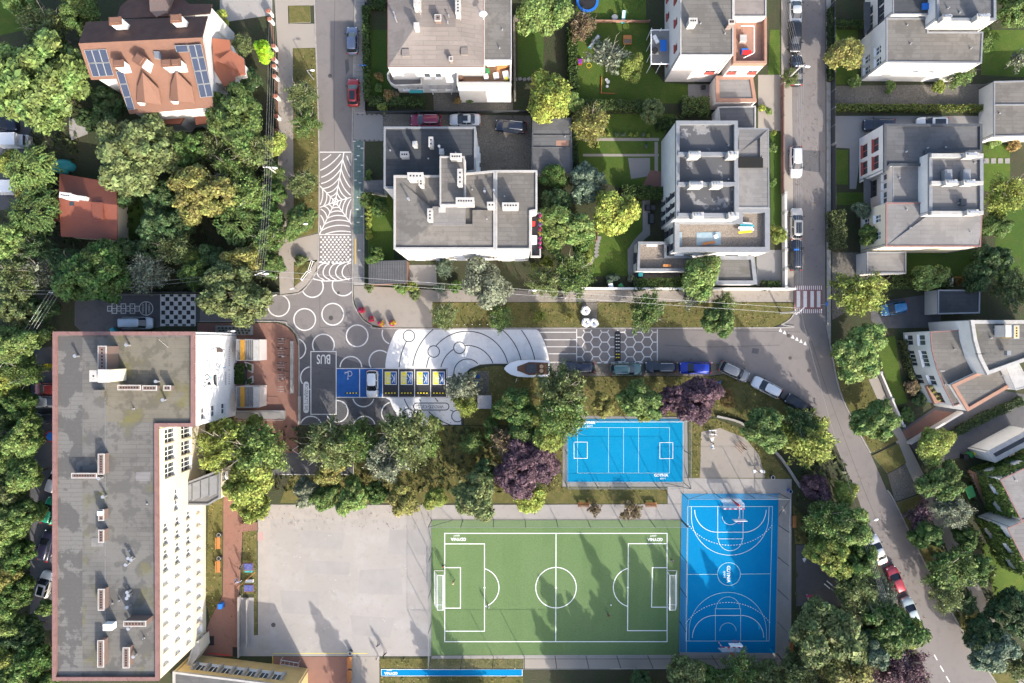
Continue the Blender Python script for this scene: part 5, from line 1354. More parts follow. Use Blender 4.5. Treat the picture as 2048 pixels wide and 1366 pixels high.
for k in range(17):     # the vertical row of small letters,too small to read
 yy = 320 + k * 27
 if k not in (9,11): mline([(575,yy),(585,yy + 4),(576,yy + 8)],gry,0.07)
zR = SH - 0.35
MT['felt_moss'] = felt('mossy_felt', (0.128,0.118,0.094),(0.085,0.08,0.062),(0.14,0.13,0.035))
MT['felt_stain'] = mat('stained_felt', (0.135,0.132,0.126), [('felt', 0.9,(0.06,0.06,0.058),0.2,0.9,0.45),('noise', 0.32,(0.07,0.069,0.068),0.47,0.5,0.85),('noise', 2.5,(0.1,0.098,0.094),0.52,0.7,0.6),('noise', 14,(0.09,0.088,0.085),0.52,0.75,0.4)])
school.prismpx('roof_section', 'felt_moss', rect(211,675,379,844), zR + 0.012, zR + 0.002); school.prismpx('roof_section', 'felt_stain', rect(113,673,165,1353), zR + 0.012, zR + 0.002)
school.chimney(205,716,0.95,2.9, SH + 2.3, zR, 'brick', 6)
school.chimney(208,752,1.25,1.5, SH + 3.4, zR, 'cream_wall', 0); school.chimney(188,752,0.9,1.3, SH + 2.8, zR, 'chim', 1)
school.chimney(259,775,2.8,0.55, SH + 0.65, zR, 'brick', 7); school.chimney(300,776,1.7,0.55, SH + 0.65, zR, 'brick', 4); school.chimney(335,776,0.8,0.55, SH + 0.65, zR, 'brick', 2)
school.chimney(203,928,0.7,2.5, SH + 0.65, zR, 'brick', 7); school.chimney(169,951,3.1,0.55, SH + 0.65, zR, 'brick', 8)
school.chimney(203,1030,0.6,1.3, SH + 0.65, zR, 'brick', 3); school.chimney(203,1072,0.6,1.5, SH + 0.65, zR, 'brick', 4); school.chimney(203,1199,0.7,2.6, SH + 0.65, zR, 'brick', 7)
school.chimney(202,1307,0.7,3.3, SH + 0.65, zR, 'brick', 9); school.chimney(253,1315,0.75,2.5, SH + 0.65, zR, 'brick', 7); school.chimney(270,1247,2.7,0.6, SH + 1.5, zR, 'brick', 6)
school.box('roof_hatch', 195,788, SH + 0.5,(1.0,1.0,0.85), 'felt_school'); school.box('roof_unit', 215,1255, SH + 0.8,(1.15,0.8,1.0), 'plastic_white'); school.box('roof_unit', 199,1027, SH + 1.0,(0.6,0.5,0.8), 'plastic_white')
def vent(hs,px,py,h,z0,r=0.13):
 x,y = P(px,py,h); mb = MB(); mb.cyl((x,y),r,z0,h - 0.12,8); mb.cyl((x,y),r * 1.7,h - 0.12,h,8)
 hs.rel(mb, 'vent_pipe', MT['metal'])
for (x,y) in ((256,1117),(262,1120),(251,1130),(254,1185),(256,1191),(253,1197),(254,1215),(266,1314),(256,1258),(311,763),(197,957),(149,712),(325,800),(205,994),(252,690)): vent(school,x,y,SH + 0.55,zR)
school.prismpx('roof_patch', 'felt_cool', rect(272,944,301,962), zR + 0.02, zR + 0.004); school.prismpx('roof_patch', 'felt_cool', rect(183,1076,207,1093), zR + 0.02, zR + 0.004)
for k in range(6): school.prismpx('felt_seam', 'coping_grey', rect(210,700 + k * 104,210.7,800 + k * 104), zR + 0.024, zR + 0.002)
x, y = P(334,695, SH); school.rel(MB().tube((x, y, zR),(x + 0.2, y + 1.0, SH + 2.4),0.03), 'mast', MT['metal'])
annex = House('school_annexe', 'low grey roofed wing projecting from the school east wall among trees', [(330,968),(410,948),(440,958),(440,1010),(330,1010)], 5.5, 'annexe')
annex.block([(326,972),(366,968),(440,940),(440,996),(416,1010),(326,1010)], 5.5, 'cream_wall', 'felt_cool', 'coping_grey', 0.2,0.15, wins=[(2, [0.3,0.7], [1.2,3.4], 1.2,1.3, 'cross', 'frame_white')])
for k in range(4): annex.prismpx('roof_sheet', 'coping_grey', [(368 + 17 * k, 972 - 6 * k),(383 + 17 * k, 967 - 6 * k),(383 + 17 * k, 998 - 4 * k),(368 + 17 * k, 1006 - 4 * k)], 5.5 + 0.02 * (k % 2),5.4)
def porch(x0,y0,x1,y1,lb):
 hs_ = House('entrance_porch', lb, rect(x0, y0, x1, y1),3.2, 'porch')
 hs_.block(rect(x0, y0, x1, y1),3.2, 'grey_wall', 'felt_cool', 'coping_grey', 0.12,0.1)
 hs_.prismpx('orange_stripe', 'stripe_orange', rect(x0 + 7.5, y0 + 0.5, x0 + 16, y1 - 0.5),3.25,3.06)
 hs_.prismpx('white_slab', 'coping_white', rect(x0 + 33.5, y0 + 0.5, x1 + 0.5, y1 - 0.5),3.27,3.05)
 for k in range(3): hs_.prismpx('roof_seam', 'coping_grey', rect(x0 + 21 + 4 * k, y0 + 1, x0 + 21.5 + 4 * k, y1 - 1),3.25,3.05)
MT['stripe_orange'] = mat('orange_stripe', (0.36,0.19,0.03), [('noise', 3,(0.28,0.15,0.03),0.45,0.65,0.7)])
porch(473,679,517.5,721, 'upper entrance porch with orange stripe beside the mural wall')
porch(473,773,517.5,815, 'lower entrance porch with orange stripe beside the mural wall')
pl_ = thing('entrance_planter', 'dark planter box with green plants between the two entrance porches', 'planter', (*P(480,747),0))
c_ = (*P(480,747),0)
MB().prism(PP(rect(472,726,494,768)),0,0.75).build('box', MT['steel_dark'], pl_, c_)
rng_ = np.random.default_rng(77); n_ = 900
C_ = np.stack([rng_.uniform(-0.6,1.0,n_),rng_.uniform(-1.45,1.45,n_),rng_.uniform(0.7,1.2,n_)],1)
f_ = link('plants', leaves_to_mesh('plants', C_, rng_.normal(size=(n_, 3)) + np.array([0,0,1]), rng_.uniform(0.1,0.25, n_), MT['leaf'], rng_), pl_); f_.color = (*COLS['K'], 1)
for k,pts in enumerate(([(492,724),(507,729),(507,744),(500,741)],[(496,760),(507,752),(508,764),(493,771)])):
 o_ = thing('hexagonal_seat', ('upper', 'lower')[k] + ' white framed angular planter beside the dark entrance planter', 'planter', (*P(*pts[0]),0))
 wp = PP(pts); cc = P(*pts[0])
 MB().wallstrip(wp, 0.14,0,0.5, True).build('frame', MT['coping_white'], o_, (*cc, 0))
 ctr = P(sum(p[0] for p in pts) / 4,sum(p[1] for p in pts) / 4)
 MB().flat(wp, 0.35).build('soil', MT['soil'], o_, (*cc, 0))
 f_ = link('plants', CROWNS['shrub'][k], o_, (ctr[0] - cc[0], ctr[1] - cc[1], 0.5),0,(0.4,0.5,0.3)); f_.color = (*COLS['K'], 1)
rp = House('entrance_ramp', 'grey concrete access ramp with handrails below the entrance porches', rect(470,820,570,838),0.6, 'ramp')
rp.prismpx('ramp_deck', 'slab', rect(470,821,569,838),0.55,0)
for yy in (820.5,838.5): rp.rel(MB().path([(*P(475, yy),1.3),(*P(570, yy),1.2),(*P(570, yy),0.0)], 0.035), 'handrail', MT['metal'])
bd = House('school_planting_bed', 'rectangular concrete bed with young plants above the mural wall', rect(431,651,505,670),0.4, 'planter')
bd.prismpx('box', 'kerb', rect(431,651,505,670),0.4,0)
for k in range(26):
 w_ = P(438 + (k % 9) * 7.4 + (k // 9) * 2,656 + (k // 9) * 5,0.4)
 f_ = link('plant', CROWNS['shrub'][k % 3], bd.root, (w_[0] - bd.c[0], w_[1] - bd.c[1], 0.45), k, (0.17,0.17,0.2)); f_.color = (*COLS['G'], 1)
sw = House('school_south_wing', 'ochre walled school wing with white fins at the bottom edge', [(346,1344),(592,1374),(592,1440),(346,1440)], 5.5, 'school')
sw.block([(346,1344),(592,1374),(592,1470),(346,1470)], 5.5, 'yellow_wall', 'felt_dark', 'coping_white', 0.22,0.3, wins=[(0, [0.17 + 0.105 * k for k in range(7)], [2.5], 1.25,1.7, 'x2', 'frame_white')])
_p = Vector(P(346,1344,5.5)); _q = Vector(P(592,1374,5.5)); _d = (_q - _p).normalized(); _n = Vector((-_d.y,_d.x)); _L = (_q - _p).length
for k in range(8):
 c = _p + _d * (_L * (0.1175 + 0.105 * k)) + _n * 0.2
 sw.rel(MB().box((c.x, c.y, 3.35),(0.3,0.4,2.0), math.atan2(_d.y, _d.x)), 'wall_fin', MT['coping_white'])
sb = House('stair_block', 'narrow cream stair block between the school and its south wing', rect(385,1290,402,1330),7, 'annexe')
sb.block([(388,1286),(397,1282),(399,1306),(376,1342),(370,1342)], 3.4, 'cream_wall', 'coping_white', 'coping_white', 0.2,0.1, wins=[(0, [0.5], [1.6], 0.4,0.8, 'plain', 'frame_white')])
# -- top grey roofed house
a = House('grey_roof_house', 'white house with warm grey hipped felt roof and balconies at the top', rect(775,-60,1023,134),9.4)
hq = 9.4
a.block([(776,-150),(967,-150),(967,134),(776,134)], hq, 'white_wall', 'felt_warm', 'coping_red', 0.1,0.05, wins=[(2, [0.16,0.215,0.5,0.62], [5.6], 0.9,1.5, 'plain', 'frame_white'),(2, [0.3,0.42,0.6,0.75,0.9], [1.2], 1.0,1.4, 'x2', 'frame_white')])
a.faces('hip', 'felt_warm', [[(777,133, hq + .02),(966,133, hq + .02),(911,54, hq + 1.3),(830,54, hq + 1.3)], [(777,133, hq + .02),(830,54, hq + 1.3),(830,-90, hq + 1.3),(777,-120, hq + .02)], [(966,133, hq + .02),(966,-120, hq + .02),(911,-90, hq + 1.3),(911,54, hq + 1.3)], [(830,54, hq + 1.3),(911,54, hq + 1.3),(911,-90, hq + 1.3),(830,-90, hq + 1.3)]], 0.05)
a.block([(968,-150),(1022,-150),(1023,120),(968,120)], 8.9, 'white_wall', 'felt_grey', 'coping_white', 0.1,0.06)
MT['deck'] = mat('brown_deck', (0.26,0.15,0.09), [('plank', 3,(0.14,0.08,0.05),0.2,0.9,0.5)])
a.block([(968,122),(1022,122),(1022,166),(914,166),(914,146),(968,146)], 7.6, 'white_wall', 'deck', 'coping_white', 0.16,0.95, roofname='terrace_floor', wins=[(3, [0.3,0.7], [1.0], 1.2,1.4, 'x2', 'frame_white')])
for (x_, y_, d_, m_) in ((1005,133,(1.6,0.35,0.5), 'wood'),(992,150,(0.7,0.7,0.7), 'plastic_white'),(1012,150,(0.8,1.1,0.5), 'plastic_white'),(972,152,(0.6,0.6,0.7), 'plastic_white'),(975,140,(0.5,0.5,0.9), 'plastic_green'),(1013,157,(0.4,0.4,0.6), 'plastic_yellow'),(922,155,(0.5,0.5,0.6), 'brownwood')): a.box('terrace_furniture', x_, y_, 6.65 + d_[2], d_, m_, 0.2)
cb = [(842,168),(790,170),(782,165),(777,157),(776,149),(779,143),(788,139),(842,139)]
a.block(cb[::-1], 5.9, 'white_wall', 'felt_cool', 'coping_white', 0.16,0.85, z0=4.6, bottom=True, roofname='balcony_floor', wname='balcony_wall')
a.prismpx('porch_roof', 'coping_white', rect(860,162,902,176),3.0,2.75); a.prismpx('awning', 'plastic_teal', [(820,180),(846,180),(847,186),(818,186)], 2.2,2.12)
for (px_, py_) in ((862,175),(900,175)): a.rel(MB().cyl(P(px_, py_, 2.7),0.07,0,2.75,6), 'porch_post', MT['frame_white'])
a.chimney(834,2,0.75,1.5, hq + 2.8, hq, 'chim', 0); a.chimney(833,51,0.6,0.6, hq + 2.4, hq, 'chim', 0); a.chimney(876,36,0.75,0.75, hq + 2.2, hq, 'brick', 1); a.chimney(916,13,0.6,1.9, hq + 2.6, hq, 'chim', 4, rz=0.0)
a.box('roof_hatch', 811,105, hq + 0.75,(0.95,0.95,0.6), 'felt_warm'); a.box('roof_hatch', 929,102, hq + 0.75,(0.95,0.95,0.6), 'felt_warm'); a.chimney(902,118,0.45,0.5, hq + 1.2, hq, 'brick', 0)
x, y = P(966,27, hq + 1.6); a.rel(MB().dome((x, y, hq + 1.5),0.55,0.42,0.18,14,4).tube((x, y, hq),(x, y, hq + 1.5),0.05), 'satellite_dish', MT['plastic_white'])
for (x,y) in ((787,24),(790,34),(920,34),(897,30),(895,43),(830,20),(840,24)): vent(a,x,y,hq + 1.9,hq,0.07)
# -- middle house
b = House('middle_house', 'white apartment house with several grey flat roofs in the middle of the picture', rect(768,254,1075,498),10)
b.block([(768,254),(951,254),(951,342),(879,352),(788,376),(768,376)], 11.0, 'white_wall', 'felt_black', 'coping_grey', 0.2,0.25, wins=[(1, [0.25,0.6], [1.2,4.6], 1.3,1.4, 'x2', 'frame_white')])
b.block([(788,351),(880,351),(990,341),(990,498),(788,498)], 12.2, 'white_wall', 'felt_grey', 'coping_white', 0.22,0.22, wins=[(3, [0.15,0.4,0.62,0.85], [1.2,4.4,7.4,10.0], 1.3,1.3, 'x2', 'frame_white')])
b.block([(991.5,341),(1074,341),(1074,421),(1061,423),(1061,499),(991.5,499)], 12.25, 'white_wall', 'felt_grey', 'coping_white', 0.2,0.22, wins=[(4, [0.3,0.7], [1.2,4.4,7.4,10.0], 1.3,1.3, 'x2', 'frame_white')])
b.block([(880,313),(929,313),(930,342),(930,410),(880,410)], 13.8, 'white_wall', 'felt_grey', 'coping_white', 0.15,0.15)
b.faces('hip', 'felt_grey', [[(800,494,12.0),(984,494,12.0),(945,448,12.45),(866,448,12.45)], [(800,494,12.0),(866,448,12.45),(866,420,12.45),(800,360,12.0)], [(984,494,12.0),(984,420,12.0),(945,420,12.45),(945,448,12.45)]], 0.03)
b.prismpx('roof_patch', 'felt_cool', rect(865,413,931,451),12.5,12.1); b.prismpx('skylight', 'coping_white', rect(877,414,891,425),12.6,12.5)
for (x,y,lx,ly,zt,n_,pt) in ((831,352,1.9,0.75,14.4,4,0),(842,365,0.5,0.75,13.8,2,0),(930,402,2.2,0.75,14.8,6,0),(982,410,0.9,0.65,13.8,2,0),(1021,411,2.0,0.6,14.1,5,0),(860,430,0.55,1.5,13.8,3,0),(920,355,0.55,2.0,15.1,3,0),(912,313,1.35,0.65,14.9,4,0),(809,309,1.0,0.65,12.0,3,0),(862,284,0.5,1.2,12.2,2,0),(830,288,0.5,0.6,11.8,1,1),(883,303,0.5,0.6,12.0,1,1)):
 b.chimney(x, y, lx, ly, zt, zt - 2.2 if zt > 12.9 else 10.7, 'chim', n_, bool(pt))
for (x,y) in ((969,382),(988,380),(816,397),(878,292)): vent(b,x,y,13.2,10.7,0.1)
b.block([(1062,426),(1081,426),(1081,513),(1062,513)], 9.0, 'white_wall', 'felt_dark', 'coping_white', 0.12,0.8, z0=7.6, bottom=True, roofname='balcony_floor', wname='balcony_wall')
for k,cl in enumerate(((0.3,0.03,0.1),(0.3,0.22,0.03),(0.15,0.06,0.2),(0.28,0.03,0.08),(0.3,0.2,0.03),(0.26,0.03,0.13),(0.28,0.04,0.13),(0.24,0.03,0.1))):
 w_ = P(1080,431 + 9 * k, 9.1); f_ = link('flower_box', CROWNS['shrub'][k % 3], b.root, (w_[0] - b.c[0], w_[1] - b.c[1], 9.1), k, (0.22,0.34,0.2)); f_.color = (*cl, 1)
b.box('balcony_chair', 1066,447,8.9,(0.6,0.6,0.6), 'plastic_red'); b.box('balcony_table', 1068,480,8.9,(0.8,1.2,0.08), 'plastic_white')
def simple(name, label, pts, h, wall, roof, cop, cat='garage', cw=0.15, par=0.12, wins=(), **k):
 hs_ = House(name,label,pts,h,cat); hs_.block(pts,h,wall,roof,cop,cw,par,wins,**k); return hs_
g5 = simple('flat_garage', 'long dark flat roofed garage between the car yard and the garden', [(1065,236),(1142,236),(1145,344),(1064,344)], 3.0, 'grey_wall', 'felt_dark', 'coping_dark')
for yy in (270,294): g5.prismpx('roof_ledge', 'felt_dark', rect(1066, yy, 1143, yy + 1.2),3.02,2.88)
g5.prismpx('rusty_patch', 'salmon', rect(1112,281,1137,292),2.9,2.883)
sh = simple('garden_shed', 'dark ribbed roof shed at the corner of the footpath', [(738,523),(813,521),(813,566),(738,568)], 2.7, 'brownwood', 'felt_dark', 'coping_dark', 'shed', 0.08,0.05)
for k in range(15): sh.prismpx('roof_rib', 'coping_dark', rect(741 + k * 4.9,524,742 + k * 4.9,566),2.74,2.64)
lt = simple('lean_to', 'small grey pyramid roofed lean-to left of the middle house', [(728,362),(768,360),(768,387),(728,380)], 2.6, 'white_wall', 'felt_dark', 'coping_dark', 'shed', 0.05,0.04)
# -- pink white house
c = House('pink_white_house', 'white house with red framed windows and salmon terrace, top right of the play lawn', rect(1360,-60,1532,110),9.4)
c.block([(1361,-150),(1466,-150),(1466,110),(1361,110)], 9.4, 'pink_wall', 'felt_grey', 'coping_white', 0.12,0.12, wins=[(3, [0.12,0.32,0.5,0.65], [6.3,1.6], 1.1,1.3, 'x2', 'frame_red'),(2, [0.2], [3.2], 1.4,1.0, 'x2', 'frame_red')])
c.block([(1467.5,-150),(1532,-150),(1532,33),(1467.5,33)], 9.0, 'pink_wall', 'felt_warm', 'coping_white', 0.12,0.12)
c.block([(1467.5,34.5),(1533,34.5),(1533,126),(1467.5,126)], 8.2, 'pink_wall', 'salmon', 'salmon', 0.28,0.9, roofname='terrace_floor', wins=[(2, [0.0,0.85], [4.6], 1.3,0.9, 'x2', 'frame_red')])
c.chimney(1386,42,1.0,0.65,10.9,9.2, 'chim', 3); c.chimney(1463,44,0.7,0.5,11.0,9.2, 'brick', 2)
c.rel(MB().path([(*P(1482,52,8.6),8.6),(*P(1508,52,8.6),8.6),(*P(1508,106,8.6),8.6),(*P(1487,116,8.6),8.6)], 0.05), 'terrace_rail', MT['plastic_white'])
c.box('terrace_table', 1487,76,7.9,(0.9,0.9,0.6), 'coping_white'); c.box('terrace_chest', 1490,102,7.8,(0.9,0.7,0.5), 'plastic_blue'); c.box('terrace_lounger', 1494,104,7.85,(1.2,0.5,0.4), 'plastic_red')
an = simple('low_annexe', 'single storey annexe with pale roof and salmon edge below the pink white house', [(1432,152),(1505,152),(1513,203),(1433,203)], 3.4, 'pink_wall', 'felt_cool', 'salmon', 'annexe', 0.45,0.15)
bl = House('raised_balcony', 'white railed balcony on posts left of the pink white house', rect(1300,58,1340,130),3.6, 'balcony')
bl.prismpx('deck', 'slab', rect(1302,60,1339,128),2.9,2.7)
bl.rel(MB().path([(*P(1339,60,3.8),3.8),(*P(1302,60,3.8),3.8),(*P(1302,128,3.8),3.8),(*P(1339,128,3.8),3.8)], 0.07), 'top_rail', MT['plastic_white'])
for (x, y) in ((1302,60),(1302,83),(1302,106),(1302,128),(1321,128),(1321,60)): bl.rel(MB().tube((*P(x, y, 3.3),0),(*P(x, y, 3.3),3.8),0.06), 'post', MT['plastic_white'])
bl.box('table', 1327,91,3.6,(0.9,1.6,0.08), 'plastic_blue'); bl.box('lounger', 1312,78,3.3,(0.5,1.2,0.3), 'plastic_white', 0.5)
x, y = P(1310,100,3.3); bl.rel(MB().cyl((x, y),0.42,2.9,3.3,14), 'round_grill', MT['black'])
simple('small_garage', 'small garage with grey roof above the white block', [(1436,214),(1511,212),(1511,257),(1440,257)], 3.2, 'white_wall', 'felt_dark', 'coping_white')
# -- white block with wet roof
d = House('white_block', 'white row of three flats with patchy wet dark roof and shaded left wall', rect(1353,242,1474,432),9.4)
d.block([(1353,242),(1475,242),(1475,436),(1353,436)], 9.4, 'white_wall', 'felt_wet', 'coping_grey', 0.42,0.55, wins=[(3, [0.06,0.16,0.27], [0.9,3.9,6.5], 0.75,1.9, 'plain', 'frame_dark')])
for yy,ch in ((308,((1389,4),(1466,2))),(368,((1392,6),(1434,3))),(430,((1396,3),(1467,2)))):
 d.prismpx('party_wall', 'coping_grey', rect(1356, yy - 4,1472, yy + 3.5),9.55,8.8)
 for (x, n_) in ch: d.chimney(x, yy + 1,1.05 + 0.1 * n_, 0.75,10.7,9.2, 'chim', n_, True)
d.block([(1476.5,257),(1537,257),(1538,415),(1476.5,415)], 6.9, 'white_wall', 'felt_cool', 'coping_grey', 0.1,0.08)
d.faces('roof_fall', 'felt_cool', [[(1478,258,6.86),(1536,258,6.86),(1520,275,7.15),(1478,305,7.15)], [(1536,258,6.86),(1537,336,6.86),(1520,330,7.15),(1520,275,7.15)]], 0.03)
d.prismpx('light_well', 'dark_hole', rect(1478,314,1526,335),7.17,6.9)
d.block([(1350,438),(1476.5,438),(1476.5,416),(1539,416),(1539,503),(1350,503)], 6.6, 'white_wall', 'gravel', 'coping_grey', 0.62,0.85, roofname='gravel_terrace', wins=[(5, [0.2,0.7], [0.7,3.7], 1.0,2.2, 'plain', 'frame_dark'),(4, [0.2,0.45,0.7,0.9], [1.0,3.6], 1.2,1.3, 'x2', 'frame_white')])
MT['tarp'] = mat('grey_blue_tarp', (0.2,0.28,0.33), [('noise', 2,(0.28,0.33,0.36),0.45,0.65,0.8)])
d.prismpx('tarp', 'tarp', [(1393,465),(1441,464),(1442,490),(1393,491)], 5.80,5.77); d.prismpx('tarp', 'tarp', rect(1356,464,1364,492),5.80,5.77)
d.box('plank', 1418,486,5.95,(1.7,0.35,0.08), 'wood', 0.15); d.box('bag', 1432,473,6.05,(0.5,0.5,0.25), 'plastic_white', 0.4)
for k in range(5): d.box('folded_sunbed', 1491 + (k % 2) * 3,447 + k * 4.2,6.25 + 0.12 * (k % 3),(1.9,0.28,0.16),('plastic_white', 'plastic_teal', 'plastic_white', 'frame_white', 'plastic_yellow')[k], 0.05 * k - 0.1)
tw_ = simple('low_terrace', 'low white walled gravel terrace left of the white block', [(1277,484),(1333,484),(1333,512),(1384,512),(1384,541),(1275,541)], 3.5, 'white_wall', 'gravel', 'coping_grey', 'terrace', 0.3,0.8, roofname='gravel_floor', wins=[(5, [0.5], [0.9], 1.6,1.6, 'x2', 'frame_dark')])
tw_.box('orange_cover', 1334,531,3.55,(1.1,0.35,0.06), 'wood'); tw_.box('white_bench', 1304,489,3.0,(1.5,0.5,0.4), 'plastic_white')
simple('low_flat_garage', 'low flat roofed garage with pale roof below the gravel terrace', [(1430,512),(1508,512),(1514,568),(1430,568)], 3.1, 'white_wall', 'felt_school', 'coping_grey', 'garage', 0.5,0.3)
# -- upper right house
e = House('upper_right_house', 'white house with grey flat roofs and blind lit south wall at the upper right', rect(1772,-60,1965,125),7)
e.block([(1773,36),(1856,36),(1856,64),(1966,64),(1963,126),(1773,124)], 6.8, 'white_wall', 'felt_grey', 'coping_grey', 0.16,0.12, wins=[(5, [0.16,0.42], [0.9,3.9], 1.1,1.5, 'cross', 'frame_white'),(4, [0.38,0.55], [3.0], 0.9,0.9, 'plain', 'frame_white')])
e.block([(1786,-150),(1870,-150),(1870,28),(1786,28)], 7.4, 'white_wall', 'felt_black', 'coping_grey', 0.12,0.12, wins=[(3, [0.06,0.16,0.27], [0.9,3.9], 1.2,1.3, 'x2', 'frame_dark')])
e.block([(1874,-150),(1990,-150),(1992,40),(1874,40)], 9.3, 'white_wall', 'felt_dark', 'coping_grey', 0.3,0.25)
e.prismpx('skylight', 'plastic_blue', rect(1845,6,1859,18),7.55,7.3); e.chimney(1893,35,1.0,0.7,10.3,9.1, 'chim', 4, True); e.chimney(1966,34,1.6,0.7,10.4,9.1, 'chim', 4, True)
e.prismpx('dark_canopy', 'coping_dark', [(1728,4),(1741,4),(1741,55),(1729,70)], 3.2,3.0)
g11 = simple('double_garage', 'double garage with two grey flat roofs at the right edge', [(1988,163),(2110,160),(2110,270),(1988,273)], 3.2, 'white_wall', 'felt_grey', 'coping_grey')
g11.prismpx('dividing_ridge', 'coping_grey', rect(1991,208,2108,210.5),3.24,3.0)
for yy in (180,240): g11.prismpx('side_step', 'felt_dark', rect(1978, yy - 15,1986, yy + 25),2.0,0.0)
# -- right duplex
f = House('duplex_house', 'duplex with dark roof above and light grey roof below, cream and white walls', rect(1769,248,1965,492),7)
f.block([(1769,248),(1964,248),(1964,304),(1854,304),(1854,331),(1781,331),(1769,343)], 6.8, 'white_wall', 'felt_dark', 'coping_dark', 0.3,0.25, wins=[(6, [0.28,0.66], [0.8,3.8], 1.9,1.5, 'x2', 'frame_red')])
f.block([(1786,332.5),(1857,332.5),(1857,404),(1786,404)], 6.3, 'grey_wall', 'felt_cool', 'coping_grey', 0.1,0.1, wins=[(3, [0.12,0.3,0.55,0.8], [3.6], 0.9,1.1, 'plain', 'frame_white'),(3, [0.6], [0.8], 2.4,1.3, 'x3', 'frame_dark')])
f.block([(1772,405.5),(1857,405.5),(1857,430),(1964,430),(1961,493),(1772,493)], 6.8, 'cream_wall', 'felt_cool', 'coping_red', 0.16,0.1, wins=[(5, [0.3,0.7], [0.9,3.9], 1.1,1.5, 'cross', 'frame_white')])
f.block([(1859,306),(1966,313),(1966,428),(1859,428)], 8.8, 'white_wall', 'felt_cool', 'coping_grey', 0.4,0.3)
for yy,xs_ in ((310,(1942,)),(365,(1902,1938)),(425,(1945,))):
 f.prismpx('party_wall', 'coping_white', rect(1863, yy - 3,1967, yy + 4),9.2,8.4)
 for x in xs_: f.chimney(x, yy, 1.4,0.65,9.9,8.8, 'chim', 4, True)
for x in (1897,1934): f.box('roof_unit', x, 351,9.4,(1.0,1.6,0.8), 'coping_grey')
f.box('roof_hatch', 1928,404,9.2,(0.7,0.9,0.5), 'coping_dark')
f.prismpx('dark_canopy', 'coping_dark', [(1728,355),(1741,360),(1741,415),(1728,420)], 3.0,2.8)
f.faces('roof_fall', 'felt_cool', [[(1775,490,6.72),(1857,430,7.0),(1962,432,7.0),(1960,490,6.72)]], 0.02)
simple('side_annexe', 'pale flat roofed annexe at the lower left of the cream duplex', [(1734,504),(1812,504),(1812,547),(1734,547)], 3.1, 'grey_wall', 'felt_cool', 'coping_grey', 'annexe')
simple('dark_garage', 'black flat roofed garage at the end of the blue car drive', [(1876,580),(1960,580),(1959,626),(1876,628)], 3.2, 'grey_wall', 'felt_black', 'coping_grey')
# -- curved house
g = House('curved_house', 'pale house with a curved facade of ribbon windows and red edged roof', rect(1861,640,2048,820),7)
cur = [(1907,812),(1889,776),(1874,738),(1864,700),(1861,664)]
g.block([(1861,664),(1923,660),(1927,690),(1936,720),(1948,748),(1903,770),(1920,808),(1907,812),(1889,776),(1874,738),(1864,700)], 6.6, 'white_wall', 'felt_grey', 'coping_red', 0.1,0.1,
  wins=[(10, [0.55], [0.8,3.7], 1.5,1.5, 'x2', 'frame_white'),(9, [0.3,0.75], [0.8,3.7], 1.2,1.5, 'x2', 'frame_white'),(8, [0.35], [0.8,3.7], 1.5,1.5, 'x2', 'frame_white'),(7, [0.4], [3.7], 1.6,1.4, 'x2', 'frame_red')])
g.block([(1942,641),(2140,641),(2140,690),(1975,749),(1958,715),(1948,680)], 9.4, 'white_wall', 'felt_school', 'coping_white', 0.42,0.35)
g.block([(1904,770),(1958,745),(2010,722),(2026,770),(1936,822)], 7.4, 'white_wall', 'felt_grey', 'salmon', 0.4,0.2)
g.block([(2009,726),(2031,716),(2062,772),(2032,780)], 8.6, 'white_wall', 'coping_white', 'coping_white', 0.1,0.05)
g.chimney(2022,662,1.5,1.5,11.2,9.2, 'grey_wall', 0); g.chimney(2032,664,0.6,1.6,11.4,9.2, 'yellow_wall', 4)
g.box('roof_unit', 2018,706,10.0,(0.5,0.6,0.6), 'coping_grey')
x, y = P(1965,708,10.6); g.rel(MB().tube((x, y, 9.2),(x, y, 11.0),0.04).tube((x - 0.6, y, 10.8),(x + 0.6, y + 0.2,10.8),0.03), 'antenna', MT['steel_dark'])
x, y = P(1885,742,7.2); g.rel(MB().tube((x, y, 6.4),(x, y, 7.3),0.03).tube((x - 0.3, y, 7.2),(x + 0.3, y, 7.2),0.02), 'antenna', MT['plastic_white'])
g.prismpx('flower_balcony', 'salmon', [(1853,772),(1870,768),(1886,800),(1870,808)], 4.0,3.4)
for k in range(4):
 w_ = P(1862 + k * 6,775 + k * 8,4.2); f_ = link('flower_box', CROWNS['shrub'][k % 3], g.root, (w_[0] - g.c[0], w_[1] - g.c[1], 4.15), k, (0.35,0.35,0.25)); f_.color = (0.25,0.24,0.08,1)
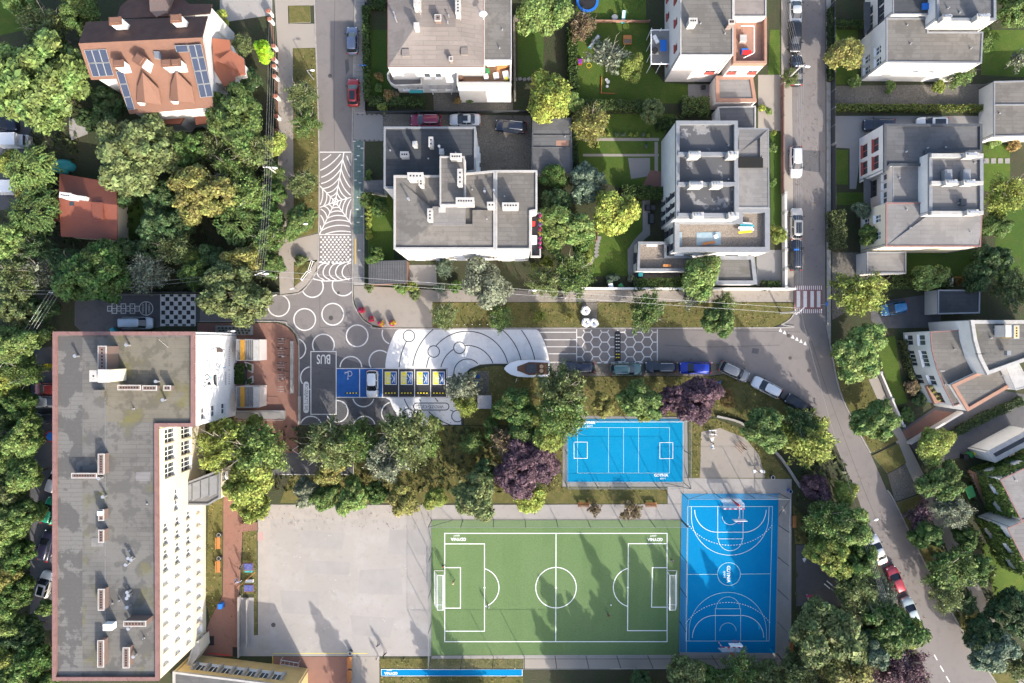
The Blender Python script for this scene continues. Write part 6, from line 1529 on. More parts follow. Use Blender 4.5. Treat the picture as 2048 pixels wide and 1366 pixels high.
# -- ivy house bottom right
hh_ = House('ivy_house', 'pale roofed house with ivy covered walls at the right edge', [(2001,960),(2110,905),(2110,1160),(2014,1056)], 6.5)
hh_.block([(2001,960),(2100,912),(2130,1010),(2043,1041)], 6.5, 'white_wall', 'felt_cool', 'coping_red', 0.1,0.08, wins=[(3, [0.3,0.65], [1.0,3.8], 0.9,1.2, 'x2', 'frame_white'),(0, [0.3], [3.8], 0.9,1.2, 'x2', 'frame_white')])
hh_.block([(2015,1056),(2085,1028),(2130,1130),(2068,1160)], 6.2, 'white_wall', 'felt_cool', 'coping_red', 0.1,0.08, wins=[(3, [0.25,0.6,0.85], [1.0,3.6], 0.9,1.2, 'x2', 'frame_white')])
hh_.block([(1972,905),(2060,858),(2075,880),(1990,925)], 4.0, 'white_wall', 'felt_black', 'coping_white', 0.6,0.1)
def ivy(hs_, p, q, h, n, name='ivy', seed=1):
 rng = np.random.default_rng(seed); p = np.array(p); q = np.array(q); L = np.linalg.norm(q - p); d = (q - p) / L; nn = np.array([-d[1],d[0]])
 t = rng.uniform(0,L,n); z = rng.uniform(0,h,n); bulge = rng.uniform(0.02,0.35,n)
 keep = np.sin(t * 1.7 + z * 0.9) + np.sin(t * 0.8 - z * 1.7 + 2) > -0.7
 t,z,bulge = t[keep],z[keep],bulge[keep]
 C = np.stack([p[0] + d[0] * t + nn[0] * bulge - hs_.c[0],p[1] + d[1] * t + nn[1] * bulge - hs_.c[1],z],1)
 me = leaves_to_mesh(name, C, rng.normal(size=C.shape) * 0.5 + np.array([nn[0], nn[1], 0.6]), rng.uniform(0.15,0.35, len(C)), MT['leaf'], rng)
 o = link(name,me,hs_.root); o.color = (0.075,0.125,0.025,1)
A_,B_,C_,D_ = (P(*p,6.5) for p in ((2001,960),(2100,912),(2130,1010),(2043,1041)))
ivy(hh_,D_,A_,6.3,3600,seed=1); ivy(hh_,A_,B_,6.3,2600,seed=2); E_,F_ = P(2015,1056,6.2),P(2068,1160,6.2); ivy(hh_,F_,E_,6.0,3600,seed=3)
st = House('metal_steps', 'metal frame steps with green netting beside the ivy house', [(1925,945),(1960,940),(1975,1010),(1950,1015)], 2.2, 'stairs')
for k in range(11):
 x, y = P(1944 + k * 3.0,945 + k * 6.2,2.2 - k * 0.17); st.rel(MB().box((x, y, 2.2 - k * 0.17),(1.2,0.34,0.05),-0.4), 'step', MT['brownwood'])
for s_ in (0,1):
 st.rel(MB().tube((*P(1937 + s_ * 16,946 - s_ * 4,2.3),3.0),(*P(1967 + s_ * 14,1012 - s_ * 4,1),1.2),0.05).tube((*P(1937 + s_ * 16,946 - s_ * 4,2.3),0),(*P(1937 + s_ * 16,946 - s_ * 4,2.3),3.0),0.05), 'handrail', MT['steel_dark'])
st.prismpx('netting', 'plastic_green', [(1928,975),(1944,970),(1952,992),(1938,998)], 1.6,1.5)
# -- villa
v = House('red_roof_villa', 'large villa with faded red tiled roof, dormers and solar panels', [(160,40),(420,30),(420,220),(262,225)], 8, 'villa')
rz_,ez,nz = 12.5,8.0,9.8
v.faces('south_roof', 'tile_pink', [[(157,87, rz_),(404,75, rz_),(427,214, ez),(259,228, ez),(232,157,10.06),(182,159,10.0)]], 0.2)
MT['tile_shaded'] = mat('shaded_slope_tile', (0.085,0.05,0.042), [('brick', 3.2,(0.05,0.03,0.026),0.2,0.9,0.5),('noise', 0.8,(0.105,0.062,0.05),0.42,0.62,0.8),('noise', 8,(0.13,0.08,0.065),0.6,0.75,0.5)])  # roof tile for the north slopes, their shade mixed into the colour
v.faces('north_roof', 'tile_shaded', [[(157,87, rz_),(404,75, rz_),(415,32, nz),(172,44, nz)]], 0.2)
v.faces('rear_roof', 'tile_shaded', [[(233,38, nz - .3),(420,27, nz - .3),(424,8,8.6),(378,8,8.6),(362,-8,7.6),(265,-8,7.6),(240,14,8.6)]], 0.2)
v.prismpx('stair_tower', 'brick', [(296,-30),(340,-30),(335,24),(312,34),(300,22)], 9.6,0)
v.rel(MB().prism(PP([(172,44),(412,33),(404,75),(422,208),(262,222),(236,152),(186,152)], 8.4),0,7.9), 'wall', MT['white_wall'])
v.rel(MB().prism(PP([(245,20),(418,10),(418,40),(238,44)], 8.4),0,8.2), 'rear_wall', MT['white_wall'])
v.faces('gable', 'white_wall', [[(404,76, rz_ - .1),(424,212, ez),(419,212,6),(412,90,6)]], 0.3)
for (px,py) in ((285,185),(352,182)):
 v.faces('dormer_roof', 'tile_pink', [[(px, py - 40,11.3),(px + 5, py + 20,9.6),(px - 12, py + 18,8.9),(px - 10, py - 12,10)], [(px, py - 40,11.3),(px + 5, py + 20,9.6),(px + 38, py + 24,8.7),(px + 32, py - 8,10)]], 0.15)
 v.faces('dormer_front', 'white_wall', [[(px - 11, py + 20,9.0),(px + 5, py + 21,9.6),(px + 4, py + 26,8.6),(px - 5, py + 26,8.5)]], 0.1)
for (x,y,lx,ly,zt,zb) in ((232,43,1.4,0.85,12.6,9.0),(353,38,1.25,0.9,12.6,9.0),(238,128,1.2,0.8,12.4,10.2),(280,120,1.3,1.2,12.6,10.2),(334,127,1.2,0.8,12.4,10.0),(353,126,1.1,0.8,12.4,10.0)):
 o_ = v.chimney(x, y, lx, ly, zt, zb, 'white_wall', 0, rz=0.06 if x != 280 else -0.6, cap=False)
 mb = MB().box((0,0,0.12),(lx + 0.15, ly + 0.15,0.24)); mb.box((0,0,0.32),(lx * 0.8, ly * 0.8,0.2)); q_ = mb.build('tiled_cap', MT['tile_pink'], o_); q_.location = (0,0, zt - zb)
v.prismpx('skylight', 'coping_grey', [(307,102),(320,103),(322,117),(309,116)], 12.0,11.5)
MT['pv'] = mat('solar_cells', (0.022,0.03,0.055), [('slab', 6.0,(0.16,0.18,0.22),0.2,0.9,0.5),('noise', 1,(0.035,0.045,0.075),0.4,0.6,0.8)], rough=0.15, spec=0.6)
def roofz(px,py):     # height of the south roof at a photo pixel
 t = min(1,max(0,(py - 80) / 142.0)); return rz_ + (ez - rz_) * t
def panel(quad):
 mb = MB(); pts = []
 for x,y in quad:
  z = roofz(x,y) + 0.24; pts.append((*P(x,y,z),z))
 mb.face(pts[::-1]);
 for i in range(4):
  p,q_ = pts[i],pts[(i + 1) % 4]; mb.face([p,q_,(q_[0],q_[1],q_[2] - 0.06),(p[0],p[1],p[2] - 0.06)])
 pn = v.rel(mb, 'solar_panel', MT['pv'])
 fr = MB()
 for i in range(4):
  p,q_ = Vector(pts[i]) + Vector((0,0,0.015)),Vector(pts[(i + 1) % 4]) + Vector((0,0,0.015)); fr.tube(p,q_,0.035,4)
 v.rel(fr, 'frame', MT['coping_grey'], pn)
def pgrid(tl,tr,br,bl_,nx,ny,skip=()):
 L2 = lambda A,B,t: (A[0] + (B[0] - A[0]) * t,A[1] + (B[1] - A[1]) * t)
 Q = lambda u,w_: L2(L2(tl,tr,u),L2(bl_,br,u),w_)
 for i in range(nx):
  for j in range(ny):
   if (i,j) in skip: continue
   panel([Q((i + .03) / nx,(j + .03) / ny),Q((i + .97) / nx,(j + .03) / ny),Q((i + .97) / nx,(j + .97) / ny),Q((i + .03) / nx,(j + .97) / ny)])
pgrid((168,100),(212,98),(228,152),(186,154),3,2)
pgrid((232,143),(247,142),(270,219),(256,221),1,3)
pgrid((349,91),(375,90),(378,104),(353,105),1,1)
pgrid((376,90),(402,88),(427,193),(401,196),2,4)
v.prismpx('porch_roof', 'tile', [(424,76),(459,80),(462,102),(487,118),(490,148),(470,152),(468,175),(447,172),(428,140)], 6.0,5.7)
v.faces('porch_ridge', 'tile', [[(434,122,6.7),(462,100,6.02),(488,118,6.02),(490,148,6.02)]], 0.05)
v.rel(MB().prism(PP([(426,80),(456,83),(460,108),(482,122),(484,144),(465,148),(463,170),(430,165)], 5.8),0,5.75), 'porch_wall', MT['white_wall'])
v.prismpx('bay_roof', 'tile', [(300,228),(376,224),(360,248),(318,249)], 4.2,3.9); v.rel(MB().prism(PP([(306,230),(370,227),(356,246),(322,247)], 4.2),0,3.95), 'bay_wall', MT['white_wall'])
v.prismpx('bay_roof', 'tile', [(388,228),(420,222),(424,245),(392,250)], 4.2,3.9); v.rel(MB().prism(PP([(392,228),(418,225),(420,243),(395,246)], 4.2),0,3.95), 'bay_wall', MT['white_wall'])
for k in range(3):
 x, y = P(421 + k * 1.5,100 + k * 32,5.5); fm, gm = window_meshes(1.2,1.5, 'frame_white', 'cross')
 o_ = link('window', fm, v.root, (x - v.c[0] + 0.12, y - v.c[1], 4.6), R(-90)); link('pane', gm, o_)
# -- small red tiled house
r = House('red_tiled_house', 'small house with shiny red tiled roof in the dark trees', [(119,346),(231,365),(235,482),(122,474)], 5.5)
r.rel(MB().prism(PP([(123,352),(226,369),(229,478),(125,470)], 3.6),0,3.5), 'wall', MT['cream_wall'])
MT['tile_glazed'] = mat('glazed_red_tile', (0.2,0.07,0.045), [('brick', 3.4,(0.08,0.028,0.022),0.2,0.9,0.6),('noise', 0.7,(0.17,0.058,0.04),0.42,0.62,0.8),('noise', 7,(0.09,0.03,0.024),0.55,0.75,0.6)], rough=0.35, bump=0.3, bscale=12)
r.faces('roof_slope', 'tile_glazed', [[(119,347,3.6),(231,366,3.6),(234,410,4.8),(118,396,4.8)]], 0.15)
r.faces('roof_slope', 'tile_glazed', [[(118,396,4.8),(234,410,4.8),(235,481,3.6),(122,473,3.6)]], 0.15)
r.faces('gable_wall', 'cream_wall', [[(226,369,3.5),(229,410,4.6),(229,478,3.5),(228,470,3.45)], [(123,352,3.5),(120,396,4.6),(125,470,3.5),(124,460,3.45)]], 0.05)
r.chimney(131,391,1.5,0.7,6.6,4.0, 'white_wall', 5, rz=-0.12); r.chimney(161,396,1.6,0.5,5.3,4.0, 'white_wall', 0, rz=-0.12)
r.prismpx('dormer', 'tile_glazed', [(183,404),(205,405),(206,439),(186,437)], 5.0,3.6); r.prismpx('skylight', 'glass', rect(139,403,148,411),4.75,4.4)
r.prismpx('lean_to_roof', 'tile_glazed', [(106,397),(120,396),(121,441),(107,442)], 2.9,2.7); r.rel(MB().prism(PP([(108,399),(122,398),(122,440),(109,440)], 2.8),0,2.7), 'lean_to_wall', MT['cream_wall'])
tn = thing('green_tarp_shelter', 'green domed tarpaulin shelter above the small red tiled house', 'shelter', (*P(127,334),0))
MB().dome((0,0,0),1.9,1.1,1.3,16,6).build('cover', MT['plastic_teal'], tn, smooth=True)
for k in range(3): MB().path([(-1.2 + k * 1.2,-1.0 * math.cos(t * PI / 8) * (1 - (-1.2 + k * 1.2) ** 2 / 4.5),1.33 * math.sin(t * PI / 8) * (1 - (-1.2 + k * 1.2) ** 2 / 6)) for t in range(9)], 0.03).build('hoop', MT['plastic_teal'], tn)
# == VEHICLES
MT['car_glass'] = mat('car_glass', (0.018,0.022,0.028), rough=0.05, spec=0.7)
MT['head'] = mat('headlamp_glass', (0.6,0.62,0.64), rough=0.15); MT['tail'] = mat('tail_lamp_glass', (0.35,0.015,0.012), rough=0.2)
_paint = {}
def car_paint(c,metal=0.25):
 k = tuple(c)
 if k not in _paint: _paint[k] = mat('car_paint', c, [('noise', 2.5, tuple(x * 0.9 for x in c),0.45,0.7,0.6)], rough=0.32, metal=metal, coat=0.6, spec=0.5)
 return _paint[k]
_kit = {}
def car_kit(kind):
 if kind in _kit: return _kit[kind]
 L, W, Ht, hood, fs, rs, rb = {'hatch': (4.0,1.74,1.5,1.05,0.75,0.35,0.12), 'sedan': (4.5,1.78,1.45,1.2,0.8,0.7,0.75), 'wagon': (4.6,1.8,1.5,1.15,0.78,0.4,0.1), 'suv': (4.5,1.86,1.68,1.1,0.7,0.35,0.1), 'van': (4.7,1.84,1.85,0.85,0.7,0.12,0.05)}[kind]
 hl = L / 2; hw = W / 2; cow = hl - hood; rbx = -hl + rb    # windscreen base,rear glass base
 mb = MB()
 st = [(-hl,0.74,0.70),(-hl + 0.1,0.88,0.86),(-hl + 0.35,0.97,0.97),(-hl + 0.9,1.0,1.0),(0,1.0,1.02),(cow,0.99,1.0),(cow + hood * 0.45,0.975,0.93),(hl - 0.32,0.92,0.83),(hl - 0.1,0.8,0.74),(hl,0.62,0.62)]
 rings = []
 for x,f,zt in st:
  w = hw * f
  half = [(w * 0.93,0.27),(w,0.48),(w * 0.995,0.68),(w * 0.93,zt - 0.05),(w * 0.8,zt),(w * 0.35,zt + 0.035)]
  rings.append([(x,y,z) for y,z in half] + [(x,-y,z) for y,z in half[::-1]])
 i0 = 0
 for rg in rings: mb.v += rg
 n = 12
 for i in range(len(rings) - 1):
  for k in range(n):
   a,b2 = i * n + k,i * n + (k + 1) % n; mb.f.append([a,b2,b2 + n,a + n]); mb.m.append(0)
 mb.f.append(list(range(n))[::-1]); mb.m.append(0); mb.f.append([(len(rings) - 1) * n + k for k in range(n)]); mb.m.append(0)
 bw,tw = hw * 0.9,hw * 0.7
 zb = 0.97; xf0,xf1 = cow + 0.12,cow - fs; xr0,xr1 = rbx,rbx + rs
 base = [(xf0,bw * 0.55),(xf0 - 0.18,bw * 0.93),((xf0 + xr0) / 2,bw),(xr0 + 0.15,bw * 0.93),(xr0,bw * 0.6)]
 top = [(xf1,tw * 0.6),(xf1 - 0.1,tw * 0.93),((xf1 + xr1) / 2,tw),(xr1 + 0.1,tw * 0.93),(xr1,tw * 0.65)]
 B = [(x,y,zb) for x,y in base] + [(x,-y,zb) for x,y in base[::-1]]
 Tt = [(x,y,Ht - 0.05) for x,y in top] + [(x,-y,Ht - 0.05) for x,y in top[::-1]]
 k0 = len(mb.v); mb.v += B + Tt
 for k in range(10):
  a,b2 = k0 + k,k0 + (k + 1) % 10; mb.f.append([a,a + 10,b2 + 10,b2]); mb.m.append(0)
 T2 = [(x * 0.9 + (xf1 + xr1) / 2 * 0.1,y * 0.82,Ht) for x,y,z in Tt]
 k1 = len(mb.v); mb.v += T2
 for k in range(10):
  a,b2 = k0 + 10 + k,k0 + 10 + (k + 1) % 10; mb.f.append([a,k1 + k,k1 + (k + 1) % 10,b2]); mb.m.append(0)
 mb.f.append([k1 + k for k in range(10)][::-1]); mb.m.append(0)
 body = mb.build('body', car_paint((0.5,0.5,0.5)), obj=False, smooth=False)
 for p in body.polygons: p.use_smooth = True
 def lift(q4,d,e=0.012):
  a,b2,c2 = Vector(q4[0]),Vector(q4[1]),Vector(q4[2]); nn = (b2 - a).cross(c2 - a).normalized()
  if nn.dot(Vector(d)) < 0: nn = -nn
  return [tuple(Vector(p) + nn * e) for p in q4]
 def mixp(p,q,t): return tuple(p[i] + (q[i] - p[i]) * t for i in range(3))
 def glass(name,lo,hi,d,t0=0.06,t1=0.93):
  pts = [mixp(lo[i],hi[i],t0) for i in range(len(lo))] + [mixp(lo[i],hi[i],t1) for i in range(len(lo))][::-1]
  return MB().face(lift(pts, d, 0.015)).build(name, MT['car_glass'], obj=False)
 ws = MB(); rw = MB()
 def band(idx,d):
  m_ = MB()
  for a,b2 in zip(idx,idx[1:]):
   q4 = [mixp(B[a],Tt[a],0.05),mixp(B[b2],Tt[b2],0.05),mixp(B[b2],Tt[b2],0.95),mixp(B[a],Tt[a],0.95)]
   m_.face(lift(q4,d,0.014))
  return m_
 parts = [('windscreen', band([9,0], (1,0,0.6)).build('windscreen', MT['car_glass'], obj=False))]
 wsm = band([1,0,9,8], (1,0,0.8)); parts = [('windscreen', wsm.build('windscreen', MT['car_glass'], obj=False))]
 if kind != 'van': parts.append(('rear_window', band([3,4,5,6], (-1,0,0.8)).build('rear_window', MT['car_glass'], obj=False)))
 sd = lambda a,b2,d: band([a,b2],d)
 for s_,idx in ((1,(1,2,3)),(-1,(8,7,6))):
  m_ = MB()
  for a,b2 in zip(idx,idx[1:]):
   q4 = [mixp(mixp(B[a],Tt[a],0.12),mixp(B[b2],Tt[b2],0.12),0.06),mixp(mixp(B[a],Tt[a],0.12),mixp(B[b2],Tt[b2],0.12),0.94),mixp(mixp(B[a],Tt[a],0.85),mixp(B[b2],Tt[b2],0.85),0.94),mixp(mixp(B[a],Tt[a],0.85),mixp(B[b2],Tt[b2],0.85),0.06)]
   m_.face(lift(q4,(0,s_,0.3),0.014))
  parts.append(('side_window', m_.build('side_window', MT['car_glass'], obj=False)))
 wheel = MB()
 i0 = 0
 wheel.tube((0,-0.1,0),(0,0.1,0),0.32,16,0); wheel.tube((0,-0.106,0),(0,0.106,0),0.2,10,1)
 wm_ = wheel.build('wheel', [MT['black'], MT['metal']], obj=False)
 wpos = [(sx * hl * 0.62,sy * (hw - 0.1),0.32) for sx in (-1,1) for sy in (-1,1)]
 hd = MB().box((0,0,0),(0.3,0.34,0.13)).build('headlight', MT['head'], obj=False); tl = MB().box((0,0,0),(0.16,0.3,0.16)).build('tail_light', MT['tail'], obj=False)
 mr_ = MB().box((0,0,0),(0.14,0.22,0.14)).build('mirror', car_paint((0.03,0.03,0.03)), obj=False)
 rail = MB().box((0,0,0),(abs(xf1 - xr1) * 0.8,0.05,0.05)).build('roof_rail', MT['metal'], obj=False)
 sunr = MB().box((0,0,0),(0.8,0.8,0.012)).build('sunroof', MT['car_glass'], obj=False); pan = MB().box((0,0,0),(abs(xf1 - xr1) * 0.72, tw * 1.3,0.012)).build('sunroof', MT['car_glass'], obj=False)
 _kit[kind] = dict(body=body,parts=parts,wheel=wm_,wpos=wpos,hd=hd,tl=tl,mr=mr_,rail=rail,sun=sunr,pan=pan,L=L,hl=hl,hw=hw,Ht=Ht,cow=cow,mid=(xf1 + xr1) / 2,tw=tw)
 return _kit[kind]
def car(px, py, ang, col, kind, label, group=None, roof=None, name='parked_car'):
 k = car_kit(kind); x,y = P(px,py,0.9)
 r_ = thing(name, label, 'car' if kind != 'van' else 'van', (x, y, 0.03), R(ang), group)
 b = link('body', k['body'], r_); b.material_slots[0].link = 'OBJECT'; b.material_slots[0].material = car_paint(col)
 for nm, me in k['parts']: link(nm, me, r_)
 for p in k['wpos']: link('wheel', k['wheel'], r_, p)
 for s_ in (-1,1):
  link('headlight', k['hd'], r_, (k['hl'] - 0.26, s_ * k['hw'] * 0.6,0.7),-s_ * 0.3); link('tail_light', k['tl'], r_, (-k['hl'] + 0.1, s_ * k['hw'] * 0.72,0.78)); link('mirror', k['mr'], r_, (k['cow'] - 0.15, s_ * (k['hw'] + 0.05),1.0))
  if roof == 'rails': link('roof_rail', k['rail'], r_, (k['mid'], s_ * k['tw'] * 0.86, k['Ht'] + 0.02))
 if roof == 'sun': link('sunroof', k['sun'], r_, (k['mid'] + 0.25,0, k['Ht'] + 0.012))
 if roof == 'pan': link('sunroof', k['pan'], r_, (k['mid'], 0, k['Ht'] + 0.012))
 return r_
SIL = (0.42,0.45,0.48); WHT = (0.62,0.63,0.64); NVY = (0.014,0.02,0.04); BLK = (0.012,0.013,0.016)
KERB = 'cars parked along the kerb'
CARS = [(704,80,90,(0.13,0.16,0.24), 'hatch', 'blue grey hatchback at the kerb of the north street', KERB, None),(706,184,90,(0.32,0.02,0.02), 'hatch', 'red hatchback with dark glass roof at the kerb of the north street', KERB, 'pan'),
 (852,240,180,(0.2,0.012,0.045), 'wagon', 'dark red estate car in the car yard', 'cars in the yards', 'rails'),(930,239,180, SIL, 'sedan', 'silver car with sunroof in the car yard', 'cars in the yards', 'sun'),(1022,252,174, NVY, 'wagon', 'navy estate car with roof rails beside the dark garage', 'cars in the yards', 'rails'),
 (1592,18,90,(0.5,0.52,0.53), 'sedan', 'pale silver car at the top of the right street', KERB, None),(1591,72,-90, BLK, 'wagon', 'black estate car behind the pale silver car in the right street', KERB, None),(1594,140,90, BLK, 'sedan', 'black car under the utility pole in the right street', KERB, None),
 (1593,323,-90, WHT, 'wagon', 'white estate car with rooftop bike carrier in the right street', KERB, 'rails'),(1594,447,90,(0.46,0.44,0.4), 'wagon', 'beige silver car with glass roof in the right street', KERB, 'pan'),(1593,510,90,(0.02,0.024,0.035), 'wagon', 'dark navy car with blue screen cover above the crossing', KERB, None),
 (1789,617,190,(0.015,0.13,0.3), 'hatch', 'blue hatchback on the drive of the dark garage', 'cars in the yards', None),(1760,249,180, NVY, 'wagon', 'navy car half hidden behind the dark roof of the duplex', 'cars in the yards', None),(1866,246,180, WHT, 'wagon', 'white car half hidden behind the dark roof of the duplex', 'cars in the yards', 'pan'),
 (272,646,0,(0.5,0.55,0.6), 'van', 'pale van parked beside the hopscotch', None, None),(744,768,-90, WHT, 'hatch', 'white hatchback standing in the blue disabled bay', None, None),
 (1158,735,180, NVY, 'wagon', 'dark car half under the tall olive tree beside the boat', KERB, None),(1252,739,0,(0.08,0.16,0.15), 'wagon', 'teal grey estate car below the honeycomb', KERB, 'rails'),(1322,734,180,(0.022,0.03,0.045), 'wagon', 'dark estate car between the teal and the bright blue cars', KERB, 'rails'),(1391,736,180,(0.006,0.03,0.33), 'wagon', 'bright blue estate car below the street', KERB, None),
 (1469,743,-25,(0.16,0.17,0.18), 'suv', 'grey car with roof rails at the start of the bend', KERB, 'rails'),(1535,775,153, WHT, 'wagon', 'white estate car on the bend', KERB, None),(1600,811,147, BLK, 'sedan', 'black car on the bend below the white estate', KERB, None),
 (1755,1100,112, WHT, 'sedan', 'white car half under the trees on the lower road', KERB, None),(1792,1160,112,(0.4,0.05,0.07), 'hatch', 'red car half under the trees on the lower road', KERB, None),(1822,1222,110,(0.5,0.58,0.58), 'hatch', 'pale car mostly hidden by the large green tree on the lower road', KERB, None),
 (95,778,180,(0.3,0.04,0.04), 'hatch', 'red car behind the school roof edge', 'cars behind the school', None),(93,804,0, WHT, 'wagon', 'white estate car behind the school roof edge', 'cars behind the school', None),(92,837,180,(0.03,0.035,0.05), 'wagon', 'dark car behind the school below the white estate', 'cars behind the school', None),
 (108,962,70, WHT, 'hatch', 'white car mostly hidden by the school roof edge', 'cars behind the school', None),(98,1022,75,(0.02,0.26,0.15), 'hatch', 'bright green car behind the school roof edge', 'cars behind the school', None),(91,1092,75,(0.02,0.02,0.045), 'wagon', 'navy car below the bright green car', 'cars behind the school', None),(88,1170,75,(0.66,0.66,0.66), 'hatch', 'white car with black roof beside the school', 'cars behind the school', 'pan'),
 (2,250,0, NVY, 'sedan', 'navy car at the left edge above the white box van', None, None)]
for c_ in CARS: car(c_[0],c_[1],c_[2],c_[3],c_[4],c_[5],c_[6],c_[7])
x, y = P(1593,500,1.3); tag(MB().box((0,0,0),(0.7,0.32,0.02)).build('windscreen_cover', MT['plastic_blue']), 'blue cover lying on the windscreen of the dark navy car', 'cover').location = (x, y, 1.36)
for (px, py, lb) in ((8,277, 'white box van with silver cab at the left edge'),(2,372, 'white box van at the left edge beside the feathery tree')):
 x, y = P(px, py, 2.6); r_ = thing('box_van', lb, 'van', (x, y, 0.02),0)
 MB().box((0,0,1.6),(3.0,1.75,2.0)).build('cargo_box', MT['plastic_white'], r_); mb = MB().box((2.05,0,0.95),(1.1,1.7,1.1)); mb.box((1.85,0,1.7),(0.7,1.55,0.5)); mb.build('cab', car_paint(SIL), r_)
 MB().box((2.23,0,1.7),(0.06,1.4,0.4)).build('windscreen', MT['car_glass'], r_)
 for p in ((-1,-0.75,0.35),(-1,0.75,0.35),(1.9,-0.75,0.35),(1.9,0.75,0.35)): link('wheel', car_kit('van')['wheel'], r_, p)
bx,by = P(1055,737,1.0)
bt = thing('motor_boat', 'white motor boat with brown deck standing at the street edge', 'boat', (bx, by, 0), R(180))
mb = MB(); secs = [(-3.2,1.12,0.1),(-2,1.2,0.05),(0,1.25,0.0),(1.4,1.16,0.05),(2.4,0.86,0.18),(3.05,0.45,0.35),(3.35,0.1,0.5)]
rg = [[(x,w,1.25),(x,w * 1.03,1.15),(x,w * 0.75,0.55 + u),(x,0,0.25 + u * 2),(x,-w * 0.75,0.55 + u),(x,-w * 1.03,1.15),(x,-w,1.25)] for x,w,u in secs]
for q_ in rg: mb.v += q_
for i in range(len(rg) - 1):
 for k in range(6): mb.f.append([i * 7 + k,(i + 1) * 7 + k,(i + 1) * 7 + k + 1,i * 7 + k + 1]); mb.m.append(0)
mb.f.append(list(range(7))); mb.m.append(0)
mb.build('hull', MT['plastic_white'], bt, smooth=True)
MB().face([(x, w, 1.22) for x, w, u in secs] + [(x, -w, 1.22) for x, w, u in secs[::-1]]).build('foredeck', MT['plastic_white'], bt)
MB().prism([(-3.0,-0.85),(-0.2,-0.95),(0.7,-0.6),(1.5,-0.3),(1.5,0.3),(0.7,0.6),(-0.2,0.95),(-3.0,0.85)], 1.2,1.27).build('brown_deck', MT['brownwood'], bt)
MB().prism([(-1.3,-0.6),(-0.2,-0.7),(0.25,-0.45),(0.25,0.45),(-0.2,0.7),(-1.3,0.6)], 1.27,1.55).build('console', MT['coping_dark'], bt)
for s_ in (-1,1): MB().cyl((-2.0, s_ * 0.32),0.28,1.27,1.6,12).build('seat', mat('tan_seat', (0.45,0.32,0.2)), bt)
MB().box((0,0,0.2),(4.2,1.2,0.3)).build('trailer', MT['steel_dark'], bt)
# == STREET FURNITURE,SPORT,PLAY,PEOPLE
MT['net'] = mat('net_wire', (0.12,0.14,0.135), rough=0.6); MT['white_net'] = mat('white_net_cord', (0.6,0.62,0.64), rough=0.7); MT['cable'] = mat('aluminium_cable', (0.42,0.43,0.44), rough=0.5, metal=0.4)
MT['pole'] = mat('concrete_pole', (0.38,0.36,0.33), [('noise', 3,(0.3,0.28,0.25),0.45,0.65,0.7)])
def net_fence(pts,h,label,step=4.6,mesh=0.22,closed=False,wire=0.0055,braces=()):
 w = PP(pts); o0 = (*w[0],0)
 root = thing('ball_fence', label, 'fence', o0)
 post = MB().tube((0,0,0),(0,0, h),0.05,6).build('post', MT['steel_dark'], obj=False)
 net = MB(); rail = MB()
 for a,b2 in zip(w,w[1:]):
  a = Vector(a); b2 = Vector(b2); L = (b2 - a).length; d = (b2 - a) / L; n = max(1,int(round(L / step)))
  for k in range(n + 1):
   p = a + d * L * k / n; link('post', post, root, (p.x - o0[0], p.y - o0[1], 0))
  rail.tube((*a,h),(*b2,h),0.028,5); rail.tube((*a,0.12),(*b2,0.12),0.015,4)
  m_ = int(L / mesh)
  for k in range(1,m_):
   p = a + d * L * k / m_; net.tube((p.x,p.y,0.05),(p.x,p.y,h),wire,3)
  for k in range(1,int(h / mesh)): net.tube((*a,k * mesh),(*b2,k * mesh),wire,3)
 rail.build('rail', MT['coping_grey'], root, o0); net.build('net', MT['net'], root, o0)
 for (p, q_) in braces: MB().tube((*P(*p), h),(*P(*q_),0.05),0.04,5).build('brace', MT['steel_dark'], root, o0)
 return root
net_fence([(863,1312),(863,1040),(1362,1040)], 4.0, 'tall net fence along the left and upper sides of the football pitch', braces=(((863,1040),(863,1082)),((863,1040),(905,1040))))
net_fence([(863,1313),(1357,1311),(1555,1308)], 4.0, 'tall net fence along the bottom of the pitch and the basketball court')
net_fence([(1362,1041),(1358,1309)], 4.0, 'tall net fence between the football pitch and the basketball court')
net_fence([(1363,1039),(1363,986),(1558,986),(1553,1307)], 4.0, 'tall net fence around the top and right of the basketball court', braces=(((1363,986),(1415,986)),((1558,986),(1510,986)),((1558,986),(1557,1030))))
net_fence([(1131,966),(1368,966),(1369,836),(1131,836),(1131,965)], 4.0, 'tall net fence enclosing the volleyball court', braces=(((1368,966),(1368,930)),((1368,966),(1330,966))))
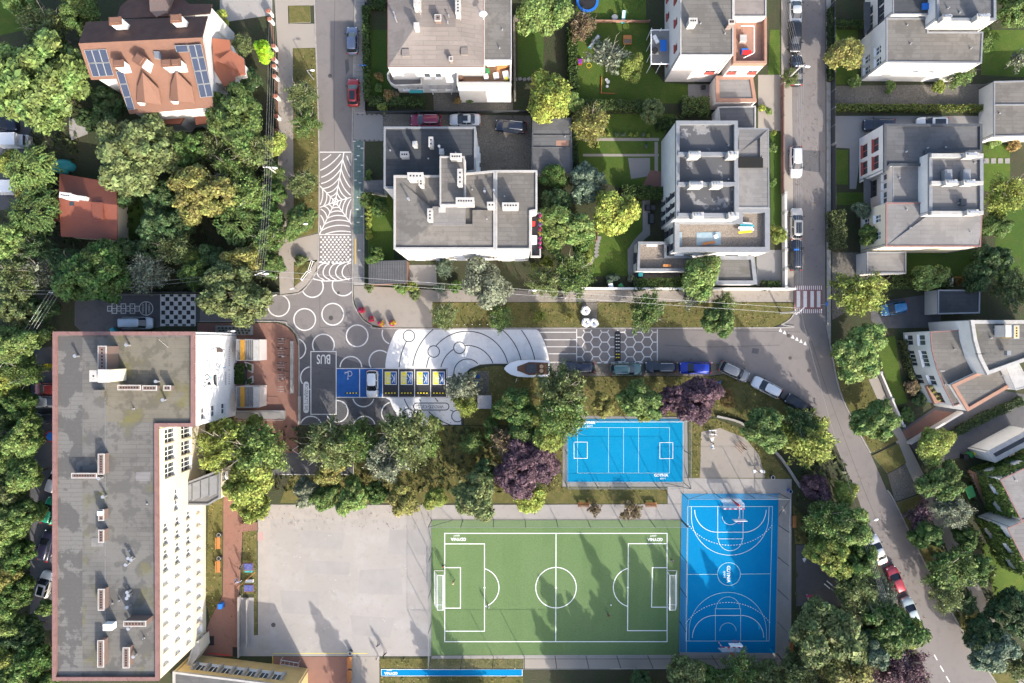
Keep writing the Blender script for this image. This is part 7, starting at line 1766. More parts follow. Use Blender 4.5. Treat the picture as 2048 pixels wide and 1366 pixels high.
def goal(px,py,ang,label,wd=5.0,hg=2.0,dp=1.5):
 x, y = P(px, py); g_ = thing('football_goal', label, 'goal', (x, y, 0.03), R(ang))   # opening towards local +x
 post = MB().tube((0,0,0),(0,0, hg),0.07,6).build('post', MT['plastic_white'], obj=False)
 for s_ in (-1,1): link('post', post, g_, (0, s_ * wd / 2,0))
 MB().tube((0,-wd / 2, hg),(0, wd / 2, hg),0.07,6).build('crossbar', MT['plastic_white'], g_)
 mb = MB()
 for s_ in (-1,1): mb.path([(0,s_ * wd / 2,hg),(-dp * 0.55,s_ * wd / 2,hg),(-dp,s_ * wd / 2,0.03),(0,s_ * wd / 2,0.03)],0.035,5)
 mb.tube((-dp * 0.55,-wd / 2,hg),(-dp * 0.55,wd / 2,hg),0.03); mb.tube((-dp,-wd / 2,0.03),(-dp,wd / 2,0.03),0.03)
 mb.build('back_frame', MT['plastic_white'], g_)
 nt = MB(); m_ = 0.16
 for k in range(int(wd / m_) + 1):
  yy = -wd / 2 + k * m_; nt.path([(0,yy,hg),(-dp * 0.55,yy,hg - 0.06),(-dp,yy,0.03)],0.009,3)
 for k in range(6): nt.tube((-dp * 0.55 * k / 6,-wd / 2,hg - 0.01),(-dp * 0.55 * k / 6,wd / 2,hg - 0.01),0.009,3)
 for k in range(12): t = k / 12; nt.tube((-dp * (0.55 + 0.45 * t),-wd / 2,hg * (1 - t)),(-dp * (0.55 + 0.45 * t),wd / 2,hg * (1 - t)),0.009,3)
 nt.build('net', MT['white_net'], g_)
goal(889,1175,0, 'white football goal with net at the left end of the pitch')
goal(1333,1175,180, 'white football goal with net at the right end of the pitch')
def handball_goal(px,py,ang,label):
 x, y = P(px, py); g_ = thing('handball_goal', label, 'goal', (x, y, 0.04), R(ang)); wd, hg, dp = 3.0,2.0,1.0
 for s_ in (-1,1):
  for k in range(5): MB().box((0, s_ * wd / 2,0.2 + k * 0.4),(0.09,0.09,0.4)).build('post_segment', MT['plastic_white' if k % 2 else 'plastic_red'], g_)
 for k in range(8): MB().box((0.001,-wd / 2 + wd * (k + 0.5) / 8, hg),(0.092, wd / 8,0.09)).build('crossbar_segment', MT['plastic_red' if k % 2 else 'plastic_white'], g_)
 nt = MB()
 for k in range(19): yy = -wd / 2 + wd * k / 18; nt.path([(0,yy,hg),(-dp * 0.7,yy,hg - 0.05),(-dp,yy,0.03)],0.012,3)
 for k in range(13): t = k / 12; nt.tube((-dp * (0.7 + 0.3 * t),-wd / 2,hg * (1 - t)),(-dp * (0.7 + 0.3 * t),wd / 2,hg * (1 - t)),0.012,3)
 for k in range(4): nt.tube((-dp * 0.7 * k / 4,-wd / 2,hg),(-dp * 0.7 * k / 4,wd / 2,hg),0.012,3)
 nt.build('net', MT['white_net'], g_)
handball_goal(1459,1011,-90, 'red and white handball goal at the top of the basketball court')
handball_goal(1456,1282,90, 'red and white handball goal at the bottom of the basketball court')
def hoop(px,py,ang,label):
 x, y = P(px, py); g_ = thing('basketball_hoop', label, 'basketball hoop', (x, y, 0.04), R(ang))
 MB().box((0,0,1.6),(0.24,0.24,3.2)).build('post', MT['plastic_red'], g_); MB().tube((0,0,3.15),(1.9,0,3.35),0.07,6).build('arm', MT['metal'], g_)
 MB().box((2.0,0,3.4),(0.06,1.8,1.05)).build('backboard', MT['plastic_white'], g_)
 mb = MB(); rr_ = [(2.3 + 0.23 * math.cos(R(30 * k)),0.23 * math.sin(R(30 * k)),3.05) for k in range(13)]; mb.path(rr_, 0.02,4); mb.build('rim', MT['plastic_red'], g_)
hoop(1464,1001,-90, 'basketball hoop with red post at the top of the blue court'); hoop(1456,1296,90, 'basketball hoop with red post at the bottom of the blue court')
def bench(px,py,ang,label,L=1.7,group=None):
 x, y = P(px, py, 0.45); g_ = thing('bench', label, 'bench', (x, y, 0.02), R(ang), group)
 for k in range(4): MB().box((0,-0.18 + k * 0.13,0.46),(L, 0.11,0.04)).build('seat_slat', MT['wood'], g_)
 for k in range(2): MB().box((0,0.32,0.6 + k * 0.16),(L, 0.035,0.12)).build('back_slat', MT['wood'], g_)
 for s_ in (-1,1): MB().box((s_ * L * 0.4,0.05,0.21),(0.08,0.55,0.43)).build('leg', MT['steel_dark'], g_)
BG = 'wooden benches'
for b_ in ((437.5,1086,90, 'orange wooden bench first along the school path'),(437.5,1133,90, 'orange wooden bench second along the school path'),(700,1325,90, 'orange wooden bench beside the lower red path'),(700,1352,90, 'orange wooden bench at the bottom edge of the red path'),(1167,1008,180, 'orange bench in the left niche above the pitch'),(1302,1008,180, 'orange bench in the right niche above the pitch'),(1589,1043,90, 'orange bench at the top right of the basketball court'),(1583,1293,90, 'orange bench at the bottom right of the basketball court')):
 bench(*b_,group=BG)
for (px, py, lb) in ((437.5,1070, 'grey waste bin above the first school path bench'),(437.5,1117, 'grey waste bin between the two school path benches'),(700,1307, 'grey waste bin beside the lower red path'),(1546,955, 'round black waste bin at the court corner'),(1581,983, 'small blue bin at the court corner')):
 x, y = P(px, py, 0.8); g_ = thing('waste_bin', lb, 'bin', (x, y, 0.02)); mb = MB(); mb.cyl((0,0),0.26,0,0.8,12); mb.build('drum', MT['plastic_blue' if 'blue' in lb else 'steel_dark'], g_); MB().cyl((0,0),0.2,0.8,0.815,12).build('opening', MT['black'], g_); MB().wallstrip([(0.27 * math.cos(R(30 * k)),0.27 * math.sin(R(30 * k))) for k in range(12)], 0.04,0.76,0.84, True).build('rim', MT['metal'], g_)
for k in range(3):
 x, y = P(944,752.5 + k * 9,0.5); g_ = thing('blue_bench', ('first', 'second', 'third')[k] + ' blue bench from the top beside the planet board', 'bench', (x, y, 0.02),0, 'blue benches by the planet board')
 for j in range(3): MB().box((0,-0.16 + 0.16 * j, 0.45),(2.3,0.14,0.05)).build('slat', MT['blue_paint'], g_)
 for s_ in (-1,1): MB().box((s_ * 0.85,0,0.21),(0.08,0.4,0.42)).build('leg', MT['steel_dark'], g_)
x, y = P(969,804,2.2); g_ = thing('notice_shelter', 'square pale roofed shelter below the blue benches', 'shelter', (x, y, 0)); MB().box((0,0,2.2),(2.0,1.9,0.1)).build('roof', MT['coping_grey'], g_)
for p in ((-0.85,-0.8),(0.85,-0.8),(-0.85,0.8),(0.85,0.8)): MB().tube((*p, 0),(*p, 2.15),0.05).build('post', MT['plastic_blue'], g_)
sheet('bench_pad', rect(955,742,978,790), MT['cobble'], 0.026)
for k,(px,py) in enumerate(((722,620),(741,638),(761,647),(784,646))):
 x, y = P(px, py, 0.8); g_ = thing('flower_tub', ('square tub of pink flowers nearest the north street', 'square tub of pink flowers second from the north street', 'square tub of pink and yellow flowers third from the north street', 'square tub of pink and yellow flowers farthest from the north street')[k], 'planter', (x, y, 0.11),0.3 * k, 'flower tubs on the corner pavement')
 MB().prism([(-0.36,-0.36),(0.36,-0.36),(0.36,0.36),(-0.36,0.36)], 0,0.6).build('tub', MT['plastic_red'], g_)
 for j,cl in enumerate(((0.5,0.02,0.16),(0.06,0.11,0.03),(0.5,0.3,0.03) if k > 1 else (0.35,0.01,0.05))):
  f_ = link('flowers', CROWNS['shrub'][(k + j) % 3], g_, (0.08 * j, -0.05 * j, 0.75 + 0.03 * j), j + k, (0.45,0.45,0.3)); f_.color = (*cl, 1)
for k, (px, py, lb) in enumerate(((1171,621, 'white bulk bag standing alone on the cobbled pad'),(1172,645, 'left one of the two white bulk bags side by side'),(1188,646, 'right one of the two white bulk bags side by side'))):
 x, y = P(px, py, 0.8); g_ = thing('bulk_bag', lb, 'bag', (x, y, 0.07), k * 0.9, 'white bulk bags'); rb = random.Random(k); mb = MB(); n = 16; lv = [(0.0,0.5),(0.3,0.66),(0.65,0.68),(0.86,0.58),(0.93,0.42),(0.86,0.24),(0.8,0.1)]
 for z,r_ in lv: mb.v += [(r_ * (1 + rb.uniform(-0.12,0.12)) * math.cos(2 * PI * i / n),r_ * (1 + rb.uniform(-0.12,0.12)) * math.sin(2 * PI * i / n),z * (1 + rb.uniform(-0.1,0.1))) for i in range(n)]
 for j in range(len(lv) - 1):
  for i in range(n): mb.f.append([j * n + i,j * n + (i + 1) % n,(j + 1) * n + (i + 1) % n,(j + 1) * n + i]); mb.m.append(0)
 mb.build('sack', MT['plastic_white'], g_); MB().dome((0.1,0.08,0.78),0.2,0.13,0.1,9,3).build('rubble', MT['steel_dark'], g_)
g_ = thing('speed_bump', 'black rubber speed bump with yellow studs across the honeycomb', 'speed bump', (*P(1235,692),0.02)); c0 = (*P(1235,692),0)
MB().prism(PP(pill(1229,662,1241,735)[:9] + [(1241,722),(1229,722)]),0.0,0.06).build('ramp', MT['black'], g_, c0)
for k in range(8):
 for j in (0,1): MB().prism(PP(rect(1231.3 + j * 4.4,669.3 + k * 6.4,1234.6 + j * 4.4,671 + k * 6.4)),0.06,0.068).build('stud', MT['yellow_paint'] if k > 5 else MT['white_paint'], g_, c0)
for k in range(5):
 px = 704 if k == 0 else 781 + 32 * (k - 1); py = 786
 g_ = thing('wheel_stop', 'black and yellow wheel stop in ' + ('the empty blue bay', 'the first black bay beside the blue bays', 'the second black bay from the blue bays', 'the third black bay from the blue bays', 'the black bay nearest the star shaped tree')[k], 'wheel stop', (*P(px, py),0.035),0, 'wheel stops')
 for j in range(9): MB().box((-0.88 + j * 0.22,0,0.05),(0.22,0.14,0.1 + 0.002 * (j % 2))).build('segment', MT['black' if j % 2 == 0 else 'yellow_paint'], g_)
g_ = thing('plaza_bench', 'long narrow grey stone bench along the red plaza', 'bench', (*P(585,734),0.03)); c0 = (*P(585,734),0)
for k in range(7): MB().prism(PP(rect(582.5,682 + k * 15,588.5,696.6 + k * 15)),0,0.45 + 0.01 * (k % 2)).build('block', MT['kerb'], g_, c0)
def bike(px,py,ang,col,label):
 x, y = P(px, py, 0.5); b_ = thing('bicycle', label, 'bicycle', (x, y, 0.03), R(ang), 'bicycles on the red plaza'); m_ = mat('bike_paint', col, rough=0.4)
 wl = MB().path([(0.33 * math.cos(R(30 * k)),0,0.33 * math.sin(R(30 * k))) for k in range(13)],0.022,4)
 for k in range(6): wl.tube((0,0,0),(0.32 * math.cos(R(60 * k)),0,0.32 * math.sin(R(60 * k))),0.005,3)
 wm_ = wl.build('wheel', MT['black'], obj=False)
 for s_ in (-0.52,0.52): link('wheel', wm_, b_, (s_, 0,0.34))
 fr = MB(); A_,B_,C_,D_,E_ = (-0.52,0,0.34),(-0.1,0,0.32),(-0.22,0,0.8),(0.38,0,0.82),(0.52,0,0.34)
 for p,q_ in ((A_,B_),(A_,C_),(B_,C_),(B_,D_),(C_,D_),(D_,E_)): fr.tube(p,q_,0.022,5)
 fr.build('frame', m_, b_); MB().box((-0.26,0,0.9),(0.27,0.15,0.06)).build('saddle', MT['black'], b_)
 MB().tube((0.36,0,0.82),(0.36,0,1.0),0.018).tube((0.34,-0.3,1.02),(0.34,0.3,1.02),0.018).build('handlebar', MT['black'], b_); MB().tube((-0.1,-0.16,0.25),(-0.1,0.16,0.4),0.015).build('pedals', MT['metal'], b_)
for k in range(5):
 x, y = P(564,682 + 24 * k, 0.4); r_ = thing('bicycle_rack', 'steel hoop bicycle rack, ' + ('topmost', 'second from the top', 'middle one', 'fourth from the top', 'lowest')[k] + ' on the red plaza', 'bicycle rack', (x, y, 0.03),0, 'bicycle racks on the red plaza')
 for j in (-0.35,0,0.35): MB().path([(-0.45, j, 0),(-0.45, j, 0.75),(0.35, j, 0.75),(0.35, j, 0)], 0.028,5).build('hoop', MT['metal'], r_)
for k, (px, py, a_, cl, lb) in enumerate(((566,678,10,(0.4,0.4,0.42), 'grey bicycle at the topmost rack'),(563,696,-8,(0.5,0.5,0.5), 'white bicycle below the topmost rack'),(566,713,14,(0.6,0.6,0.62), 'pale bicycle at the second rack'),(562,726,4,(0.05,0.05,0.06), 'black bicycle at the middle rack'),(565,741,-12,(0.1,0.1,0.12), 'dark bicycle under the middle rack'),(566,757,8,(0.55,0.55,0.56), 'silver bicycle at the fourth rack'))): bike(px, py, a_, cl, lb)
def machine(px,py,ang,label,kind):
 x, y = P(px, py, 0.8); m_ = thing('exercise_machine', label, 'exercise machine', (x, y, 0.02), R(ang), 'outdoor exercise machines'); W_, G_ = MT['plastic_white'], MT['steel_dark']
 MB().tube((0,0,0),(0,0,1.6),0.07,6).build('post', G_ if kind != 'pink' else W_, m_)
 if kind == 'seat':
  for s_ in (-1,1):
   MB().box((s_ * 0.55,0,0.55),(0.42,0.4,0.06)).build('seat', W_, m_); MB().box((s_ * 0.78,0,0.85),(0.06,0.4,0.5)).build('backrest', W_, m_); MB().path([(0,0,0.4),(s_ * 0.55,0,0.5)], 0.04).build('arm', W_, m_)
 elif kind == 'ski':
  for s_ in (-1,1): MB().box((0, s_ * 0.28,0.25),(1.1,0.16,0.05)).build('footrest', W_, m_); MB().path([(0, s_ * 0.28,0.25),(0.1, s_ * 0.22,1.2),(0.3, s_ * 0.22,1.6)], 0.03).build('lever', W_, m_)
  MB().tube((0,-0.4,1.25),(0,0.4,1.25),0.04).build('axle', G_, m_)
 elif kind == 'pink':
  MB().box((-0.1,0.3,1.5),(1.1,0.4,0.06)).build('board', mat('pink_board', (0.5,0.06,0.12)), m_)
  for s_ in (-1,1): MB().tube((s_ * 0.2,0.2,0.9),(s_ * 0.2 + 0.3,-0.7,0.3),0.04).build('bar', W_, m_)
  MB().box((0.35,-0.75,0.3),(0.4,0.25,0.06)).build('seat', W_, m_)
 else:
  for k in range(5): MB().box((-0.8 + 0.1 * k, 0.25 * k - 0.5,0.55 + 0.02 * k),(1.5,0.08,0.04),-0.35).build('slat', MT['brownwood'], m_)
  for s_ in (-1,1): MB().tube((s_ * 0.6 - 0.6,0,0),(s_ * 0.6 - 0.6,0,0.55),0.05).build('leg', G_, m_)
for mc in ((1427,866,0, 'white stepping machine at the top of the exercise paving', 'ski'),(1425,886,90, 'white swing machine with green base on the exercise paving', 'seat'),(1490,898,-25, 'slatted sit-up bench on the exercise paving', 'bench'),(1517,943,0, 'white double machine at the lower right of the exercise paving', 'seat'),(1617,1117,20, 'white double machine on the dark exercise ground', 'seat'),(1660,1172,-40, 'white stepping machine among the trees on the dark ground', 'ski'),(1618,1193,0, 'machine with pink board on the dark exercise ground', 'pink')): machine(*mc)
POLES = {}
def pole(key,px,py,h,label,lamp=True,arm=0.7,ang=0):
 x, y = P(px, py, h); g_ = thing('utility_pole', label, 'pole', (x, y, 0)); POLES[key] = (x, y, h)
 mb = MB(); mb.tube((0,0,0),(0,0, h),0.16,8,0,0.1); mb.build('shaft', MT['pole'], g_)
 MB().box((0,0, h - 0.25),(1.5,0.1,0.1), R(ang)).build('crossarm', MT['metal'], g_)
 for s_ in (-0.65,-0.22,0.22,0.65): MB().cyl((s_ * math.cos(R(ang)), s_ * math.sin(R(ang))),0.05, h - 0.2, h, 6).build('insulator', MT['plastic_white'], g_)
 if lamp: MB().tube((0,0, h - 0.6),(arm, -0.1, h - 0.1),0.04).build('lamp_arm', MT['metal'], g_); MB().dome((arm + 0.2,-0.1, h - 0.15),0.36,0.16,0.12,10,3).build('lamp_head', MT['plastic_white'], g_)
pole('A', 108,585,7.0, 'leftmost utility pole with lamp above the school corner', ang=0); pole('B', 519,546,7.0, 'utility pole with lamp left of the corner verge', ang=20); pole('C', 536,334,7.0, 'upper utility pole with lamp beside the footpath trees', ang=0); pole('D', 1601,622,7.0, 'utility pole at the crossing on the right street', False, ang=40); pole('E', 1603,131,7.0, 'utility pole with white lamp above the black car', ang=0); pole('F', 1718,1034,7.0, 'lamp pole leaning over the lower road', ang=-30)
OUT = {'top': (-32.6,53,7.0), 'left': (-80,7,7.0), 'lowleft': (-82,-22,7.0), 'top2': (35.5,55,7.0), 'right2': (58,-56,7.0), 'far': (80,4,7.0)}
def cables(a,b2,n,spread,label,sag=0.5,r_=0.009):
 p = Vector(POLES.get(a) or OUT[a]); q_ = Vector(POLES.get(b2) or OUT[b2]); d = (q_ - p); s_ = Vector((-d.y,d.x,0)).normalized()
 root = thing('overhead_cables', label, 'cables', (p.x, p.y, 0))
 for k in range(n):
  o = s_ * (k - (n - 1) / 2) * spread; pts = [tuple(p + d * t + o - Vector((0,0,4 * sag * t * (1 - t) + 0.05 * k))) for t in [j / 14 for j in range(15)]]
  MB().path(pts, r_, 4).build('cable', MT['cable'], root, (p.x, p.y, 0))
cables('C', 'B', 4,0.3, 'bundle of four cables between the two poles beside the footpath'); cables('top', 'C', 4,0.3, 'bundle of four cables running up past the villa gate'); cables('left', 'A', 2,0.45, 'two cables running to the left edge above the school'); cables('A', 'B', 2,0.5, 'two cables above the chessboard lane'); cables('B', 'D', 2,0.75, 'two long cables crossing above the footpath and verge', 0.9,0.014); cables('A', 'lowleft', 4,0.4, 'bundle of four cables slanting down left of the school'); cables('D', 'E', 4,0.22, 'bundle of four cables along the right street'); cables('E', 'top2', 4,0.25, 'bundle of four cables above the black cars'); cables('D', 'F', 1,0.4, 'single cable along the bend of the road'); cables('F', 'right2', 4,0.25, 'bundle of four cables along the lower road')
def lamp_post(px,py,h,label,ang=0):
 x, y = P(px, py, h); g_ = thing('lamp_post', label, 'lamp', (x, y, 0), R(ang)); MB().tube((0,0,0),(0,0, h),0.08,6,0,0.05).build('shaft', MT['metal'], g_); MB().tube((0,0, h),(0.7,0, h + 0.1),0.03).build('arm', MT['metal'], g_); MB().dome((0.8,0, h + 0.05),0.35,0.15,0.1,10,3).build('head', MT['plastic_white'], g_)
lamp_post(1058,581,5, 'white lamp on the footpath left of the stroller'); lamp_post(614,141,3.5, 'white sign lamp on the verge opposite the red car'); lamp_post(600,448,4, 'lamp post in the dense round verge tree')
lamp_post(455,662,4, 'lamp post in front of the school planting bed'); lamp_post(1741,1043,6, 'small street lamp at the edge of the lower road', 20)
def sign(px,py,label,m,ang=0,sz=(0.6,0.6),h=2.4):
 x, y = P(px, py, h); g_ = thing('road_sign', label, 'sign', (x, y, 0.1), R(ang)); MB().tube((0,0,0),(0,0, h),0.035,6).build('post', MT['metal'], g_); MB().box((0,0.04, h - sz[1] / 2),(sz[0], 0.03, sz[1])).build('plate', MT[m], g_)
sign(725,131, 'blue and white street name sign beside the red car', 'plastic_blue', 0,(1.0,0.3))
sign(1440,766, 'blue sign on the dark verge below the grey car', 'plastic_blue', 60); sign(1033,761, 'thin white sign behind the boat', 'plastic_white', 70); sign(583,578, 'white sign at the corner verge', 'plastic_white', 20,(0.5,0.7)); sign(1655,608, 'blue crossing sign right of the zebra crossing', 'plastic_blue', 80)
for k,(px,py,a_) in enumerate(((622,532,72),(610,552,52))):
 x, y = P(px, py, 0.6); g_ = thing('metal_barrier', ('upper', 'lower')[k] + ' white metal barrier on the corner verge', 'barrier', (x, y, 0.12), R(a_)); MB().path([(-0.75,-0.14,0),(-0.75,-0.14,0.75),(0.75,-0.14,0.75),(0.75,-0.14,0)], 0.035,5).build('rail', MT['plastic_white'], g_); MB().path([(-0.75,0.14,0),(-0.75,0.14,0.75),(0.75,0.14,0.75),(0.75,0.14,0)], 0.035,5).build('rail', MT['plastic_white'], g_); MB().tube((-0.75,-0.14,0.75),(-0.75,0.14,0.75),0.035).tube((0.75,-0.14,0.75),(0.75,0.14,0.75),0.035).build('crossbar', MT['plastic_white'], g_)
for k in range(6):
 x, y = P(914 + k * 15.2,649,0.6); g_ = thing('bollard', 'short dark bollard on the verge, ' + ('first from the left', 'second from the left', 'third from the left', 'fourth from the left', 'fifth from the left', 'farthest right')[k], 'bollard', (x, y, 0.1),0, 'bollards along the verge'); MB().tube((0,0,0),(0,0,0.7),0.07,8).build('shaft', MT['steel_dark'], g_); MB().dome((0,0,0.7),0.08,0.08,0.06,8,3).build('cap', MT['metal'], g_)
vf = thing('villa_fence', 'fence of white pillars with red tiled caps and dark slats beside the villa footpath', 'fence', (*P(547,130),0)); c0 = (*P(547,130),0)
pil = [(537,22),(539,38),(547,92),(547,118),(548,132),(549,152),(551,192),(552,232),(553,262)]
for (px,py) in pil:
 x, y = P(px, py, 1.6); MB().box((x, y, 0.8),(0.5,0.42,1.6)).build('pillar', MT['white_wall'], vf, c0); MB().box((x, y, 1.66),(0.62,0.54,0.12)).box((x, y, 1.76),(0.4,0.34,0.1)).build('cap', MT['tile'], vf, c0)
for (a_,b2) in zip(pil,pil[1:]):
 p = Vector(P(*a_,1.2)); q_ = Vector(P(*b2,1.2)); L = (q_ - p).length; d = (q_ - p) / L
 for k in range(1,int(L / 0.22)):
  m_ = p + d * 0.22 * k
  if 0.35 < 0.22 * k < L - 0.3: MB().box((m_.x, m_.y, 0.75),(0.04,0.1,1.2),0).build('slat', MT['brownwood'], vf, c0)
def wall_line(name, label, pts, w, h, m, cat='wall', posts=0, pm=None, capm=None):
 wp = PP(pts); g_ = thing(name,label,cat,(*wp[0],0)); c0 = (*wp[0],0)
 MB().wallstrip(wp, w, 0, h).build('wall' if w > 0.1 else 'panel', MT[m], g_, c0)
 if posts:
  for a_,b2 in zip(wp,wp[1:]):
   a_ = Vector(a_); b2 = Vector(b2); L = (b2 - a_).length; n = max(1,int(L / posts))
   for k in range(n + 1):
    p = a_ + (b2 - a_) * k / n; MB().box((p.x, p.y, (h + 0.12) / 2),(max(0.12, w * 1.5), max(0.12, w * 1.5), h + 0.12)).build('post', MT[pm or m], g_, c0)
 return g_
wall_line('garden_wall', 'white garden wall along the footpath below the white block', [(1150,578),(1585,579)], 0.28,1.3, 'white_wall'); wall_line('garden_wall', 'white wall with steps along the right street beside the beige car', [(1565,390),(1566,577)], 0.3,1.2, 'white_wall', posts=2.4, pm='coping_white')
wall_line('garden_fence', 'brick posted fence between the right street and the white block', [(1562,160),(1562,388)], 0.12,1.1, 'coping_red', 'fence', 2.6, 'brick'); wall_line('garden_fence', 'fence along the slab footpath beside the top house hedge', [(733,10),(733,225)], 0.06,1.2, 'steel_dark', 'fence', 2.5, 'brick'); wall_line('garden_fence', 'fence above the car yard', [(735,228),(1060,226)], 0.08,1.1, 'steel_dark', 'fence', 3)
wall_line('garden_fence', 'dark fence along the right side of the right street', [(1662,10),(1662,290)], 0.06,1.3, 'steel_dark', 'fence', 2.4, 'coping_grey'); wall_line('garden_fence', 'dark fence beside the artificial lawn', [(1663,295),(1664,420)], 0.06,1.3, 'steel_dark', 'fence', 2.4); wall_line('garden_wall', 'low wall with pale square piers beside the curving footpath', [(1755,745),(1800,850)], 0.25,1.0, 'grey_wall', posts=3.0, pm='coping_white'); wall_line('garden_wall', 'pale wall along the brick terrace of the curved house', [(1812,885),(1915,823)], 0.3,1.2, 'grey_wall')
wall_line('garden_wall', 'brown wall at the top of the narrow lawn', [(1028,42),(1092,42)], 0.4,1.4, 'cobble'); wall_line('garden_wall', 'brown wall between the top house and the narrow lawn', [(1028,42),(1030,205)], 0.3,1.3, 'cobble'); wall_line('garden_fence', 'red wooden fence across the upper play lawn', [(1190,45),(1297,46)], 0.06,0.8, 'salmon', 'fence', 2); wall_line('retaining_wall', 'curved pale retaining wall above the exercise paving', smooth_line([(1432,832),(1480,845),(1520,875),(1560,915),(1600,975)], 4),0.3,0.5, 'kerb'); wall_line('garden_fence', 'dark shadowed fence below the small red house', [(110,584),(560,586)], 0.06,1.2, 'steel_dark', 'fence', 2.5); wall_line('garden_wall', 'white post wall above the dark garage', [(1889,556),(1889,575)], 0.5,1.6, 'white_wall'); wall_line('low_wall', 'raised concrete kerb beside the bus box', [(600,792),(600,848)], 0.35,0.4, 'kerb')
wall_line('school_ramp_wall', 'pale concrete ramp wall along the lower red path', [(481,1190),(481,1310)], 0.2,0.9, 'concrete'); wall_line('school_ramp_wall', 'second pale concrete ramp wall beside the yard edge', [(497,1195),(497,1290)], 0.15,0.8, 'concrete')
g_ = thing('yard_steps', 'brown steps under the round yellow green tree at the yard corner', 'stairs', (*P(500,1050),0)); c0 = (*P(500,1050),0)
for k in range(7): MB().prism(PP(rect(487 + k * 4,1044,491 + k * 4,1060)),0,0.9 - 0.12 * k).build('step', MT['redpave'], g_, c0)
# --- play garden
x, y = P(1175,2,0.7); g_ = thing('trampoline', 'round trampoline with blue rim at the top edge', 'trampoline', (x, y, 0)); mb = MB(); mb.cyl((0,0),1.25,0.62,0.66,24); mb.build('mat', MT['black'], g_); mb = MB(); rr_ = [(1.45 * math.cos(R(15 * k)),1.45 * math.sin(R(15 * k))) for k in range(24)]; MB().wallstrip(rr_, 0.36,0.66,0.74, True).build('rim_pad', MT['plastic_blue'], g_)
for k in range(6): MB().tube((1.5 * math.cos(k),1.5 * math.sin(k),0),(1.5 * math.cos(k),1.5 * math.sin(k),0.66),0.03).build('leg', MT['metal'], g_)
MB().box((-0.6,-1.9,0.35),(0.35,0.9,0.05)).build('step', MT['plastic_white'], g_)
def slide(px,py,ang,m1,label,L=1.9):
 x, y = P(px, py, 0.6); g_ = thing('slide', label, 'slide', (x, y, 0), R(ang)); mb = MB()
 for s_,wd in ((0,0.42),): mb.face([(-L / 2,-wd / 2,0.12),(L / 2,-wd / 2,1.1),(L / 2,wd / 2,1.1),(-L / 2,wd / 2,0.12)])
 mb.build('chute', MT['plastic_white'], g_)
 for s_ in (-1,1): MB().tube((-L / 2, s_ * 0.24,0.2),(L / 2, s_ * 0.24,1.2),0.05).build('side_rail', MT[m1], g_)
 MB().box((-L / 2 + 0.15,0,0.16),(0.4,0.44,0.1)).build('foot', MT['plastic_teal'], g_); MB().path([(L / 2,-0.2,1.1),(L / 2 + 0.5,-0.25,0)], 0.04).path([(L / 2,0.2,1.1),(L / 2 + 0.5,0.25,0)], 0.04).tube((L / 2 + 0.25,-0.22,0.55),(L / 2 + 0.25,0.22,0.55),0.03).build('ladder', MT['plastic_blue'], g_)
slide(1188,84,48, 'coping_grey', 'grey and teal slide on the play lawn'); slide(1247,34,88, 'plastic_teal', 'pale teal slide at the red wooden fence', 1.4)
x, y = P(1229,36,0.4); g_ = thing('glass_table', 'round pale garden table left of the pale teal slide', 'table', (x, y, 0)); MB().cyl((0,0),0.45,0.6,0.63,20).build('top', MT['coping_grey'], g_); MB().tube((0,0,0),(0,0,0.6),0.05).build('leg', MT['metal'], g_)
x, y = P(1255,79,0.3); g_ = thing('sandbox', 'square orange wooden sandbox on the shaded play lawn', 'sandbox', (x, y, 0.01)); MB().wallstrip([(-0.55,-0.6),(0.55,-0.6),(0.55,0.6),(-0.55,0.6)], 0.1,0,0.28, True).build('frame', MT['wood'], g_); MB().flat([(-0.5,-0.55),(0.5,-0.55),(0.5,0.55),(-0.5,0.55)], 0.12).build('sand', MT['gravel'], g_); MB().box((0,0.33,0.27),(1.1,0.5,0.03)).build('seat_board', MT['wood'], g_)
wall_line('low_edging', 'low orange wooden edging on the shaded play lawn', [(1203,155),(1202,187),(1229,188)], 0.1,0.25, 'wood', 'edging')
for k, (px, py, r_, lb) in enumerate(((1213,160,0.22, 'white upright garden stool inside the wooden edging'),(1216,164,0.26, 'overturned white garden stool inside the wooden edging'),(1214.5,173,0.2, 'small white round stool inside the wooden edging'))):
 x, y = P(px, py, 0.3); g_ = thing('garden_stool', lb, 'stool', (x, y, 0.01)); MB().cyl((0,0), r_, 0.3,0.36,14).build('seat', MT['plastic_white'], g_); MB().tube((0,0,0),(0,0,0.3), r_ * 0.6,8).build('base', MT['plastic_white'], g_)
x, y = P(1178,131,0.02); g_ = thing('hula_hoop', 'yellow hoop lying on the play lawn', 'hoop', (x, y, 0.04)); MB().path([(0.35 * math.cos(R(20 * k)),0.35 * math.sin(R(20 * k)),0) for k in range(19)], 0.03,5).build('ring', MT['plastic_yellow'], g_)
x, y = P(1160,123,0.3); g_ = thing('toy_pushchair', 'purple and red toy pushchair at the hedge of the play lawn', 'toy', (x, y, 0)); MB().box((0,0,0.35),(0.5,0.6,0.25)).build('seat', mat('toy_purple', (0.16,0.04,0.3)), g_); MB().path([(-0.3,0.3,0.05),(-0.3,0.3,0.5),(-0.2,-0.5,0.3),(0.2,-0.5,0.3),(0.3,0.3,0.5),(0.3,0.3,0.05)], 0.05).build('frame', MT['plastic_red'], g_)
x, y = P(1236,204,0.4); g_ = thing('garden_bench', 'small teal bench at the hedge below the play lawn', 'bench', (x, y, 0)); MB().box((0,0,0.4),(1.3,0.4,0.06)).build('seat', MT['plastic_teal'], g_); MB().box((0,0.2,0.6),(1.3,0.05,0.3)).build('backrest', MT['plastic_teal'], g_)
for s_ in (-0.5,0.5): MB().box((s_, 0,0.19),(0.06,0.36,0.38)).build('leg', MT['metal'], g_)
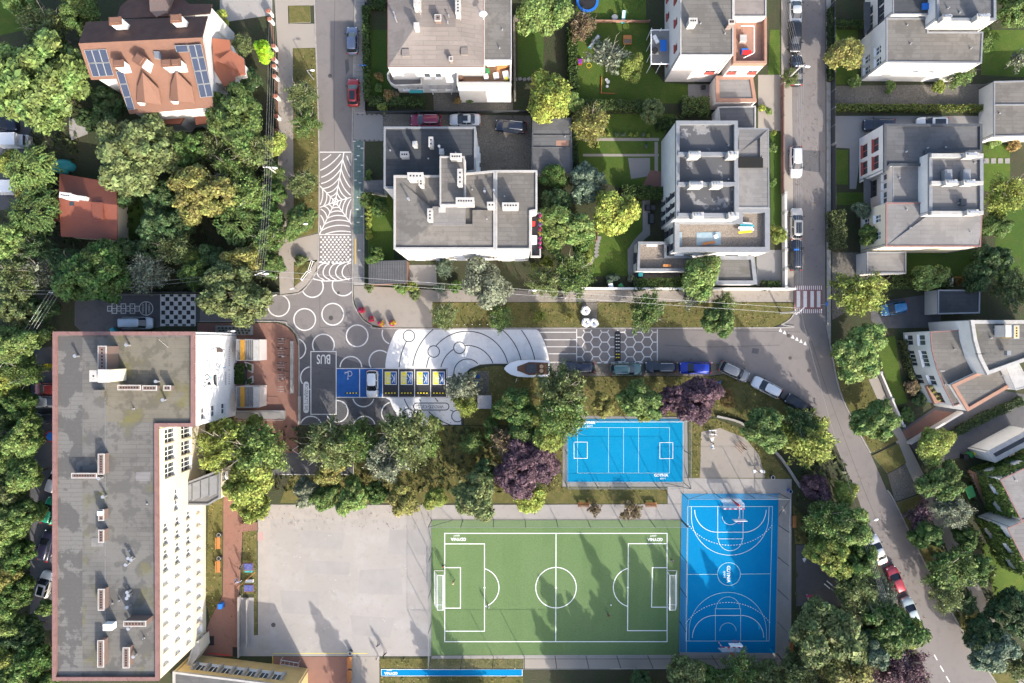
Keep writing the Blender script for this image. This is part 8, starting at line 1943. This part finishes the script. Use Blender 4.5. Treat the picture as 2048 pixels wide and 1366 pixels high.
x, y = P(1406,176,0.5); g_ = thing('grill_cart', 'black grill cart on the small patio', 'grill', (x, y, 0.02)); MB().box((0,0,0.7),(0.6,0.5,0.4)).build('firebox', MT['black'], g_)
for s_ in (-0.25,0.25): MB().tube((s_, 0,0),(s_, 0,0.5),0.03).build('leg', MT['metal'], g_)
for k, (px, py, lb) in enumerate(((1296,415, 'black wicker armchair left of the white block'),(1306,415, 'second black wicker armchair nearer the white block'),(1303,437, 'long black wicker sofa left of the white block'))):
 x, y = P(px, py, 0.5); g_ = thing('wicker_seat', lb, 'seat', (x, y, 0.02)); wd = 0.75; ln = 0.75 if k < 2 else 1.5; MB().box((0,0,0.2),(wd, ln, 0.4)).build('seat', MT['black'], g_); MB().box((-wd / 2,0,0.42),(0.14, ln, 0.5)).build('backrest', MT['black'], g_); MB().box((0.04,0,0.44),(wd * 0.7, ln * 0.85,0.1)).build('cushion', MT['steel_dark'], g_)
for k, (px, py, w_, lb) in enumerate(((1172,455,1.0, 'red brown raised bed by the curved garden path'),(1186,472,1.2, 'square wooden vegetable bed by the curved garden path'))):
 x, y = P(px, py, 0.3); g_ = thing('raised_bed', lb, 'garden bed', (x, y, 0.01)); MB().wallstrip([(-w_ / 2,-w_ / 2),(w_ / 2,-w_ / 2),(w_ / 2, w_ / 2),(-w_ / 2, w_ / 2)], 0.12,0,0.35, True).build('frame', MT['brownwood' if k else 'salmon'], g_); MB().flat([(-w_ / 2,-w_ / 2),(w_ / 2,-w_ / 2),(w_ / 2, w_ / 2),(-w_ / 2, w_ / 2)], 0.25).build('soil', MT['soil'], g_)
stones(ground, [(1972 + 14 * k, 322,0) for k in range(4)], (0.7,0.75),0.05, MT['slab']); stones(ground, [(1022 + 9 * k, 158 + (k % 2),8 * k) for k in range(6)], (0.5,0.45),0.05, MT['slab'])
stones(ground, [(1198 - 2.3 * k + 0.25 * k * k * (k < 6),476 + 7 * k, 10 * k) for k in range(8)], (0.62,0.5),0.05, MT['slab'])
for k, (px, py, m_, lb) in enumerate(((1952,905, 'plastic_yellow', 'yellow wheeled bin by the ivy house'),(1965,905, 'wood', 'orange wheeled bin by the ivy house'),(1943,910, 'plastic_green', 'green wheeled bin by the ivy house'),(1932,914, 'black', 'black wheeled bin by the ivy house'),(1222,572, 'plastic_white', 'white bin behind the footpath wall'),(1242,572, 'plastic_green', 'green bin behind the footpath wall'),(1281,548, 'plastic_teal', 'pale teal barrel below the gravel terrace'),(93,733, 'plastic_yellow', 'yellow bin behind the school'),(225,661, 'plastic_teal', 'pale blue bin near the school corner'),(440,1213, 'plastic_blue', 'blue bin in the grass beside the school'))):
 x, y = P(px, py, 1.0); g_ = thing('wheeled_bin', lb, 'bin', (x, y, 0.02),0.3 * (k % 3)); MB().prism([(-0.27,-0.33),(0.27,-0.33),(0.27,0.33),(-0.27,0.33)], 0.05,0.95).build('body', MT[m_], g_); MB().prism([(-0.31,-0.37),(0.31,-0.37),(0.31,0.37),(-0.31,0.37)], 0.95,1.03, bottom=True).build('lid', MT[m_], g_); MB().tube((-0.3,-0.3,0.1),(0.3,-0.3,0.1),0.1,8).build('wheels', MT['black'], g_)
x, y = P(101,873,0.4); g_ = thing('spinning_seat', 'blue round seat with red ring behind the school', 'play equipment', (x, y, 0)); MB().cyl((0,0),0.6,0.35,0.42,18).build('seat', MT['plastic_blue'], g_); MB().path([(0.75 * math.cos(R(20 * k)),0.75 * math.sin(R(20 * k)),0.4) for k in range(19)], 0.05).build('ring', MT['plastic_red'], g_); MB().tube((0,0,0),(0,0,0.35),0.08).build('post', MT['metal'], g_)
for k, (px, py, lb) in enumerate(((497,1133, 'upper table with blue cloth and turquoise box on the school path'),(498,1176, 'lower table with blue cloth and white box on the school path'))):
 x, y = P(px, py, 0.75); g_ = thing('stall_table', lb, 'table', (x, y, 0.02)); MB().box((0,0,0.74),(1.5,1.2,0.05)).build('top', MT['brownwood'], g_)
 for p in ((-0.65,-0.5),(0.65,-0.5),(-0.65,0.5),(0.65,0.5)): MB().tube((*p, 0),(*p, 0.72),0.03).build('leg', MT['metal'], g_)
 tag(MB().box((x, y, 0.83),(1.3,0.9,0.08)).build('folded_cloth', mat('dark_blue_cloth', (0.06,0.07,0.2), [('noise', 4,(0.12,0.12,0.28),0.45,0.65,0.8)])), 'dark blue cloth spread on the ' + ('upper' if k == 0 else 'lower') + ' stall table', 'cloth')
 tag(MB().box((x - 0.1, y + (-0.75 if k == 0 else 0.85),0.25),(1.1,0.4,0.42)).build('storage_box', MT['plastic_teal' if k == 0 else 'plastic_white']),('turquoise box below the upper stall table', 'white box above the lower stall table')[k], 'box')
g_ = thing('long_pole', 'long wooden pole leaning between the two stall tables', 'pole', (*P(478,1178),0)); c0 = (*P(478,1178),0); MB().tube((*P(472,1178),0.05),(*P(514,1141),0.9),0.03).build('stick', MT['wood'], g_, c0); MB().tube((*P(512,1143),0.86),(*P(515,1140),0.92),0.05).build('tip', MT['wood'], g_, c0)
for (px, py, lb) in ((422,1281, 'black doormat on the red path beside the south wing'),(472,1303, 'second black doormat near the ramp wall')): x, y = P(px, py); o_ = MB().box((x, y, 0.045),(0.95,1.35,0.02)).build('door_mat', MT['black']); tag(o_, lb, 'mat')
x, y = P(580,1327,1.0); g_ = thing('metal_rack', 'grey metal rack frame beside the ochre school wing', 'rack', (x, y, 0.03), R(-10)); MB().path([(-1.4,-0.3,0),(-1.4,-0.3,1.0),(1.2,-0.3,1.0),(1.2,-0.3,0)], 0.05).build('front_frame', MT['metal'], g_); MB().path([(-1.4,0.3,0),(-1.4,0.3,1.0),(1.2,0.3,1.0),(1.2,0.3,0)], 0.05).build('rear_frame', MT['metal'], g_)
for k in range(5): MB().tube((-1.4 + k * 0.65,-0.3,1.0),(-1.4 + k * 0.65,0.3,1.0),0.03).build('crossbar', MT['metal'], g_)
x, y = P(440,1310,0.2); g_ = thing('red_hose', 'red hose lying along the ochre school wing', 'hose', (x, y, 0.06)); MB().path([(-1.6,0.2,0),(-0.5,0.1,0),(0.6,-0.05,0),(1.5,-0.2,0)], 0.06).build('tube', MT['plastic_red'], g_)
# --- people: one continuous skinned body each
def person(px, py, ang, h, shirt, trousers, hair, label, pose='stand', skin=(0.5,0.33,0.25)):
 x,y = P(px,py,h * 0.6); k = h / 1.75
 st = 0.22 if pose in ('walk', 'run') else 0.05; up = {'stand': 0.0, 'walk': 0.18, 'run': 0.3, 'reach': 0.5}[pose]; ln = {'stand': 0, 'walk': 0.04, 'run': 0.1, 'reach': 0.16}[pose]
 V = []; E = []; Rr = []
 def add(p,r_,par=None):
  V.append(tuple(c_ * k for c_ in p)); Rr.append(r_ * k); i = len(V) - 1
  if par is not None: E.append((par,i))
  return i
 pel = add((0,0,0.95),0.15); wa = add((ln * 0.4,0,1.12),0.13,pel); ch = add((ln,0,1.33),0.155,wa); nk = add((ln * 1.3,0,1.5),0.06,ch); hd0 = add((ln * 1.5,0,1.58),0.095,nk); hd1 = add((ln * 1.55,0,1.68),0.1,hd0)
 for s_ in (-1,1):
  f_ = s_ * st; hip = add((0,s_ * 0.1,0.88),0.095,pel); kn = add((f_ * 0.6 + 0.04,s_ * 0.11,0.5),0.065,hip); an_ = add((f_,s_ * 0.11,0.09),0.045,kn); add((f_ + 0.17,s_ * 0.12,0.04),0.04,an_)
  sh_ = add((ln, s_ * 0.19,1.42),0.065, ch); a_ = -s_ * up * 0.5 + (0.3 if pose == 'reach' else 0); el_ = add((ln + a_ * 0.6, s_ * 0.27,1.16),0.045, sh_); wr = add((ln + a_ + 0.1, s_ * 0.27,0.92),0.032, el_); pm = add((ln + a_ + 0.13, s_ * 0.26,0.85),0.034, wr)
  for j in range(4): add((ln + a_ + 0.13 + 0.022 * (j - 1.5),s_ * 0.255,0.755 + 0.012 * abs(j - 1.4)),0.009,pm)
  add((ln + a_ + 0.19,s_ * 0.24,0.82),0.01,pm)
 me = bpy.data.meshes.new('body'); me.from_pydata(V, E, []); tmp = bpy.data.objects.new('tmp_body', me); COL.objects.link(tmp)
 sk = tmp.modifiers.new('skin', 'SKIN'); tmp.modifiers.new('sub', 'SUBSURF').levels = 1
 for i,sv in enumerate(me.skin_vertices[0].data): sv.radius = (Rr[i],Rr[i]); sv.use_root = (i == 0)
 bpy.context.view_layer.update(); m2 = bpy.data.meshes.new_from_object(tmp.evaluated_get(bpy.context.evaluated_depsgraph_get())); bpy.data.objects.remove(tmp,do_unlink=True)
 m2.materials.clear()
 for nm, c_ in (('skin', skin),('shirt_cloth', shirt),('trouser_cloth', trousers),('shoe', (0.05,0.05,0.05))): m2.materials.append(mat(nm, c_, rough=0.8))
 for p in m2.polygons:
  z = p.center.z / k; p.use_smooth = True
  p.material_index = 3 if z < 0.1 else 2 if z < 0.97 and abs(p.center.y) / k < 0.2 else 1 if (z < 1.48 and z > 0.95) else 0
 root = thing('person', label, 'person', (x, y, 0.04), R(ang))
 link('body', m2, root); hx = ln * 1.55 * k
 MB().dome((hx - 0.015 * k, 0,1.66 * k),0.125 * k, 0.12 * k, 0.135 * k, 12,4).build('hair', mat('hair', hair, rough=0.6), root, smooth=True)
 fc = MB()
 for s_ in (-1,1): fc.box((hx + 0.105 * k,s_ * 0.04 * k,1.64 * k),(0.015 * k,0.03 * k,0.015 * k))
 fc.box((hx + 0.115 * k, 0,1.61 * k),(0.03 * k, 0.025 * k, 0.04 * k)).box((hx + 0.1 * k, 0,1.565 * k),(0.015 * k, 0.05 * k, 0.012 * k)); fc.build('face_features', mat('face_detail', (0.25,0.12,0.09)), root)
PEOPLE = [(886,1131,-60,1.4,(0.02,0.09,0.06),(0.02,0.02,0.03),(0.45,0.03,0.05), 'child in green top and red cap beside the left goal', 'walk'),(907,1165,200,1.35,(0.5,0.38,0.22),(0.1,0.06,0.04),(0.5,0.38,0.2), 'fair haired child in tan clothes inside the left goal area', 'run'),(975,1214,60,1.4,(0.6,0.6,0.62),(0.02,0.02,0.03),(0.03,0.025,0.02), 'child in black and white at the penalty box line', 'run'),(1217,1231,100,1.35,(0.28,0.12,0.09),(0.12,0.06,0.05),(0.12,0.05,0.03), 'child in brownish clothes in the shaded half of the pitch', 'walk'),(1344,1121,-90,1.35,(0.35,0.3,0.36),(0.2,0.05,0.06),(0.15,0.04,0.03), 'child in grey top above the right goal', 'stand'),(769,1309,120,1.5,(0.02,0.02,0.022),(0.02,0.02,0.022),(0.02,0.015,0.012), 'child dressed all in black at the yard exit', 'walk'),(756,1291,110,1.4,(0.05,0.06,0.2),(0.02,0.02,0.05),(0.04,0.03,0.02), 'child in dark blue at the bottom of the yard', 'run'),(754,1316,90,1.45,(0.66,0.64,0.56),(0.4,0.4,0.5),(0.1,0.07,0.04), 'child in white top at the yard exit', 'walk'),
   (471,1162,20,1.72,(0.28,0.36,0.55),(0.1,0.12,0.2),(0.04,0.03,0.025), 'adult in light blue shirt bending beside the stall tables', 'reach'),(480,1134,-10,1.7,(0.03,0.03,0.04),(0.3,0.3,0.35),(0.02,0.02,0.02), 'adult in dark top at the upper stall table', 'reach'),(1131,594,180,1.68,(0.4,0.42,0.45),(0.2,0.2,0.24),(0.1,0.07,0.05), 'walker in grey pushing a pushchair on the footpath', 'walk'),(1917,1097,115,1.75,(0.03,0.035,0.06),(0.03,0.03,0.04),(0.35,0.25,0.15), 'walker in dark clothes on the path beside the lower road', 'walk')]
for p_ in PEOPLE: person(*p_)
x, y = P(1122,594,0.5); g_ = thing('pushchair', 'dark pushchair in front of the grey walker on the footpath', 'pushchair', (x, y, 0.11)); MB().dome((0,0,0.5),0.4,0.25,0.4,10,4).build('hood', MT['steel_dark'], g_); MB().box((-0.05,0,0.45),(0.8,0.4,0.15)).build('seat', MT['black'], g_); MB().path([(0.3,-0.2,0.5),(0.6,-0.2,1.0),(0.6,0.2,1.0),(0.3,0.2,0.5)], 0.02).build('handle', MT['metal'], g_)
for s_ in (-0.3,0.3):
 for t_ in (-0.22,0.22): MB().tube((s_, t_ - 0.02,0.13),(s_, t_ + 0.02,0.13),0.12,10).build('wheel', MT['black'], g_)
x, y = P(1215,1226,0.1); tag(MB().dome((x + 0.5, y + 1.2,0.16),0.12,0.12,0.12,10,6,0, True).build('football', MT['plastic_white'], smooth=True), 'small white ball on the shaded half of the pitch', 'ball')
